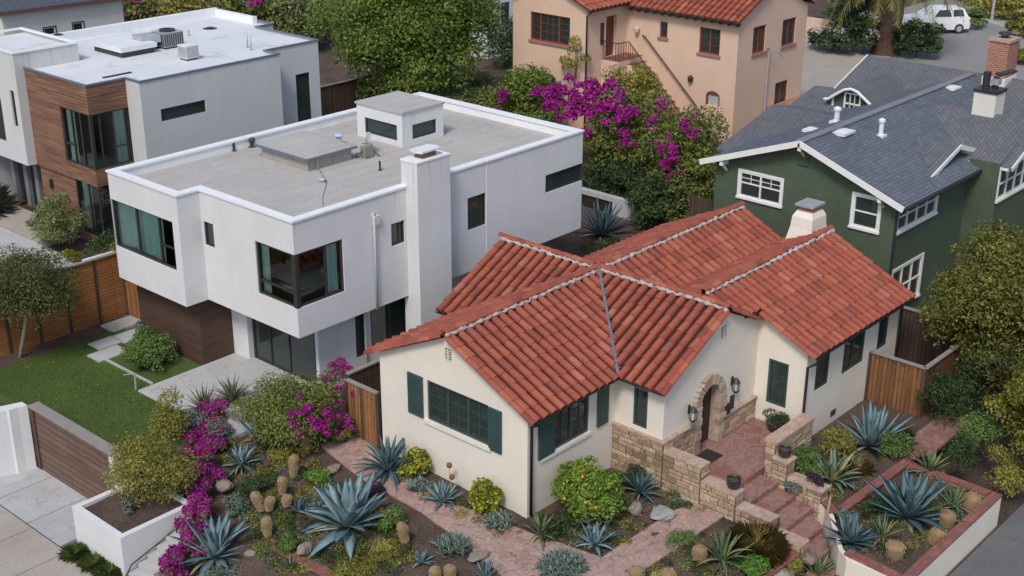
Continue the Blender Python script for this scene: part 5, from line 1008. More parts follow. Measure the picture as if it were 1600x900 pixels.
# chimneys
cx, cy = 47.55, 18.9; m_ = MB(); m_.box(cx-0.42, cx+0.42, cy-0.42, cy+0.42, 5.6, 7.25); ch = m_.build('chimney', IVORY, E_, False); m_ = MB(); m_.box(cx-0.46, cx+0.46, cy-0.46, cy+0.46, 7.253, 7.36); m_.build('chimney_cap', BLACKMETAL, ch); m_ = MB(); m_.lathe((cx-0.17, cy+0.12, 7.36), [(0.14, 0), (0.14, 0.62), (0.1, 0.64)], 10); m_.lathe((cx+0.17, cy-0.1, 7.36), [(0.11, 0), (0.11, 0.42)], 10); m_.build('flue_pot', BLACKMETAL, ch); m_ = MB(); m_.box(cx+0.0, cx+0.3, cy-0.26, cy+0.02, 7.5, 7.72); m_.build('flue_cowl', GALV, ch); m_ = MB(); m_.beam((cx+0.15, cy-0.15, 7.86), (cx+0.75, cy-0.5, 7.98), 0.34, 0.06); m_.build('flue_lid', BLACKMETAL, ch)
cx, cy = 52.3, 20.5; m_ = MB(); m_.box(cx-0.50, cx+0.50, cy-0.42, cy+0.42, 6.75, 8.2); ch = m_.build('chimney', REDBRICK, E_); m_ = MB(); m_.box(cx-0.56, cx+0.56, cy-0.48, cy+0.48, 6.3, 6.78); m_.build('chimney_base', IVORY, ch); m_ = MB(); m_.box(cx-0.55, cx+0.55, cy-0.47, cy+0.47, 8.203, 8.30); m_.build('chimney_cap', STONECAP, ch); m_ = MB(); m_.lathe((cx, cy, 8.3), [(0.14, 0), (0.14, 0.12), (0.26, 0.13), (0.24, 0.22), (0.05, 0.24)], 10); m_.build('chimney_cowl', BLACKMETAL, ch)
def on_main(px, py):
    for _ in range(1):
        z = 6.0
        for i in range(30):
            p = G(px, py, z); z = 0.5*z+0.5*(6.66-k*abs(p.y-21.64))
    return p.x, p.y, z
for q, r, h, cap in (((1307, 190), 0.10, 0.45, True), ((1376, 211), 0.085, 0.50, True), ((1342, 164), 0.06, 0.1, False), ((1485, 136), 0.16, 0.05, False), ((1270, 203), 0.14, 0.05, False), ((1312, 205), 0.2, 0.05, False)):
    x, y, z = on_main(*q); m_ = MB(); m_.box(x-r*2, x+r*2, y-r*2, y+r*2, z-0.06, z+0.03); m_.lathe((x, y, z), [(r, 0), (r, h)], 10)
    if cap: m_.lathe((x, y, z+h), [(r*1.4, -0.03), (r*1.5, 0.06), (r*0.3, 0.12)], 10)
    m_.build('roof_vent', WHITEMETAL, E_)

# ================================================================ peach house
P_ = thing('peach_house', (53.16, 33.4, 1.2), 'peach stucco two storey house with red tile roof and outside stair', 'house')
wl = MB(); k1 = (34.40, 35.58, 5.36, 6.60); k2 = (37.46, 37.92, 5.78, 6.56); ka = (34.22, 35.02, 2.9, 3.62)
wl.wall('x', 53.16, 33.4, 39.96, 0, 7.1, [k1, k2, ka], 0.14); k3, k4, k5 = (54.46, 55.58, 5.36, 6.66), (57.1, 58.36, 5.32, 6.64), (56.85, 58.05, 2.3, 3.55)
wl.wall('y', 33.4, 53.16, 59.4, 0, 7.1, [k3, k4, k5], 0.14); wl.poly([(53.16, 33.4, 7.1), (59.4, 33.4, 7.1), (56.28, 33.4, 8.55)]); wl.wall('x', 59.4, 33.4, 45, 0, 7.1)
kd = (51.50, 52.36, 4.72, 6.74); wl.wall('y', 39.96, 50.0, 53.16, 0, 7.25, [kd], 0.22)
k6 = (41.02, 43.58, 5.36, 6.76); k7 = (41.85, 42.75, 3.0, 3.80); wl.wall('x', 50.0, 39.96, 44.75, 0, 7.25, [k6, k7], 0.14); wl.poly([(50, 39.96, 7.25), (50, 44.75, 7.25), (50, 42.35, 8.3)]); wl.wall('y', 44.75, 50, 59, 0, 7.25)
for (u0, u1, z1) in ((34.22, 35.02, 3.62), (41.85, 42.75, 3.80)):   # arched heads
    cu_ = (u0+u1)/2; ru = (u1-u0)/2; c = 53.16 if u0 < 40 else 50.0; aa = [(cu_+ru*math.cos(math.pi*i/12), z1-ru*0.75+ru*0.75*math.sin(math.pi*i/12)) for i in range(13)]
    wl.poly([(c, u1, z1)]+[(c, u, z) for u, z in aa[:7]]); wl.poly([(c, u0, z1)]+[(c, u, z) for u, z in reversed(aa[6:])])
wl.build('wall', PEACH, P_)
def tiles_plain(name_root, ax, c, z0, kk, a, b, span, sign, sp=0.34):
    tb, bd = MB(), MB(); n = int((b-a)/sp); st = (b-a)/n; nr = 1/math.sqrt(1+kk*kk); rng = np.random.default_rng(int(c*10))
    def pt(s, d, nn=0.0, side=0.0): return (s+side, c+sign*(d+nn*kk*nr), z0-kk*d+nn*nr) if ax == 'x' else (c+sign*(d+nn*kk*nr), s+side, z0-kk*d+nn*nr)
    for i in range(n):
        s = a+(i+.5)*st; hi = span
        while hi > 0.05:
            lo_ = max(0, hi-0.42); b0 = len(tb.v)
            for (d, r, l) in ((lo_, 0.115, 0.0), (hi+0.05, 0.135, 0.03)):
                for q in range(6): an = math.pi*q/5; tb.v.append(pt(s, d, 0.01+l+r*0.85*math.sin(an), -r*math.cos(an)))
            for q in range(5): tb.f.append((b0+q, b0+q+1, b0+7+q, b0+6+q))
            tb.f.append(tuple(range(b0+6, b0+12))); hi = lo_
    bd.poly([pt(a, 0), pt(b, 0), pt(b, span), pt(a, span)]); r = bd.build('roof', TILEBED, P_); tb.build('roof_tile', TILE, r)['kind'] = 'stuff'
tiles_plain(P_, 'y', 56.28, 8.72, 0.46, 33.15, 42.0, 3.45, -1); tiles_plain(P_, 'y', 56.28, 8.72, 0.46, 33.15, 42.0, 3.45, 1); tiles_plain(P_, 'x', 42.35, 8.45, 0.42, 49.7, 56.2, 2.75, -1); tiles_plain(P_, 'x', 42.35, 8.45, 0.42, 49.7, 56.2, 2.75, 1)
gutter(P_, [((52.78, 33.1, 7.08), (52.78, 39.6, 7.08)), ((49.7, 39.55, 7.28), (53.0, 39.55, 7.28))], [[(49.86, 39.6, 7.2), (49.86, 39.86, 7.0), (49.86, 39.86, 1.2)]], BLACKMETAL)
m_ = MB()
for i in range(14): y = 33.3+i*0.48; m_.box(52.86, 53.15, y, y+0.09, 6.92, 7.05)
m_.build('rafter_tail', DOORWOOD, P_)
def rwin(ax, c, op, mull=(), munt=(), fr=REDFRAME, sill=True): return window(P_, ax, c, *op, fr, 0.10, 0.07, mull=mull, munt=munt, sill=M('rosy_sill', (0.36, 0.17, 0.13), 0.8) if sill else None)
u = (k1[0]+k1[1])/2; rwin('x', 53.16, k1, (u,), [(k1[0]+.07, u-.05, k1[2]+.07, k1[3]-.07, 1, 3), (u+.05, k1[1]-.07, k1[2]+.07, k1[3]-.07, 1, 3)]); rwin('x', 53.16, k2)
u = (k3[0]+k3[1])/2; rwin('y', 33.4, k3, (u,), [(k3[0]+.07, u-.05, k3[2]+.07, k3[3]-.07, 2, 2), (u+.05, k3[1]-.07, k3[2]+.07, k3[3]-.07, 2, 2)]); u = (k4[0]+k4[1])/2; rwin('y', 33.4, k4, (u,), [(k4[0]+.07, u-.05, k4[2]+.07, k4[3]-.07, 1, 3)]); rwin('y', 33.4, k5, ((k5[0]+k5[1])/2,), sill=False)
rwin('x', 50.0, k6, (41.75, 42.95), [(41.09, 41.7, k6[2]+.07, k6[3]-.07, 1, 4), (41.8, 42.9, k6[2]+.07, k6[3]-.07, 3, 3), (43.0, 43.5, k6[2]+.07, k6[3]-.07, 1, 4)])
for c, op in ((53.16, ka), (50.0, k7)):
    m_ = MB(); m_.fbox('x', c, op[0], op[0]+.08, op[2], op[3], 0.03, 0.13); m_.fbox('x', c, op[1]-.08, op[1], op[2], op[3], 0.03, 0.13); m_.fbox('x', c, op[0]+.08, op[1]-.08, op[3]-.16, op[3], 0.03, 0.13); w_ = m_.build('arched_window', REDFRAME, P_); m_ = MB(); m_.poly([(c+.11, op[0], op[2]), (c+.11, op[1], op[2]), (c+.11, op[1], op[3]), (c+.11, op[0], op[3])]); m_.build('pane', M('pale_blind', (0.40, 0.44, 0.43), 0.6, 0.05, 3) if c > 52 else GLASS, w_)
m_ = MB(); m_.box(kd[0]+0.02, kd[1]-0.02, 40.15, 40.2, kd[2], kd[3]); m_.build('front_door', REDDOOR, P_); m_ = MB(); m_.box(51.05, 51.30, 39.92, 39.955, 5.45, 6.5); m_.build('side_light', BLACKMETAL, P_)
for (x, y, z) in ((53.0, 39.2, 6.0), (53.05, 35.9, 4.05), (49.9, 43.3, 3.9)): MB().lathe((x, y, z), [(0.02, -0.16), (0.12, -0.12), (0.15, 0.05), (0.05, 0.16)], 10).build('wall_lamp', BLACKMETAL if y < 39 or y > 40 else LAMPGLASS, P_)
# landing, stair down along the wall, rails
m_ = MB(); m_.box(51.2, 53.155, 38.9, 39.955, 1.0, 4.70); n = 12
for i in range(n): m_.box(51.95, 53.155, 38.9-0.27*(i+1), 38.898-0.27*i, 1.0, 4.70-0.25*(i+1))
m_.build('outside_stair', PEACH, P_); m_ = MB(); m_.box(51.2, 53.15, 38.9, 39.95, 4.703, 4.74)
for i in range(n): m_.box(51.95, 53.15, 38.9-0.27*(i+1), 38.896-0.27*i, 4.703-0.25*(i+1), 4.74-0.25*(i+1))
m_.build('stair_tread', BRICKCAP, P_); m_ = MB(); rl_ = [(51.25, 39.9, 5.6), (51.25, 38.95, 5.6), (51.98, 38.9, 5.6), (51.98, 35.7, 2.65)]
m_.tube(rl_, 0.03, 6)
for a, b in zip(rl_[:-1], rl_[1:]):
    L = (Vector(b)-Vector(a)).length; nn = max(2, int(L/0.16))
    for i in range(nn+1): p = Vector(a).lerp(Vector(b), i/nn); m_.tube([(p.x, p.y, p.z), (p.x, p.y, p.z-0.85)], 0.014, 4)
m_.build('stair_railing', BLACKMETAL, P_); m_ = MB(); m_.tube([(53.08, 38.9, 5.75), (53.0, 38.7, 5.72), (53.0, 35.4, 2.75)], 0.035, 6); m_.build('hand_rail', DOORWOOD, P_)
m_ = MB(); m_.tube([(55.75, 33.25, 2.2), (55.75, 33.25, 5.35), (55.6, 33.25, 5.6)], 0.06, 6); m_.tube([(55.75, 33.2, 5.4), (56.1, 33.0, 5.35), (56.5, 32.9, 5.0)], 0.03, 5); m_.build('utility_riser', GALV, P_)
m_ = MB(); m_.box(59.405, 60.3, 35.5, 37.5, 1.2, 4.0); m_.build('side_porch', PEACH, P_); m_ = MB(); m_.poly([(59.41, 35.2, 4.75), (60.9, 35.2, 4.2), (60.9, 37.8, 4.2), (59.41, 37.8, 4.75)]); m_.poly([(59.41, 35.2, 4.70), (60.9, 35.2, 4.15), (60.9, 37.8, 4.15), (59.41, 37.8, 4.70)]); m_.poly([(59.41, 35.2, 4.0), (60.9, 35.2, 4.0), (60.9, 35.2, 4.2), (59.41, 35.2, 4.75)]); m_.build('porch_roof', TILE, P_)
m_ = MB(); m_.box(55.9, 59.6, 32.6, 33.39, 1.2, 2.5); m_.build('brick_planter', REDBRICK, P_)

# ================================================================ houses further back
T_ = thing('ivory_house', (33.0, 64, 0), 'ivory house with two small windows and a dark metal roof behind the grey house', 'house')
q1, q2 = (34.94, 35.6, 4.68, 5.36), (36.62, 37.24, 4.72, 5.38); m_ = MB(); m_.wall('y', 64, 32.75, 39.72, 0, 6.42, [q1, q2], 0.1); m_.wall('x', 32.75, 64, 72, 0, 6.2); m_.wall('x', 39.72, 64, 72, 0, 6.2); m_.build('wall', IVORY, T_)
for q in (q1, q2): window(T_, 'y', 64, *q, TRIM, 0.05, 0.05, casing=(0.05, BRONZE))
m_ = MB(); m_.poly([(32.3, 63.7, 6.55), (40.0, 63.7, 6.42), (40.0, 67.5, 7.9), (32.3, 67.5, 8.05)]); m_.poly([(32.3, 63.7, 6.47), (40.0, 63.7, 6.34), (40.0, 63.7, 6.42), (32.3, 63.7, 6.55)]); m_.build('roof', M('dark_standing_seam', (0.085, 0.095, 0.115), 0.5, 0.1, 1, 0.05, brick=(0.45, 30, 0.03, (0.08, 0.09, 0.11), (0.05, 0.055, 0.065), False, 0)), T_)
m_ = MB(); m_.beam((32.3, 63.68, 6.43), (40.0, 63.68, 6.30), 0.05, 0.08); m_.build('fascia', REDFRAME, T_)
V_ = thing('white_back_house', (59.5, 55, 0.5), 'white rendered house with one tall green window behind the big tree', 'house')
m_ = MB(); q = (60.35, 61.1, 3.05, 4.42); m_.wall('y', 55, 59.1, 66, 0, 6.5, [q], 0.1); m_.wall('x', 59.1, 55, 60, 0, 6.5); m_.poly([(59.1, 55, 6.5), (66, 55, 6.5), (66, 60, 6.5), (59.1, 60, 6.5)]); m_.build('wall', WHITE, V_); window(V_, 'y', 55, *q, TEALFRAME, 0.06, 0.05)
m_ = MB(); m_.poly([(58.7, 54.6, 6.55), (66.4, 54.6, 6.55), (66.4, 57.5, 7.6), (58.7, 57.5, 7.6)]); m_.poly([(58.7, 54.6, 6.5), (66.4, 54.6, 6.5), (66.4, 60, 6.5), (58.7, 60, 6.5)]); m_.build('roof', TILEBED, V_)
U_ = thing('low_white_building', (61, 75, 0), 'low white building with a row of dark panes far behind the grey roof', 'building')
m_ = MB(); qs = [(58.2+i*1.35, 59.3+i*1.35, 1.15, 2.7) for i in range(5)]; m_.wall('y', 75, 57, 68, -0.5, 4, qs, 0.12); m_.wall('x', 57, 75, 80, -0.5, 4); m_.poly([(57, 75, 4), (68, 75, 4), (68, 80, 4), (57, 80, 4)]); m_.build('wall', WHITE, U_)
for q in qs: window(U_, 'y', 75, *q, TRIM, 0.08, 0.05)
# ================================================================ fences and garden walls
def fence(name, pts, z0, h, mat, label, cat='fence', cap=True, posts=1.9, th=0.04, capmat=None, group=None, postmat=None):
    t = thing(name, (pts[0][0], pts[0][1], z0), label, cat, group)
    for a, b in zip(pts[:-1], pts[1:]):
        a, b = Vector((*a, 0)), Vector((*b, 0)); d = (b-a).normalized(); L = (b-a).length; zm = z0+h/2
        m_ = MB(); m_.beam(a+Vector((0, 0, zm))+d*0.02, b+Vector((0, 0, zm))-d*0.02, th, h); m_.build('board_panel', mat, t)
        n = max(1, round(L/posts))
        for i in range(0 if a.xy == Vector(pts[0]) else 1, n+1): p = a+d*(L*i/n); s = Vector((-d.y, d.x, 0)); m_ = MB(); m_.box(p.x-0.05, p.x+0.05, p.y-0.05, p.y+0.05, z0-0.1, z0+h+0.02); m_.build('post', postmat or DARKFENCE, t)
        if cap: m_ = MB(); m_.beam(a+Vector((0, 0, z0+h+0.045)), b+Vector((0, 0, z0+h+0.045)), 0.15, 0.045); m_.build('top_rail', capmat or FCAP, t)
    return t
fence('cedar_fence', [(14.2, 39.25), (23.25, 39.25)], 0.15, 2.35, CEDARH, 'long orange cedar fence of lying planks with dark posts behind the lawn', posts=1.15, capmat=FCAP)
fence('cedar_gate', [(23.2, 39.15), (23.2, 37.3)], 0.2, 1.45, CEDARV, 'orange cedar side gate of upright boards next to the brown clad wall', 'gate', cap=False, posts=0.9)
fence('side_gate', [(22.82, 26.95), (22.82, 25.62)], 0.0, 1.72, CEDARV, 'golden brown cedar gate of upright boards beside the bungalow front gable', 'gate', posts=0.6, th=0.05)
fence('dark_side_fence', [(22.9, 27.0), (30.5, 27.0)], 0.0, 1.85, DARKFENCE, 'dark stained fence running back between the white house and the bungalow')
fence('bin_enclosure', [(35.2, 16.55), (35.2, 14.75), (37.9, 14.75)], 0.0, 1.62, CEDARDK, 'brown cedar enclosure with grey caps at the end of the bungalow')
fence('back_side_fence', [(38.6, 18.0), (38.6, 14.6)], 0.0, 1.85, DARKFENCE, 'dark plank fence with pale rail behind the cedar enclosure by the green house')
fence('boundary_fence', [(41.3, 27.6), (41.3, 26.1), (43, 26.1)], 0.2, 2.6, DARKFENCE, 'tall dark brown fence at the back corner of the green house', cap=False)
fence('rear_dark_fence', [(38.6, 50.4), (46.5, 50.4)], 0.3, 2.9, DARKFENCE, 'dark fence below the big tree beside the grey house', capmat=FCAP)
t = thing('metal_garden_fence', (49.5, 35.5, 1.2), 'thin dark metal fence at the foot of the peach house behind bougainvillea', 'fence'); m_ = MB()
for i in range(16): y = 33.2+i*0.14; m_.tube([(50.8, y, 1.3), (50.8, y, 2.6)], 0.016, 4)
m_.tube([(50.8, 33.2, 2.55), (50.8, 35.3, 2.55)], 0.02, 4); m_.build('bar', BLACKMETAL, t); m_ = MB(); m_.box(50.74, 50.86, 33.1, 33.22, 1.2, 3.0); m_.box(50.74, 50.86, 35.3, 35.42, 1.2, 2.8); m_.build('post', BLACKMETAL, t)
for i, x in enumerate((40.1, 41.9)):
    t = thing('slatted_lounger', (x, 48.6, 0.3), ('white slatted garden chair nearest the grey house wall', 'pale slatted garden chair in the yard farther from the grey house')[i], 'garden chair', 'slatted chairs in the rear yard'); m_ = MB()
    for j in range(6): m_.box(x-0.5+j*0.18, x-0.40+j*0.18, 48.3, 48.34, 0.7, 1.9)
    m_.build('backrest', WHITEMETAL, t); m_ = MB()
    for j in range(6): m_.box(x-0.5+j*0.18, x-0.40+j*0.18, 47.4, 48.3, 0.72, 0.76)
    m_.build('seat', WHITEMETAL, t)
    for a, b in ((-0.48, 47.45), (0.46, 47.45), (-0.48, 48.28), (0.46, 48.28)): m_ = MB(); m_.box(x+a-0.03, x+a+0.03, b-0.03, b+0.03, 0.3, 0.71); m_.build('leg', WHITEMETAL, t)

# retaining wall with recessed slatted panel behind the white house
t = thing('retaining_wall', (44.8, 31.5, 0), 'pale concrete retaining wall with a dark recessed panel under the bougainvillea', 'retaining wall')
m_ = MB(); m_.wall('x', 43.2, 31.7, 37.5, -0.3, 1.05, [(32.9, 35.6, 0.25, 0.85)], 0.12); m_.poly([(43.2, 31.7, 1.05), (43.5, 31.7, 1.05), (43.5, 37.5, 1.05), (43.2, 37.5, 1.05)]); m_.wall('y', 31.7, 43.2, 43.5, -0.3, 1.05); m_.wall('x', 43.5, 31.7, 37.5, -0.3, 1.05); m_.build('wall', CONC, t)
m_ = MB()
for i in range(6): m_.box(43.27, 43.31, 32.9, 35.6, 0.27+i*0.10, 0.33+i*0.10)
m_.box(43.33, 43.35, 32.9, 35.6, 0.2, 0.9); m_.build('slatted_panel', BRONZE, t)

# left front: driveway gate, white walls, planter
t = thing('driveway_gate', (16.5, 32.5, -1.2), 'brown plank driveway gate with a pale weathered cap between white walls', 'gate')
m_ = MB(); m_.box(16.52, 16.64, 29.62, 33.72, -1.2, 0.86); m_.build('plank_panel', GATEWOOD, t); m_ = MB(); m_.box(16.44, 16.78, 29.35, 33.90, 0.864, 0.94); m_.build('top_cap', FCAP, t); m_ = MB(); m_.box(16.47, 16.66, 33.72, 33.90, -1.22, 0.86); m_.build('post', DARKWOOD, t)
t = thing('white_gate_wall', (15.5, 34.2, -1.2), 'white rendered wall left of the brown driveway gate', 'garden wall'); m_ = MB()
pts = [(16.44, 33.93), (16.16, 34.0), (15.9, 34.02), (15.85, 34.08), (15.4, 34.25), (14.2, 34.65), (12.5, 35.2)]
for (a, b) in zip(pts[:-1], pts[1:]): m_.poly([(a[0], a[1], -1.3), (b[0], b[1], -1.3), (b[0], b[1], 0.93), (a[0], a[1], 0.93)])
m_.poly([(p[0], p[1], 0.93) for p in pts]+[(12.6, 35.6, 0.93), (16.44, 34.25, 0.93)]); m_.build('wall', WHITE, t)
t = thing('white_planter', (15.9, 28.2, -1.2), 'white rendered raised planter with bare soil and a feathery bush beside the driveway', 'planter'); m_ = MB()
pp = [(15.02, 27.0), (17.2, 27.0), (17.2, 29.6), (16.46, 29.6), (15.02, 29.6)]
m_.ring([(15.02, 27.0), (17.3, 27.0), (17.3, 29.32), (15.02, 29.32)], 0.17, -1.3, 0.02); m_.build('wall', WHITE, t); m_ = MB(); m_.poly([(15.15, 27.12, -0.10), (17.2, 27.12, -0.02), (17.2, 29.2, 0.0), (15.15, 29.2, -0.10)]); m_.build('soil_bed', SOIL, t)
t = thing('white_stub_wall', (16.6, 29.6, -1.2), 'short white wall closing the driveway gate at the planter', 'garden wall'); m_ = MB(); m_.box(16.42, 17.5, 29.33, 29.61, -1.3, 0.45); m_.box(16.42, 16.78, 29.33, 29.61, 0.45, 0.84); m_.build('wall', WHITE, t)
# curved concrete steps beside the planter
t = thing('garden_steps', (16, 26.7, -1.2), 'curved grey concrete steps climbing between the white planter and the bougainvillea', 'stairs')
for i in range(7):
    x = 15.10+i*0.30; z = -1.18+0.135*(i+1); y1 = 26.96; m_ = MB(); ww_ = 0.72; arc_ = [(x-0.10*math.sin(j*0.52), y1-ww_*j/6) for j in range(7)]
    m_.prism([(p[0], p[1]) for p in arc_]+[(x+0.42, y1-ww_), (x+0.42, y1)], z-0.4, z); m_.build('step', CONC, t)
m_ = MB(); m_.tube([(14.98, 26.96, -1.18), (15.2, 26.94, -0.85), (16.2, 26.93, -0.55), (17.3, 26.93, -0.10)], 0.02, 6); tag(m_.build('hose', BLACKMETAL), 'thin dark hose along the foot of the white planter by the steps', 'hose')
# brick topped low front walls
def lowwall(pts, z0, z1, label, w_=0.30, wallmat=CREAM, ref=None):
    t = thing('brick_capped_wall', (pts[0][0], pts[0][1], z0), label, 'garden wall')
    for a, b in zip(pts[:-1], pts[1:]):
        d = (Vector((*b, 0))-Vector((*a, 0))).normalized(); m_ = MB(); m_.beam((a[0], a[1], (z0+z1)/2), (b[0], b[1], (z0+z1)/2), w_*0.72, z1-z0); m_.build('wall', wallmat, t)
        m_ = MB(); m_.beam(Vector((*a, z1+0.035))-d*w_*0.36, Vector((*b, z1+0.035))+d*w_*0.36, w_, 0.068); m_.build('brick_cap', BRICKCAP, t)
    return t
lowwall([(17.82, 24.5), (17.97, 22.2)], -1.1, -0.42, 'low garden wall with a worn brick cap below the large central agave', wallmat=CONC)
lowwall([(24.6, 13.95), (26.4, 13.9)], -1.0, -0.25, 'low brick capped wall west of the entry stairs under tan grass', wallmat=CREAM)
t = thing('raised_planter', (29.8, 11.0, -0.85), 'long cream raised planter edged in red brick, full of agaves', 'planter')
pl = [(27.3, 10.95), (32.3, 10.95), (32.3, 13.85)]
for a, b in (((26.9, 11.04), (32.36, 11.04)), ((32.27, 11.13), (32.27, 13.8))):
    d = (Vector((*b, 0))-Vector((*a, 0))).normalized(); m_ = MB(); m_.beam((*a, -0.5), (*b, -0.5), 0.18, 1.0); m_.build('wall', CREAM, t)
for a, b in (((26.9, 11.08), (32.38, 11.08)), ((32.26, 11.25), (32.26, 13.6)), ((28.78, 13.85), (33.35, 13.72))):
    m_ = MB(); m_.beam((*a, 0.035), (*b, 0.035), 0.27, 0.07); m_.build('brick_edge', BRICKCAP, t)
m_ = MB()
sw_ = [(28.78, 14.5), (28.70, 14.25), (28.36, 13.9), (27.75, 13.45), (27.12, 12.95), (26.86, 12.6), (26.84, 11.12)]
for a, b in zip(sw_[:-1], sw_[1:]): m_.beam((*a, -0.55), (*b, -0.55), 0.12, 1.09)
m_.build('stepped_side_wall', CREAM, t); m_ = MB(); m_.beam((28.92, 14.5, 0.035), (28.52, 13.95, 0.035), 0.24, 0.07); m_.build('brick_edge', BRICKCAP, t); m_ = MB(); m_.beam((27.05, 12.75, 0.035), (26.93, 11.24, 0.035), 0.26, 0.07); m_.build('brick_edge', BRICKCAP, t)
m_ = MB(); m_.poly([(26.9, 11.15, -0.12), (32.2, 11.15, -0.10), (32.2, 13.75, -0.06), (28.30, 13.78, -0.06), (27.7, 13.4, -0.08), (27.1, 12.9, -0.1), (26.9, 12.5, -0.12)]); m_.build('soil_bed', SOIL, t)
slab('house_bed', [(28.6, 13.95), (36.0, 13.95), (36.0, 16.58), (30.9, 16.58), (30.9, 16.05), (28.95, 15.5)], -0.005, SOIL, 0.1)

# lawn side: paving slabs
for i, (x, y, w_, d_, l) in enumerate(((22.55, 38.55, 1.2, 0.8, 'grey paving slab nearest the cedar gate'), (22.25, 37.45, 1.15, 0.8, 'grey paving slab tucked beside the brown clad wall'), (21.25, 37.55, 0.9, 0.7, 'small grey paving slab surrounded by lawn'), (20.85, 36.75, 1.15, 0.75, 'grey paving slab touching the low green hedge'))):
    m_ = MB(); m_.box(x-w_/2, x+w_/2, y-d_/2, y+d_/2, 0.05, 0.215); tag(m_.build('paving_slab', CONC), l, 'paving slab', 'grey stepping slabs in the lawn')
m_ = MB(); m_.tube([(19.95, 33.75, 0.2), (19.97, 33.75, 0.75)], 0.03, 6); m_.tube([(19.97, 33.75, 0.75), (19.6, 33.8, 0.82)], 0.02, 6); t = m_.build('garden_tap', GALV); tag(t, 'slim metal garden tap standing at the corner of the patio', 'garden tap')
m_ = MB(); m_.box(20.5, 20.56, 33.7, 36.5, 0.1, 0.24); tag(m_.build('bed_edging', CONC), 'thin concrete edging between the lawn and the low hedge', 'edging')
m_ = MB(); m_.box(24.7, 26.6, 44.45, 44.62, 0.1, 0.42); tag(m_.build('white_kerb_wall', WHITE), 'low white kerb wall in front of the teak clad house', 'garden wall')

_jr = random.Random(12)
def spray(px, py, c, r, rad, n=3, j=14):
    "a few small flower clumps scattered round one spot of a crown's outer surface"
    return [(*front(px+_jr.uniform(-j, j), py+_jr.uniform(-j, j), c, r), *(rad*_jr.uniform(0.7, 1.2),)*3) for _ in range(n)]
# ================================================================ plants, left front
F2 = 'agaves in the front garden'
shrub('feathery_bush', G(243, 780, -0.05), (1.12, 1.25, 1.22), 46, 13500, 0.085, L_OCHRE, 'big feathery yellow green bush in the white planter', seed=21, cl=0.38, aspect=0.35)
p = G(200, 803, -0.08); shrub('grey_sage', p, (0.22, 0.22, 0.28), 9, 900, 0.06, L_GREYL, 'small grey green sage in the bare soil of the white planter', seed=22)
for i, (q, l) in enumerate((((118, 868), 'green grass tuft nearest the driveway at the sidewalk edge'), ((147, 884), 'green grass tuft between two others at the foot of the white planter'), ((170, 899), 'green grass tuft closest to the curved concrete steps'))):
    tuft('grass_tuft', G(*q, -1.2), 0.20, 900, 0.34, 0.016, L_TUFT, l, 'grass', 30+i, 'grass tufts by the sidewalk', 0.8, 0.7)
# magenta bougainvillea hedge along the steps
rng = np.random.default_rng(40); trail = [((335, 668), -0.05, .42), ((320, 690), -0.1, .45), ((330, 715), -0.15, .42), ((312, 740), -0.2, .42), ((318, 765), -0.3, .42), ((308, 790), -0.4, .36), ((312, 815), -0.5, .33), ((312, 838), -0.6, .33), ((302, 858), -0.75, .35), ((292, 880), -0.9, .35), ((282, 901), -1.0, .35), ((270, 920), -1.1, .35)]
t = thing('bougainvillea_hedge', G(290, 800, -0.5), 'trailing bougainvillea in full magenta bloom along the curved steps', 'bougainvillea')
cl_ = []
for q, z, r in trail:
    p = G(*q, z)
    for _ in range(6): cl_.append((p.x+rng.normal()*(0.21 if q[1] < 785 else 0.16), p.y+rng.normal()*(0.21 if q[1] < 785 else 0.16), z+0.2+rng.random()*0.55, r*0.55, r*0.55, r*0.5))
m_ = MB()
for q, z, r in trail: p = G(*q, z); m_.tube([(p.x, p.y, z-0.15), (p.x+0.05, p.y, z+0.45)], [0.03, 0.012], 5)
m_.build('stem', BARK, t); np_mesh('foliage', leaf_array(cl_, 9500, 0.075, 0.6, rng, shell=0.7), 4, L_BOUG, t)
np_mesh('blossom', leaf_array([(c[0], c[1], c[2]+0.06, c[3], c[4], c[5]) for c in cl_], 13000, 0.06, 0.85, rng, shell=0.7), 4, L_MAGENTA, t)
agave(G(337, 872, -0.75), 0.98, 0.19, 34, 51, AGAVE, 'large blue agave with spreading leaves at the foot of the bougainvillea', group=F2, curl=0.35)
agave(G(545, 826, -0.25), 1.16, 0.26, 44, 52, AGAVE, 'largest blue agave in the front garden, with broad crowded leaves', group=F2, curl=0.4)
agave(G(377, 728, -0.1), 0.52, 0.10, 26, 53, AGAVE, 'small blue agave beside the magenta bougainvillea trail and a stone', group=F2)
agave(G(404, 690, 0), 0.72, 0.13, 22, 54, AGAVE, 'upright pale blue agave under the green bougainvillea bush', group=F2, el0=86, el1=30, curl=0.15)
agave(G(760, 905, -0.2), 0.42, 0.06, 40, 55, AGAVE, 'small spiky blue agave cut by the lower picture edge', group=F2, el1=12, curl=0.1)
agave(G(930, 853, 0), 0.48, 0.10, 24, 56, AGAVE, 'blue grey agave alone on bare soil before the lemon bush', group=F2, el1=10)
agave(G(692, 785, 0), 0.52, 0.10, 30, 57, AGAVE, 'blue agave between the two yellow shrubs by the gable wall', group=F2, el1=12)
agave(G(607, 738, 0), 0.92, 0.10, 42, 58, AGAVEDK, 'dark blue green arching agave at the bungalow corner by the gate', group=F2, el0=80, el1=15, curl=0.9)
agave(G(1000, 772, 0), 0.62, 0.09, 30, 59, AGAVEDK, 'dusky agave between the lemon bush and the stone wall', group=F2, el1=15, curl=0.6)
agave(G(845, 838, 0), 0.60, 0.10, 22, 60, ALOE, 'green aloe with arching leaves under the lemon bush', 'aloe', el1=14, curl=0.9, cat='aloe', prof=LANCE)
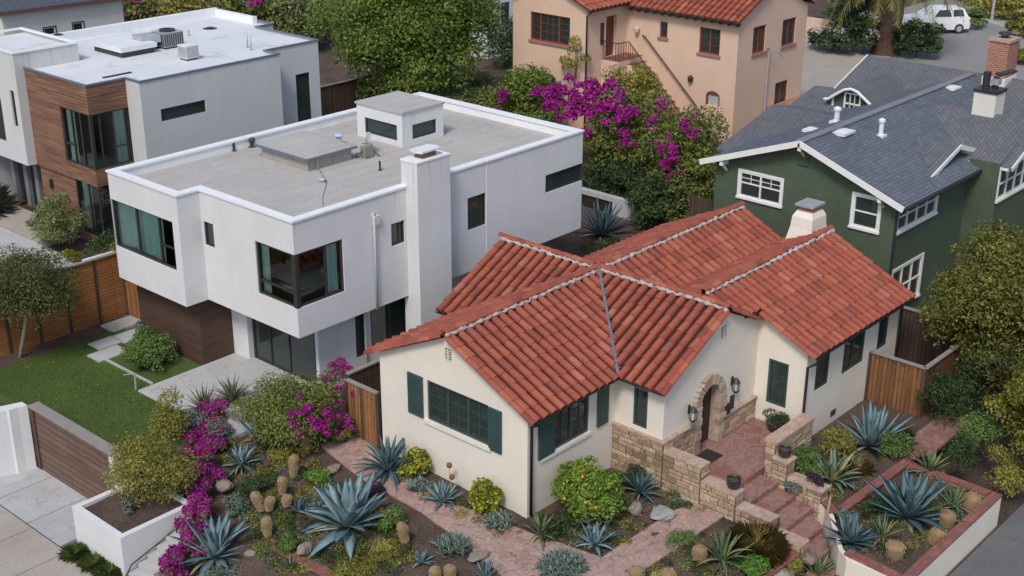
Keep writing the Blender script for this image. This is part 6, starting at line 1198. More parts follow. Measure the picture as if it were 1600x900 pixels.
agave(G(1128, 878, -0.05), 0.78, 0.10, 26, 61, ALOE, 'yellow edged aloe with curling leaves at the brick capped wall', 'aloe', el1=10, curl=1.3, cat='aloe', prof=LANCE)
agave(G(230*1+0, 0, 0) if False else G(455, 893, -0.6), 0.40, 0.06, 20, 62, ALOE, 'small green aloe below the worn brick capped wall', 'aloe', el1=15, curl=0.5, cat='aloe', prof=LANCE)
# yuccas at the patio
for i, (q, L, s, l) in enumerate((((320, 645), 0.75, 63, 'grey spiky yucca on the patio edge nearest the lawn'), ((364, 628), 0.70, 64, 'olive spiky yucca on the patio edge nearest the bougainvillea bush'))):
    agave(G(*q, 0.15), L, 0.055, 60, s, M('olive_yucca_leaf', (0.15, 0.17, 0.10), 0.7, 0.2, 3, 0.1, island=[(0, (0.08, 0.10, 0.06)), (0.6, (0.17, 0.19, 0.12)), (1, (0.27, 0.26, 0.15))]) if i == 0 else D.materials['olive_yucca_leaf'], l, 'yucca', 85, 10, 0.45, 0.2, 'yucca', 'yuccas on the patio edge', LANCE)
p = G(345, 690, 0); shrub('purple_shrub', p, (0.55, 0.5, 0.5), 14, 2300, 0.06, L_GREYL, 'grey shrub with dusty pink flowers below the patio', seed=65, bloom=(10, 700, 0.05, L_PINK, 0.16))
shrub('bougainvillea_bush', G(462, 690, 0), (1.4, 1.5, 1.3), 64, 19000, 0.085, L_BOUG, 'green bougainvillea bush with magenta patches beside the cedar gate', 'bougainvillea', 66, cl=0.36,
      bloom=([(G(532, 572, 1.5).x+dx, G(532, 572, 1.5).y+dy, 1.42+dz, .2, .2, .18) for dx, dy, dz in ((0, 0, 0), (.15, -.1, -.05), (-.1, .2, .05), (.1, .1, .15), (-.2, 0, -.1), (.0, -.25, -.15))]+[(G(507, 590, 1.2).x+dx, G(507, 590, 1.2).y, 1.15+dz, .16, .16, .14) for dx, dz in ((0, 0), (.1, -.1))]+[e for x, y, z in ((480, 635, .8), (495, 655, .6), (520, 650, .7), (485, 672, .4), (512, 668, .45), (530, 640, .8), (540, 615, 1.0), (470, 655, .5)) for e in spray(x, y, tuple(G(462, 690, 0)+Vector((0, 0, .9))), (1.3, 1.4, 1.2), 0.13, 4, 16)], 2900, 0.065, L_MAGENTA, 0.2),
      extra=[(*G(530, 578, 1.35)[:2], 1.28, .42, .42, .42), (*G(507, 592, 1.2)[:2], 1.1, .4, .4, .35), (*G(535, 600, 1.0)[:2], 1.0, .45, .45, .45), (*G(515, 625, .8)[:2], .8, .42, .42, .4), (*G(520, 660, .4)[:2], .35, .5, .5, .35), (*G(430, 640, .6)[:2], .6, .45, .45, .4)])
rock(G(352, 765, -0.2), (0.25, 0.22, 0.22), 70, 'squarish tan stone between the bougainvillea trail and a small agave'); rock(G(392, 868, -0.6), (0.16, 0.15, 0.12), 71, 'small pale stone beside the large left agave'); rock(G(475, 862, -0.3), (0.24, 0.2, 0.17), 72, 'rounded pinkish stone under the largest agave')
rock(G(1035, 807, 0), (0.42, 0.28, 0.16), 73, 'long pale grey boulder at the foot of the stone wall', ROCKGREY); rock(G(992, 800, 0), (0.24, 0.2, 0.2), 74, 'ochre boulder at the edge of the lemon bush'); rock(G(748, 872, 0), (0.3, 0.2, 0.12), 75, 'flat rosy stone on the path edge beside grey succulents'); rock(G(520, 735, 0), (0.26, 0.2, 0.10), 76, 'flat pale stone where the path starts near the cacti')
# cacti
for i, (q, z, r, h, ln, l) in enumerate((((479, 708), 0, .105, .46, (0, 0), 'tall golden cactus nearest the cedar gate'), ((459, 745), 0, .105, .50, (.05, 0), 'golden cactus just below the tallest one on the slope'), ((442, 772), -0.05, .09, .40, (0, 0), 'golden cactus above the heart shaped pair'),
      ((418, 836), -0.3, .105, .40, (0, .03), 'single golden cactus beneath the heart shaped pair'), ((634, 852), -0.1, .105, .52, (-.12, .1), 'leaning golden cactus beside the path and the largest agave'), ((680, 912), -0.15, .10, .36, (0, 0), 'golden cactus with a taller neighbour by the lower edge near the grey succulent'), ((703, 912), -0.15, .11, .40, (0, 0), 'taller golden cactus of the two by the lower edge near the grey succulent'),
      ((993, 915), -0.05, .16, .42, (0, 0), 'stout golden cactus at the lower edge below the path'), ((1042, 915), -0.1, .16, .34, (0, 0), 'greenish stout cactus at the lower edge nearest the yellow edged aloe'), ((1022, 915), -0.1, .08, .26, (0, 0), 'smallest golden cactus squeezed between two stout ones at the lower edge'), ((832, 918), -0.15, .10, .26, (0, 0), 'golden cactus tip peeping up below the silvery succulent mound'),
      ((1397, 872), -0.13, .19, .34, (0, 0), 'squat barrel cactus on the bare corner of the raised planter'), ((1458, 848), -0.12, .16, .34, (.1, -.25), 'tipped barrel cactus against the brick edge of the raised planter'), ((1478, 822), -0.12, .17, .34, (0, 0), 'shaded brown cactus behind the tipped barrel cactus'), ((1512, 798), -0.1, .18, .40, (.1, -.15), 'green gold cactus near the far corner of the raised planter'), ((1092, 880), -0.08, .14, .38, (0, 0), 'flat rounded cactus pad beside the yellow edged aloe'), ((448, 790), -0.1, .10, .22, (.1, 0), 'low dark gold cactus stub right of the heart shaped pair'))):
    cactus(G(*q, z), r, h, 80+i, l, ln)
cactus(G(408, 797, -0.2), .11, .42, 110, 'heart shaped pair of golden cacti sharing one root', (-.18, .18), twin=(.15, -.15, 0, .105, .40, (.10, -.10)))
# low plants on the slope
shrub('green_succulent', G(500, 755, -0.05), (0.42, 0.40, 0.26), 14, 1800, 0.10, L_FERN, 'low fresh green succulent between the cacti and the path', 'succulent', 120, aspect=0.4)
shrub('round_green_shrub', G(612, 825, -0.1), (0.42, 0.42, 0.42), 14, 2200, 0.085, L_HEDGE, 'small rounded green shrub at the path edge beside the largest agave', seed=121, bloom=(2, 60, 0.07, L_PINK, 0.08))
shrub('grey_groundcover', G(500, 790, -0.1), (0.55, 0.3, 0.16), 10, 1300, 0.07, L_GREYL, 'grey groundcover spreading above the largest agave', 'ground cover', 122, stem=False)
shrub('dark_groundcover', G(395, 770, -0.2), (0.6, 0.4, 0.25), 14, 2200, 0.06, L_DARK, 'dark green groundcover between the bougainvillea trail and the cacti', 'ground cover', 123, stem=False)
shrub('ochre_groundcover', G(445, 720, -0.05), (0.6, 0.55, 0.28), 14, 2400, 0.055, L_OCHRE, 'ochre green groundcover behind the line of cacti', 'ground cover', 124, stem=False)
shrub('moss_groundcover', G(560, 890, -0.4), (0.75, 0.5, 0.18), 16, 2600, 0.05, L_OCHRE, 'mossy groundcover below the largest agave', 'ground cover', 125, stem=False)
shrub('low_green_clump', G(410, 868, -0.6), (0.35, 0.4, 0.2), 10, 1200, 0.05, L_HEDGE, 'low green clump beneath the single golden cactus', 'ground cover', 126, stem=False)
shrub('slope_clump', G(350, 905, -0.9), (0.6, 0.5, 0.22), 12, 1500, 0.06, L_GREYL, 'grey clump on the slope below the large left agave', 'ground cover', 127, stem=False)
shrub('russet_groundcover', G(470, 680, 0.0), (0.8, 0.4, 0.22), 12, 1500, 0.05, L_PINK, 'russet groundcover under the bougainvillea bush near the gate', 'ground cover', 128, stem=False)
def mound(q, z, r, n, L, W, seed, mat, label, group=None, k=9):
    base = G(*q, z); rng = np.random.default_rng(seed); mb = MB()
    for i in range(n):
        a = i*2.39996; rr = r*math.sqrt((i+0.5)/n); hh = 0.75*r*math.sqrt(max(0, 1-(rr/r)**2))*0.9; rosette(mb, (base.x+rr*math.cos(a), base.y+rr*math.sin(a), base.z+hh*0.8), L*(0.8+0.4*rng.random()), W, k, rng, 80, 12, 0.2, 0.35, seg=4)
    return tag(mb.build('succulent_mound', mat, None, True, loc=base), label, 'succulent', group)
mound((878, 895), -0.12, 0.62, 38, 0.19, 0.075, 130, GREYSUC, 'broad silvery mound of succulent rosettes at the lower edge', k=11)
mound((708, 862), -0.05, 0.42, 20, 0.26, 0.07, 131, GREYSUC, 'grey green succulent clump between the path and the paired cacti')
mound((778, 822), 0, 0.42, 22, 0.17, 0.075, 132, GREYSUC, 'grey succulent clump at the corner of the bungalow by the downpipe')
mound((655, 765), 0, 0.32, 12, 0.20, 0.08, 133, GREYSUC, 'grey succulents under the yellow shrub nearest the gate')
mound((925, 822), 0, 0.50, 16, 0.18, 0.09, 134, GREYSUC, 'dusky succulents fringing the base of the lemon bush')
# shrubs along the bungalow
VG = 'variegated shrubs along the gable wall'
shrub('variegated_shrub', G(648, 742, 0), (0.42, 0.42, 0.52), 16, 1900, 0.10, L_VARIEG, 'yellow variegated shrub under the gable window nearest the gate', seed=140, group=VG, aspect=0.7)
shrub('variegated_shrub', G(757, 800, 0), (0.45, 0.46, 0.60), 18, 2300, 0.10, L_VARIEG, 'yellow variegated shrub nearest the downpipe corner', seed=141, group=VG, aspect=0.7)
shrub('lemon_bush', G(920, 805, 0), (1.0, 1.0, 0.92), 48, 9500, 0.11, L_CITRUS, 'large glossy lemon bush with ripe orange fruit before the bungalow', 'lemon bush', 142, cl=0.34, aspect=0.55)
lt = D.objects['lemon_bush']; rng = np.random.default_rng(9); b_ = Vector(BASE['lemon_bush'])
for q in ((915, 785), (910, 745), (882, 779), (931, 793)):
    d = (CAM-G(*q, 0.7)).normalized(); p = G(*q, 0.75); s = b_+Vector((0, 0, 0.7)); v = p-s; v = v-d*v.dot(d); p = s+v+d*math.sqrt(max(0.1, 1.0-v.length_squared)); MB().lathe(p, [(0.005, -.045), (.035, -.03), (.047, 0), (.035, .03), (.005, .045)], 8).build('fruit', FRUIT, lt, True)
shrub('low_dark_shrub', G(880, 830, 0), (0.8, 0.35, 0.28), 14, 1700, 0.07, L_DARK, 'low dark foliage beneath the lemon bush', seed=143, stem=False)
shrub('wall_foot_shrub', G(985, 755, 0), (0.55, 0.4, 0.35), 12, 1400, 0.07, L_DARK, 'dark leafy clump at the stone wall behind the lemon bush', seed=144, stem=False)
t = thing('seed_head_plant', G(703, 778, 0), 'two round brown seed heads on stalks before the gable wall', 'seed heads'); b_ = G(703, 778, 0)
for i, (q, z) in enumerate((((702, 727), 0.80), ((706, 745), 0.55))):
    p = G(*q, z); 
    m_ = MB(); m_.tube([b_, b_.lerp(p, 0.5)+Vector((0.02, 0, 0.02)), p], [0.012, 0.01, 0.008], 5); m_.build('stalk', STRAW, t); MB().lathe(p, [(0.004, -.085), (.06, -.06), (.085, 0), (.06, .06), (.004, .085)], 14).build('seed_head', SEEDHEAD, t, True)
# by the entry and in the beds at the stairs
tuft('ornamental_grass', G(1182, 862, -0.15), 0.22, 2600, 0.80, 0.012, L_TAN, 'tan ornamental grass fountain beside the lower stairs', 'grass', 150, None, 0.85, 0.8)
shrub('fern', G(1180, 898, -0.2), (0.48, 0.4, 0.36), 14, 2000, 0.10, L_FERN, 'bright green fern in front of the tan ornamental grass', 'fern', 151, aspect=0.3)
agave(G(1275, 905, -0.9), 0.6, 0.10, 26, 152, ALOE, 'green agave at the very bottom of the red stairs', cat='agave', el1=15)
shrub('ochre_clump', G(1232, 893, -0.6), (0.42, 0.4, 0.28), 12, 1500, 0.06, L_OCHRE, 'ochre clump at the bottom of the stairs by a round stone', 'ground cover', 153, stem=False); rock(G(1262, 880, -0.55), (0.2, 0.18, 0.2), 154, 'round tan stone beside the lowest red steps')
p = Vector((31.0, 17.55, 0.36)); shrub('porch_bush', (30.95, 17.25, 0.55), (0.42, 0.42, 0.30), 14, 2200, 0.05, L_DARK, 'dark clipped bush in a pot on the porch under the window', seed=155); m_ = MB(); m_.lathe((30.95, 17.25, 0.355), [(0.22, 0), (0.30, 0.22), (0.30, 0.26), (0.26, 0.24)], 14); tag(m_.build('bush_pot', POTMAT, None, True), 'dark pot holding the clipped bush on the porch', 'pot')
shrub('round_bed_shrub', G(1262, 742, 0), (0.62, 0.62, 0.55), 20, 3000, 0.07, L_HEDGE, 'rounded green shrub against the bungalow downpipe by the steps', seed=156); shrub('olive_bed_shrub', G(1310, 712, 0), (0.6, 0.55, 0.55), 18, 2600, 0.07, L_OCHRE, 'olive shrub between the rounded shrub and the tall blue agave', seed=157)
agave(G(1300, 755, 0), 0.80, 0.13, 34, 158, M('variegated_agave_skin', (0.2, 0.22, 0.12), 0.5, 0.2, 3, 0.1, island=[(0, (0.10, 0.16, 0.11)), (0.5, (0.18, 0.23, 0.14)), (0.8, (0.33, 0.32, 0.16)), (1, (0.40, 0.30, 0.14))]), 'pale variegated agave with drooping tips in the bed by the steps', group=F2, el1=10, curl=1.0)
agave(G(1360, 700, 0), 1.10, 0.17, 34, 159, AGAVE, 'tall blue agave against the bungalow side wall', group=F2, el0=86, el1=18, curl=0.2)
shrub('dark_bed_shrub', G(1402, 712, 0), (0.6, 0.55, 0.48), 18, 2600, 0.06, L_HEDGE, 'dark green shrub under the tall blue agave near the cedar enclosure', seed=160); tuft('amber_grass', G(1340, 735, 0), 0.2, 700, 0.4, 0.014, L_TAN, 'amber grass tuft below the tall blue agave', 'grass', 161)
tuft('wall_grass', G(1400, 690, 0), 0.2, 500, 0.55, 0.014, L_TAN, 'straw grass between the tall blue agave and the enclosure', 'grass', 162)
m_ = MB(); blade(m_, G(1292, 806, 0), 0.3, 1.05, 0.62, 0.10, 0.0, 0.3); o = m_.build('aloe_spear', STRAW, None, True, loc=G(1292, 806, 0)); tag(o, 'single straw coloured leaf spear leaning over the brick edge', 'leaf')
shrub('purple_plant', (28.9, 14.75, 0.42), (0.22, 0.26, 0.16), 9, 800, 0.07, L_PURPLE, 'small purple plant on the cap of the low stair wall', 'plant', 163, stem=False)
# raised planter
agave(G(1418, 812, -0.1), 1.12, 0.20, 40, 170, AGAVEDK, 'large deep blue agave in the middle of the raised planter', group=F2, el1=4, curl=0.3)
agave(G(1328, 850, -0.1), 0.66, 0.13, 40, 171, AGAVEDK, 'dense deep blue agave at the stair end of the raised planter', group=F2, el1=2, curl=0.3)
agave(G(1378, 842, -0.1), 0.58, 0.07, 20, 172, ALOE, 'green aloe between the two deep blue agaves in the raised planter', 'aloe', cat='aloe', el1=10, curl=0.7, prof=LANCE)
agave(G(1490, 795, -0.08), 0.64, 0.07, 24, 173, ALOE, 'green aloe with thin leaves near the far brick edge of the raised planter', 'aloe', cat='aloe', el1=10, curl=0.6, prof=LANCE)
agave(G(1452, 738, -0.05), 0.62, 0.10, 24, 174, ALOE, 'broad green aloe at the inner brick edge of the raised planter', 'aloe', cat='aloe', el1=10, curl=0.5)
shrub('planter_shrub', G(1365, 805, -0.08), (0.5, 0.4, 0.32), 12, 1500, 0.06, L_DARK, 'dark shrub along the inner brick edge of the raised planter', seed=175, stem=False); shrub('planter_clump', G(1450, 800, -0.1), (0.8, 0.5, 0.22), 14, 1800, 0.06, L_OCHRE, 'olive clump behind the large deep blue agave', 'ground cover', 176, stem=False)
shrub('planter_grey_clump', G(1318, 818, -0.1), (0.35, 0.3, 0.25), 8, 900, 0.06, L_GREYL, 'grey clump hanging over the stair end of the raised planter', 'ground cover', 177, stem=False)
shrub('walk_shrub', G(1500, 735, 0), (0.5, 0.55, 0.6), 16, 2100, 0.07, L_DARK, 'dark green shrub beyond the far end of the raised planter', seed=178); shrub('twiggy_shrub', G(1560, 730, -0.2), (0.6, 0.6, 0.4), 14, 1300, 0.06, L_OCHRE, 'thin ochre shrub beyond the raised planter under the yellow tree', seed=179)

# ================================================================ lawn side plants
tree('olive_tree', (18.75, 38.7, 0.15), (18.95, 38.2, 2.55), (1.75, 1.7, 1.75), 80, 30000, 0.075, L_ORCH, 'small round olive tree with a pale trunk before the cedar fence', 'tree', 200, PALEBARK, 0.06, 0.34)
hb = [(21.15, 34.5, 0.62), (21.75, 35.0, 0.62), (21.2, 35.5, 0.6), (21.8, 35.9, 0.6), (20.9, 34.95, 0.55)]
rng = np.random.default_rng(201); t = thing('low_hedge', (21.4, 35.1, 0.15), 'low rounded green hedge between the lawn and the brown clad wall', 'hedge'); cl_ = []
for x, y, r in hb: cl_ += crown_clumps((x, y, 0.15+0.42), (r, r, 0.62), 16, rng, 0.42, -0.5)
m_ = MB()
for x, y, r in hb: m_.tube([(x, y, 0.1), (x, y, 0.6)], 0.03, 6)
m_.build('stem', BARK, t); np_mesh('foliage', leaf_array(cl_, 9500, 0.07, 0.6, rng), 4, L_HEDGE, t)
shrub('gate_plant', (22.35, 37.0, 0.2), (0.25, 0.25, 0.4), 8, 600, 0.08, L_GREYL, 'small grey plant at the brown clad wall beside the slabs', 'plant', 202)
# court of the grey house
shrub('tall_court_bush', (25.2, 47.15, 0.2), (1.15, 1.0, 1.3), 40, 6500, 0.13, L_OLIVE, 'tall spiky olive bush against the teak clad wall', seed=210, cl=0.34, aspect=0.3); shrub('yellow_court_bush', (26.6, 43.7, 0.2), (0.95, 0.8, 0.85), 28, 3600, 0.13, L_YELLOW, 'yellow green bush in front of the tall garden window', seed=211, aspect=0.6)
shrub('amber_court_clump', (24.7, 45.3, 0.15), (0.5, 0.45, 0.35), 10, 900, 0.1, L_YELLOW, 'amber clump at the foot of the tall spiky bush', 'ground cover', 212, stem=False); shrub('grey_court_bed', (26.0, 42.7, 0.1), (1.6, 1.1, 0.35), 20, 2400, 0.1, L_GREYL, 'grey groundcover in the bed behind the cedar fence', 'ground cover', 213, stem=False); shrub('deep_court_bush', (25.9, 44.9, 0.12), (0.9, 0.5, 0.7), 14, 1600, 0.1, L_DARK, 'dark foliage on the kerb wall under the garden window', seed=214, stem=False)
tuft('court_grass', (25.0, 53.2, 0.2), 0.5, 700, 1.5, 0.03, L_GREYL, 'tall grey grasses before the navy entrance', 'grass', 215); shrub('court_edge_bush', (24.3, 51.9, 0.2), (0.7, 0.6, 0.5), 12, 1300, 0.1, L_DARK, 'dark bush at the entrance to the grey court', seed=216)
rock((24.6, 52.2, 0.2), (0.6, 0.5, 0.45), 217, 'grey boulder beside the deck walk of the grey house', ROCKGREY); m_ = MB(); m_.lathe((25.9, 49.0, 0.325), [(0.16, 0), (0.24, 0.25), (0.22, 0.34), (0.19, 0.30)], 12); tag(m_.build('white_pot', WHITEMETAL, None, True), 'small white pot on the deck walk by the teak wall', 'pot'); shrub('deck_clump', (25.3, 49.3, 0.32), (0.35, 0.3, 0.35), 8, 500, 0.09, L_OLIVE, 'small clump beside the white pot on the deck walk', 'plant', 218, stem=False)
m_ = MB(); m_.lathe((26.2, 48.95, 0.325), [(0.06, 0), (0.16, 0.3), (0.2, 0.75), (0.11, 1.0), (0.13, 1.35), (0.02, 1.5)], 10); tag(m_.build('dark_urn', BLACKMETAL, None, True), 'tall dark urn standing against the teak wall', 'urn')

# ================================================================ behind the houses
tree('big_broadleaf_tree', (46.2, 48.1, 0.5), (46.0, 48.0, 6.0), (4.5, 4.5, 5.6), 85, 105000, 0.165, L_TREE, 'big bright green broadleaf tree behind the white house', 'tree', 300, BARK, 0.35, 0.29, low=-0.85)
def bgbush(c, r, k, n, s, mat, label, seed, bloom=None, cl=0.34, name='background_shrub', cat='shrub', group=None):
    return shrub(name, (c[0], c[1], c[2]), r, k, n, s, mat, label, cat, seed, group, cl, bloom, 0.5, True, 0.8)
# the bougainvillea bank between white house and peach house
bk = 'bougainvillea bank before the peach house'
bgbush((46.5, 34.5, 0.6), (2.3, 2.4, 2.5), 64, 15000, 0.16, L_BOUG, 'bougainvillea thicket with a broad magenta cascade before the peach house stair', 310, name='bougainvillea_bank', cat='bougainvillea', group=bk,
       bloom=([e for x, y, z in ((885, 135, 4.3), (905, 130, 4.2), (870, 150, 4.2), (925, 140, 4.0), (890, 160, 3.8), (905, 165, 3.6), (880, 178, 3.5), (900, 190, 3.2), (915, 195, 3.0), (950, 145, 4.0), (965, 150, 3.9), (975, 172, 3.5), (950, 180, 3.3), (960, 195, 3.0), (935, 160, 3.7)) for e in spray(x, y, (46.5, 34.5, 2.6), (2.2, 2.3, 2.3), 0.30, 4, 20)], 6800, 0.13, L_MAGENTA, .5))
bgbush((46.0, 31.2, 0.4), (2.1, 2.0, 2.6), 58, 14000, 0.15, L_BOUG, 'bougainvillea thicket with one hanging magenta tail beside the green house', 311, name='bougainvillea_bank', cat='bougainvillea', group=bk,
       bloom=([e for x, y, z in ((1030, 162, 3.9), (1018, 192, 3.4), (1035, 225, 2.6), (1045, 245, 2.2), (1050, 262, 1.8), (1048, 275, 1.6), (1040, 235, 2.4), (1075, 205, 3.0), (985, 225, 2.6), (1080, 190, 3.2)) for e in spray(x, y, (46.0, 31.2, 2.5), (2.05, 1.95, 2.4), 0.22)], 1500, 0.11, L_MAGENTA, .3))
bgbush((47.4, 41.3, 0.9), (2.0, 2.1, 2.1), 50, 12000, 0.16, L_TREE, 'rounded green bush below the arched window of the peach house', 312, bloom=([e for x, y, z in ((783, 160, 2.6), (790, 152, 2.8), (845, 140, 3.2)) for e in spray(x, y, (47.4, 41.3, 2.6), (1.9, 2.0, 2.0), 0.2)], 500, 0.13, L_MAGENTA, .3))
bgbush((49.4, 36.8, 1.0), (1.7, 2.0, 2.7), 50, 12000, 0.15, L_OCHRE, 'yellow green shrub climbing under the peach house stair', 313); bgbush((50.4, 34.0, 1.0), (1.1, 1.0, 1.3), 22, 3800, 0.14, L_OLIVE, 'olive shrub at the corner of the peach house garden fence', 314)
bgbush((44.3, 29.9, 0.0), (1.7, 1.6, 1.9), 40, 8000, 0.13, L_BOUG, 'dark green shrub at the end of the concrete retaining wall', 315); bgbush((43.2, 30.6, 0.0), (1.3, 1.3, 1.5), 34, 7000, 0.12, L_DARK, 'deep green shrub right against the bungalow end of the retaining wall', 323); bgbush((44.8, 33.8, 0.3), (1.0, 2.8, 1.15), 30, 6500, 0.13, L_DARK, 'dark ivy along the top of the concrete retaining wall', 322); bgbush((46.0, 44.2, 0.8), (2.8, 1.8, 1.5), 40, 8500, 0.17, L_OLIVE, 'olive thicket under the big broadleaf tree', 316)
bgbush((52.0, 50.6, 0.6), (2.6, 2.2, 1.0), 36, 6500, 0.15, L_OLIVE, 'low olive hedge between the big tree and the peach house', 324); bgbush((55.5, 48.6, 0.9), (2.2, 1.6, 0.9), 26, 4200, 0.15, L_HEDGE, 'green clump against the rear corner of the peach house', 325); bgbush((43.5, 58.5, 0.2), (3.0, 2.0, 1.6), 36, 6000, 0.17, L_OCHRE, 'ochre shrub mass behind the tall window of the grey house', 326)
tree('slender_tree', (50.1, 40.6, 1.2), (50.0, 40.5, 4.8), (0.9, 0.9, 1.1), 14, 1100, 0.14, L_OCHRE, 'thin twiggy tree before the peach house landing', 'tree', 317, PALEBARK, 0.05, 0.3)
agave((41.2, 31.9, 0.05), 1.25, 0.13, 40, 318, AGAVEDK, 'dark green spiky agave behind the white house wall', el0=85, el1=20, curl=0.25); bgbush((38.8, 29.6, 0.0), (1.9, 0.9, 0.7), 26, 3600, 0.11, L_DARK, 'dark undergrowth in the gap behind the white house', 319)
bgbush((58.8, 52.6, 0.6), (2.2, 1.5, 2.0), 40, 7000, 0.17, L_DARK, 'dark climber on the white house beyond the big tree', 320)
bgbush((41.8, 53.6, 0.3), (1.8, 1.6, 2.6), 34, 5200, 0.2, L_DARK, 'dark shrub with red blossom beside the grey house', 321, bloom=([(*G(476, 78, 4)[:2], 4.0, .3, .3, .25)], 120, 0.18, leaf_mat('red_petal', [(0, (0.3, 0.02, 0.05)), (1, (0.5, 0.05, 0.1))]), .3))
for i, (x, y, r, m_, l) in enumerate(((44.8, 71.8, 2.9, L_BOUG, 'flowering shrub nearest the ivory house wall'), (47.8, 69.8, 2.9, L_OCHRE, 'yellow tinged shrub in the hedge row behind the white roof'), (50.6, 67.8, 2.9, L_BOUG, 'pink dotted shrub at the middle of the hedge row behind the white roof'), (53.2, 65.8, 3.0, L_OLIVE, 'olive shrub ending the hedge row behind the white roof'))):
    bgbush((x, y, 0.3), (r, 2.4, 3.0), 48, 9000, 0.22, m_, l, 330+i, bloom=(16, 800, 0.2, L_MAGENTA, 0.5) if i < 3 else None, group='hedge row behind the grey house')
bgbush((26.9, 66.5, 0.3), (1.6, 1.5, 4.6), 26, 2800, 0.24, L_OLIVE, 'olive shrub at the ivory house corner', 336)
bgbush((63.0, 77.6 if False else 73.6, 0.9), (1.6, 1.2, 0.7), 12, 1200, 0.2, L_OLIVE, 'low shrub before the far white building', 337)
m_ = MB(); m_.box(56.0, 70, 68.0, 68.3, 0.2, 1.5); tag(m_.build('concrete_wall', CONC), 'long pale concrete wall beyond the grey house roof', 'wall')
m_ = MB(); m_.tube([(53.5, 62.5, 0), (53.5, 62.5, 3.6)], 0.12, 8); m_.beam((53.1, 62.5, 3.2), (53.9, 62.5, 3.2), 0.1, 0.1); m_.beam((53.1, 62.5, 2.4), (53.9, 62.5, 2.4), 0.1, 0.1); tag(m_.build('short_pole', BARK), 'short brown pole with rungs by the pale far wall', 'pole')
# ================================================================ right hand trees
tree('dense_garden_tree', (40.0, 13.4, 0), (38.8, 13.9, 2.9), (2.75, 2.6, 2.6), 120, 52000, 0.11, L_GARDEN, 'dense ochre green tree in front of the dark green house', 'tree', 400, BARK, 0.14, 0.27, low=-0.8)
tree('yellow_tree', (35.3, 10.2, -0.1), (34.9, 11.0, 1.6), (1.75, 1.7, 1.8), 60, 16000, 0.095, L_YELLOW, 'yellow green tree with pale branches at the right hand edge', 'tree', 401, PALEBARK, 0.07, 0.24, low=-0.8, nl=26)
shrub('dark_understory', (37.6, 13.2, 0), (1.9, 1.6, 1.5), 46, 12000, 0.09, L_DARK, 'dark understory shrub between the cedar enclosure and the yellow tree', seed=402, cl=0.34)
tuft('dry_palm_tuft', (36.6, 12.9, 1.3), 0.12, 90, 1.1, 0.02, L_TAN, 'dry straw coloured palm tuft above the dark understory', 'plant', 403, None, 1.1, 1.8); MB().tube([(36.6, 12.9, 0), (36.6, 12.9, 1.35)], 0.04, 6).build('dry_stem', PALEBARK, D.objects['dry_palm_tuft'])
shrub('shade_shrub', (40.8, 15.8, 0), (1.0, 1.0, 1.0), 20, 2600, 0.1, L_DARK, 'dark shrub in the gap under the green house window', seed=404)

# ================================================================ far right: street, palm, van
pt_ = thing('date_palm', (77.0, 37.6, 1.2), 'tall date palm with a thick brown trunk and drooping fronds', 'palm tree'); m_ = MB(); rng = np.random.default_rng(500); pts = [(77.0+0.02*i, 37.6, 1.2+i*0.5) for i in range(12)]; m_.tube(pts, [1.0 if i == 0 else 0.78+0.05*(i % 2) for i in range(12)], 12); m_.build('trunk', PALMBARK, pt_); V = []
for i in range(70):
    az = i*2.39996; el = 0.95-1.05*(i/70); L = 5.2+rng.normal()*0.4; hd = np.array([math.cos(az), math.sin(az), 0]); p = np.array([77.25, 37.6, 6.5]); e = el; sdv = np.array([-math.sin(az), math.cos(az), 0])
    for k in range(16):
        d = hd*math.cos(e)+np.array([0, 0, math.sin(e)]); q = p+d*L/16; lw = 0.5*math.sin(math.pi*(k+1.5)/18)+0.1; dn = np.array([0, 0, -0.55*lw])
        for s in (-1, 1):
            for j in range(2): o = p+(q-p)*(j*0.5); V += [o, o+d*0.09, o+sdv*s*lw+dn+d*lw*0.9+rng.normal(size=3)*0.05]
        V += [p-sdv*0.03, q, p+sdv*0.03]; p = q; e -= 0.088
np_mesh('frond', np.array(V), 3, L_PALM, pt_)
g0 = leaf_array  # white flowering bushes around the palm
bgbush((75.2, 40.3, 1.2), (1.5, 2.0, 1.4), 26, 3600, 0.22, L_DARK, 'dark bush covered in white blossom left of the palm trunk', 501, bloom=(20, 700, 0.16, L_WHITE, 0.4)); bgbush((76.0, 38.6, 1.2), (1.4, 1.2, 1.4), 20, 2500, 0.22, L_DARK, 'dark bush with white blossom touching the palm trunk', 502, bloom=(8, 300, 0.16, L_WHITE, 0.4)); bgbush((77.2, 35.6, 1.2), (1.4, 1.6, 1.5), 24, 3000, 0.22, L_DARK, 'plain dark bush right of the palm trunk at the road', 503)
m_ = MB(); m_.box(79.0, 79.35, 42.4, 46.0, 0.8, 2.3); tag(m_.build('peach_garden_wall', PEACH), 'low peach garden wall across the drive beyond the peach house', 'garden wall'); bgbush((78.6, 46.6, 1.2), (1.2, 1.0, 1.3), 12, 1200, 0.22, L_OLIVE, 'olive bush at the end of the low peach wall', 504); bgbush((79.6, 41.2, 1.2), (2.2, 2.0, 2.3), 26, 3000, 0.26, L_DARK, 'tall dark bush behind the white blossom under the palm', 505)
bgbush((70.5, 41.5, 1.2), (2.2, 1.4, 0.9), 24, 2600, 0.2, L_HEDGE, 'green hedge along the drive beyond the peach house', 514); bgbush((68.0, 33.8, 1.2), (1.5, 1.2, 0.7), 16, 1700, 0.18, L_DARK, 'dark mound beside the drive near the peach porch', 515); bgbush((100.5, 44.0, 1.3), (3.0, 2.2, 2.0), 30, 3000, 0.3, L_OLIVE, 'olive shrubs beyond the parked van', 516); bgbush((61.5, 32.2, 1.0), (1.8, 1.2, 0.5), 16, 1500, 0.16, L_DARK, 'dark teal groundcover beside the peach house porch', 506)
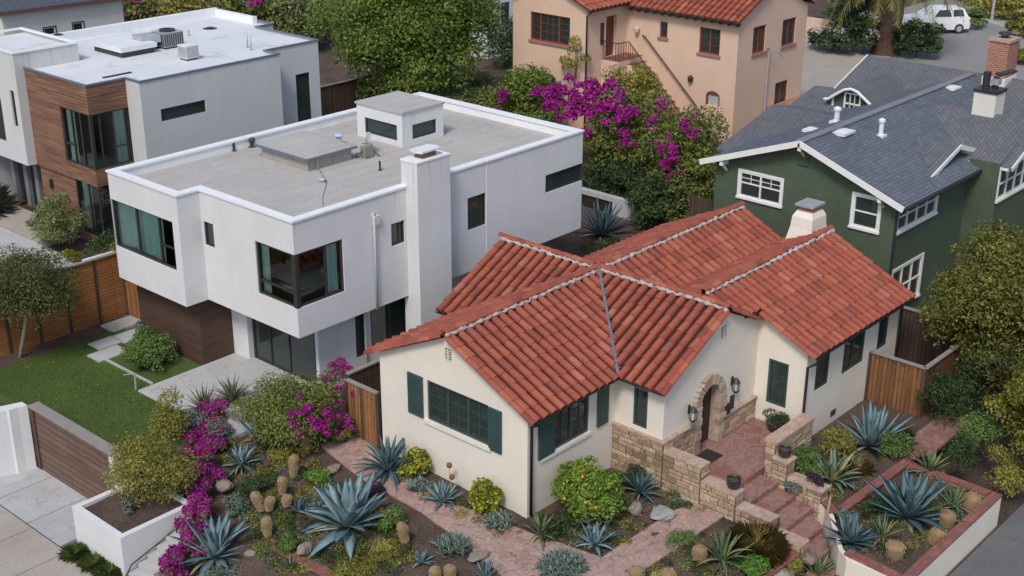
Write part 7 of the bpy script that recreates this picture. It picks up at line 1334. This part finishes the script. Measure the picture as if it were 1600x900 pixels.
m_ = MB(); m_.tube([(60.9, 30.6, 1), (60.9, 30.6, 3.4)], [0.12, 0.09], 8); tag(m_.build('bare_trunk', PALEBARK), 'bare pale trunk behind the curved dormer', 'tree trunk')
tree('verge_sapling', (66.2, 26.8, 1.2), (66.2, 26.8, 1.9), (0.7, 0.7, 0.8), 12, 700, 0.13, L_OCHRE, 'thin ochre sapling on the road side beside the brick chimney', 'tree', 507, PALEBARK, 0.03)
bgbush((88.8, 36.9, 1.3), (1.3, 1.0, 0.65), 16, 1500, 0.2, L_HEDGE, 'clipped round green bush behind the parked van', 508); bgbush((93.5, 36.0, 1.3), (2.0, 4.2, 1.25), 50, 6500, 0.26, L_OCHRE, 'long clipped ochre hedge on the far side of the street', 509, name='clipped_hedge', cat='hedge'); bgbush((98.0, 38.5, 1.3), (2.5, 5.0, 2.6), 40, 4500, 0.32, L_PINK, 'russet tree mass beyond the clipped hedge', 510); bgbush((96.5, 33.0, 1.3), (2.2, 2.0, 2.6), 30, 3200, 0.3, L_DARK, 'dark shrub mass at the end of the clipped hedge', 511)
bgbush((87.6, 33.4, 1.3), (1.1, 1.0, 0.75), 14, 1300, 0.2, L_YELLOW, 'yellow green bush on the far kerb', 512); bgbush((80.2, 30.4, 1.2), (1.2, 1.2, 0.8), 14, 1300, 0.2, L_YELLOW, 'yellow bush at the near side of the street', 513)
m_ = MB(); m_.tube([(91.3, 36.9, 1.2), (91.3, 36.9, 9.0)], [0.11, 0.08], 8); t = m_.build('street_pole', GALV); tag(t, 'slim pale pole in front of the far clipped hedge', 'pole')
# parked white van
A0, A1 = Vector((87.25, 37.05, 1.22)), Vector((83.2, 40.45, 1.22)); ax_ = (A1-A0).normalized(); sx_ = Vector((-ax_.y, ax_.x, 0)); sx_ = sx_ if sx_.dot(CAM-A0) > 0 else -sx_
vt_ = thing('parked_van', tuple(A0), 'white parked station wagon with red tail light behind the palm', 'car'); Lv = 4.9; Wv = 1.85
def vp(u, s, z): return tuple(A0+ax_*u+sx_*s+Vector((0, 0, z)))
sec = [(0.02, 0.45, 0.95, 0.80), (0.12, 0.32, 1.08, 0.90), (0.75, 0.28, 1.12, 0.92), (3.3, 0.28, 1.10, 0.92), (4.3, 0.30, 1.0, 0.90), (4.85, 0.42, 0.82, 0.78)]; m_ = MB()
for u, a, b, h in sec:
    for s, z in ((-h, a), (-h*1.0, (a+b)/2), (-h*0.96, b), (h*0.96, b), (h, (a+b)/2), (h, a)): m_.v.append(vp(u, s, z))
for i in range(5):
    for j in range(6): m_.f.append((i*6+j, i*6+(j+1) % 6, i*6+6+(j+1) % 6, i*6+6+j))
m_.f += [tuple(range(5, -1, -1)), tuple(range(30, 36))]; CARW = M('white_car_paint', (0.78, 0.78, 0.78), 0.25, 0.02, 1, 0, bump=0, spec=0.6); m_.build('body', CARW, vt_)
m_ = MB(); cab = [(0.25, 1.09, 0.88), (0.55, 1.62, 0.72), (2.3, 1.68, 0.72), (3.35, 1.09, 0.86)]
for u, z, h in cab: m_.v += [vp(u, -h, z), vp(u, h, z)]
m_.f += [(0, 1, 3, 2), (2, 3, 5, 4), (4, 5, 7, 6), (0, 2, 4, 6), (1, 3, 5, 7)]; m_.build('cabin', CARW, vt_)
for a, b in ((0.55, 1.35), (1.45, 2.35)):
    m_ = MB(); m_.poly([vp(a, 0.90, 1.16), vp(b+0.3*(a > 1), 0.885, 1.16), vp(b-0.05, 0.755, 1.58), vp(a+0.12, 0.755, 1.58)]); m_.build('side_window', GLASS, vt_)
m_ = MB(); m_.poly([vp(0.26, -0.75, 1.15), vp(0.26, 0.75, 1.15), vp(0.47, 0.64, 1.56), vp(0.47, -0.64, 1.56)]); m_.build('rear_window', GLASS, vt_)
for u in (0.85, 3.9):
    for s in (-1, 1):
        m_ = MB(); m_.tube([vp(u, s*0.93, 0.33), vp(u, s*0.72, 0.33)], 0.33, 16); wh = m_.build('wheel', BLACKMETAL, vt_); m_ = MB(); m_.tube([vp(u, s*0.945, 0.33), vp(u, s*0.935, 0.33)], 0.20, 14); m_.build('rim', GALV, wh)
for s in (-1, 1): m_ = MB(); m_.tube([vp(0.03, s*0.72, 0.85), vp(0.16, s*0.90, 0.85)], 0.09, 6); m_.build('tail_light', M('red_tail_lens', (0.45, 0.02, 0.02), 0.3, 0, 1, 0, bump=0), vt_)

shrub('sage_clump', G(365, 800, -0.4), (0.45, 0.4, 0.36), 12, 1900, 0.06, L_GREYL, 'grey sage clump between the large left agave and the dark groundcover', seed=180, stem=False)
shrub('fresh_clump', G(445, 860, -0.4), (0.42, 0.36, 0.26), 12, 1700, 0.06, L_HEDGE, 'bright low clump between the lone cactus and the worn brick cap', 'ground cover', 181, stem=False)
shrub('brown_clump', G(600, 868, -0.2), (0.5, 0.4, 0.22), 12, 1700, 0.05, L_OCHRE, 'olive brown clump between the leaning cactus and the largest agave', 'ground cover', 182, stem=False)
shrub('violet_clump', G(585, 780, -0.05), (0.42, 0.36, 0.26), 12, 1600, 0.06, L_PURPLE, 'dusky violet clump behind the largest agave at the path edge', 'ground cover', 183, stem=False)
shrub('shade_clump', G(430, 705, 0), (0.5, 0.45, 0.34), 14, 2200, 0.055, L_DARK, 'shaded green clump between the upright pale agave and the cacti', 'ground cover', 184, stem=False)
agave(G(468, 800, -0.2), 0.34, 0.07, 22, 185, AGAVEDK, 'small dusky agave between the heart shaped cactus and the largest agave', group=F2, el1=15)
agave(G(660, 880, -0.1), 0.30, 0.06, 20, 186, AGAVE, 'little blue agave between the leaning cactus and the lower edge cacti', group=F2, el1=15)
shrub('bed_sage', G(1240, 770, 0), (0.3, 0.3, 0.28), 9, 1000, 0.06, L_GREYL, 'small sage beside the purple plant on the stair wall', seed=187, stem=False)
shrub('trailing_clump', G(1060, 850, 0), (0.5, 0.35, 0.2), 10, 1300, 0.05, L_HEDGE, 'low green clump on the soil between the path and the curling aloe', 'ground cover', 188, stem=False)
agave(G(1320, 740, 0), 0.55, 0.07, 24, 189, ALOE, 'thin green aloe between the variegated agave and the amber grass', 'aloe', cat='aloe', el1=15, curl=0.6, prof=LANCE)
shrub('patio_edge_shrub', G(395, 668, 0), (0.75, 0.65, 0.62), 18, 3400, 0.07, L_OLIVE, 'olive shrub between the yuccas and the green bougainvillea bush', seed=190)
shrub('silver_shrub', G(302, 682, 0), (0.6, 0.55, 0.55), 16, 2600, 0.06, L_GREYL, 'silvery shrub joining the feathery bush and the bougainvillea trail', seed=191)
shrub('tall_olive_shrub', G(270, 690, 0.05), (0.7, 0.7, 0.95), 20, 3600, 0.075, L_OCHRE, 'tall ochre shrub at the lawn corner behind the white planter', seed=192)
shrub('gate_foot_shrub', G(540, 690, 0), (0.45, 0.42, 0.5), 12, 1900, 0.065, L_BOUG, 'small shrub with magenta flecks at the foot of the cedar gate', seed=193, bloom=(9, 420, 0.06, L_MAGENTA, 0.15))
shrub('wall_shade_shrub', G(1468, 655, 0), (0.85, 0.85, 1.0), 22, 4200, 0.08, L_DARK, 'dark shrub filling the corner beside the cedar enclosure', seed=194)
shrub('walk_end_shrub', G(1532, 705, 0), (0.8, 0.8, 0.75), 20, 3400, 0.075, L_HEDGE, 'green shrub at the end of the brick walk under the yellow tree', seed=195)
shrub('verge_shrub', G(1585, 770, -0.5), (0.9, 0.8, 0.5), 20, 2600, 0.07, L_OCHRE, 'ochre shrub between the raised planter corner and the asphalt', seed=196)
# ================================================================ ground cover and litter in the beds
def inpoly(x, y, P):
    r = False; j = len(P)-1
    for i in range(len(P)):
        if (P[i][1] > y) != (P[j][1] > y) and x < (P[j][0]-P[i][0])*(y-P[i][1])/(P[j][1]-P[i][1])+P[i][0]: r = not r
        j = i
    return r
beds = [[(350, 690), (470, 692), (510, 745), (600, 800), (650, 860), (640, 899), (430, 899), (400, 850), (345, 765)], [(600, 725), (650, 745), (780, 805), (830, 850), (800, 850), (640, 770)], [(850, 810), (1000, 745), (1110, 800), (1080, 812), (960, 870), (850, 850)], [(1245, 735), (1400, 690), (1440, 700), (1320, 788), (1270, 790)], [(1325, 868), (1400, 892), (1550, 785), (1460, 730), (1320, 800)], [(960, 899), (1100, 830), (1200, 850), (1230, 890), (1190, 899)]]
rng = np.random.default_rng(77); rp_ = random.Random(4); sets = [[], [], []]; lit = []
for bi, P in enumerate(beds):
    x0, x1, y0, y1 = min(p[0] for p in P), max(p[0] for p in P), min(p[1] for p in P), max(p[1] for p in P); area = (x1-x0)*(y1-y0)
    for k in range(int(area/ (85 if bi == 0 else 200))):
        px, py = rp_.uniform(x0, x1), rp_.uniform(y0, y1)
        if not inpoly(px, py, P): continue
        z = 0
        for _ in range(5): p = G(px, py, z); z = max(hgt(p.x, p.y), -0.1 if bi == 4 else -9)
        r = rp_.uniform(0.07, 0.24); sets[rp_.choice([0, 0, 1, 1, 2])].append((p.x, p.y, z+0.03, r, r, r*rp_.uniform(0.4, 0.9)))
    for k in range(int(area/9)):
        px, py = rp_.uniform(x0, x1), rp_.uniform(y0, y1)
        if inpoly(px, py, P):
            z = 0
            for _ in range(4): p = G(px, py, z); z = max(hgt(p.x, p.y), -0.1 if bi == 4 else -9)
            lit.append((p.x, p.y, z+0.02))
for i, (nm, mt, l_) in enumerate((('bed_ground_cover', L_DARK, 0.055), ('ochre_ground_cover', L_OCHRE, 0.05), ('grey_ground_cover', L_GREYL, 0.05))):
    np_mesh(nm, leaf_array(sets[i], len(sets[i])*90, l_, 0.5, rng), 4, mt, kind='stuff')
for P, k, zz in (([(520, 705), (590, 690), (790, 800), (880, 899), (830, 899), (640, 770)], 260, 0.02), ([(800, 880), (1060, 805), (1120, 815), (960, 890)], 160, 0.02), ([(225, 612), (300, 578), (420, 600), (330, 650)], 130, 0.205), ([(20, 760), (70, 740), (130, 790), (110, 850)], 24, -1.18), ([(10, 560), (180, 510), (290, 580), (220, 610), (280, 660), (190, 700), (60, 640)], 420, 0.2), ([(440, 280), (620, 240), (870, 210), (700, 180), (480, 200), (240, 275)], 150, 5.885), ([(1110, 790), (1180, 700), (1230, 720), (1250, 800)], 50, 0.36), ([(1500, 899), (1599, 830), (1599, 899)], 60, -0.865)):
    x0, x1, y0, y1 = min(p[0] for p in P), max(p[0] for p in P), min(p[1] for p in P), max(p[1] for p in P); j = 0
    while j < k:
        px, py = rp_.uniform(x0, x1), rp_.uniform(y0, y1)
        if inpoly(px, py, P): p = G(px, py, zz); lit.append((p.x, p.y, zz+0.012)); j += 1
A_ = np.array(lit); n = len(A_); nr = rng.normal(size=(n, 3))*0.35+np.array([0, 0, 1]); nr /= np.linalg.norm(nr, axis=1)[:, None]; t = np.cross(nr, rng.normal(size=(n, 3))); t /= np.linalg.norm(t, axis=1)[:, None]; b = np.cross(nr, t); sz = (0.012+0.022*rng.random((n, 1)))
np_mesh('leaf_litter', np.stack([A_-t*sz, A_+b*sz*0.6, A_+t*sz, A_-b*sz*0.6], 1).reshape(-1, 3), 4, leaf_mat('dry_litter', [(0, (0.07, 0.045, 0.03)), (0.5, (0.19, 0.13, 0.085)), (1, (0.36, 0.28, 0.21))], 0.0), kind='stuff')
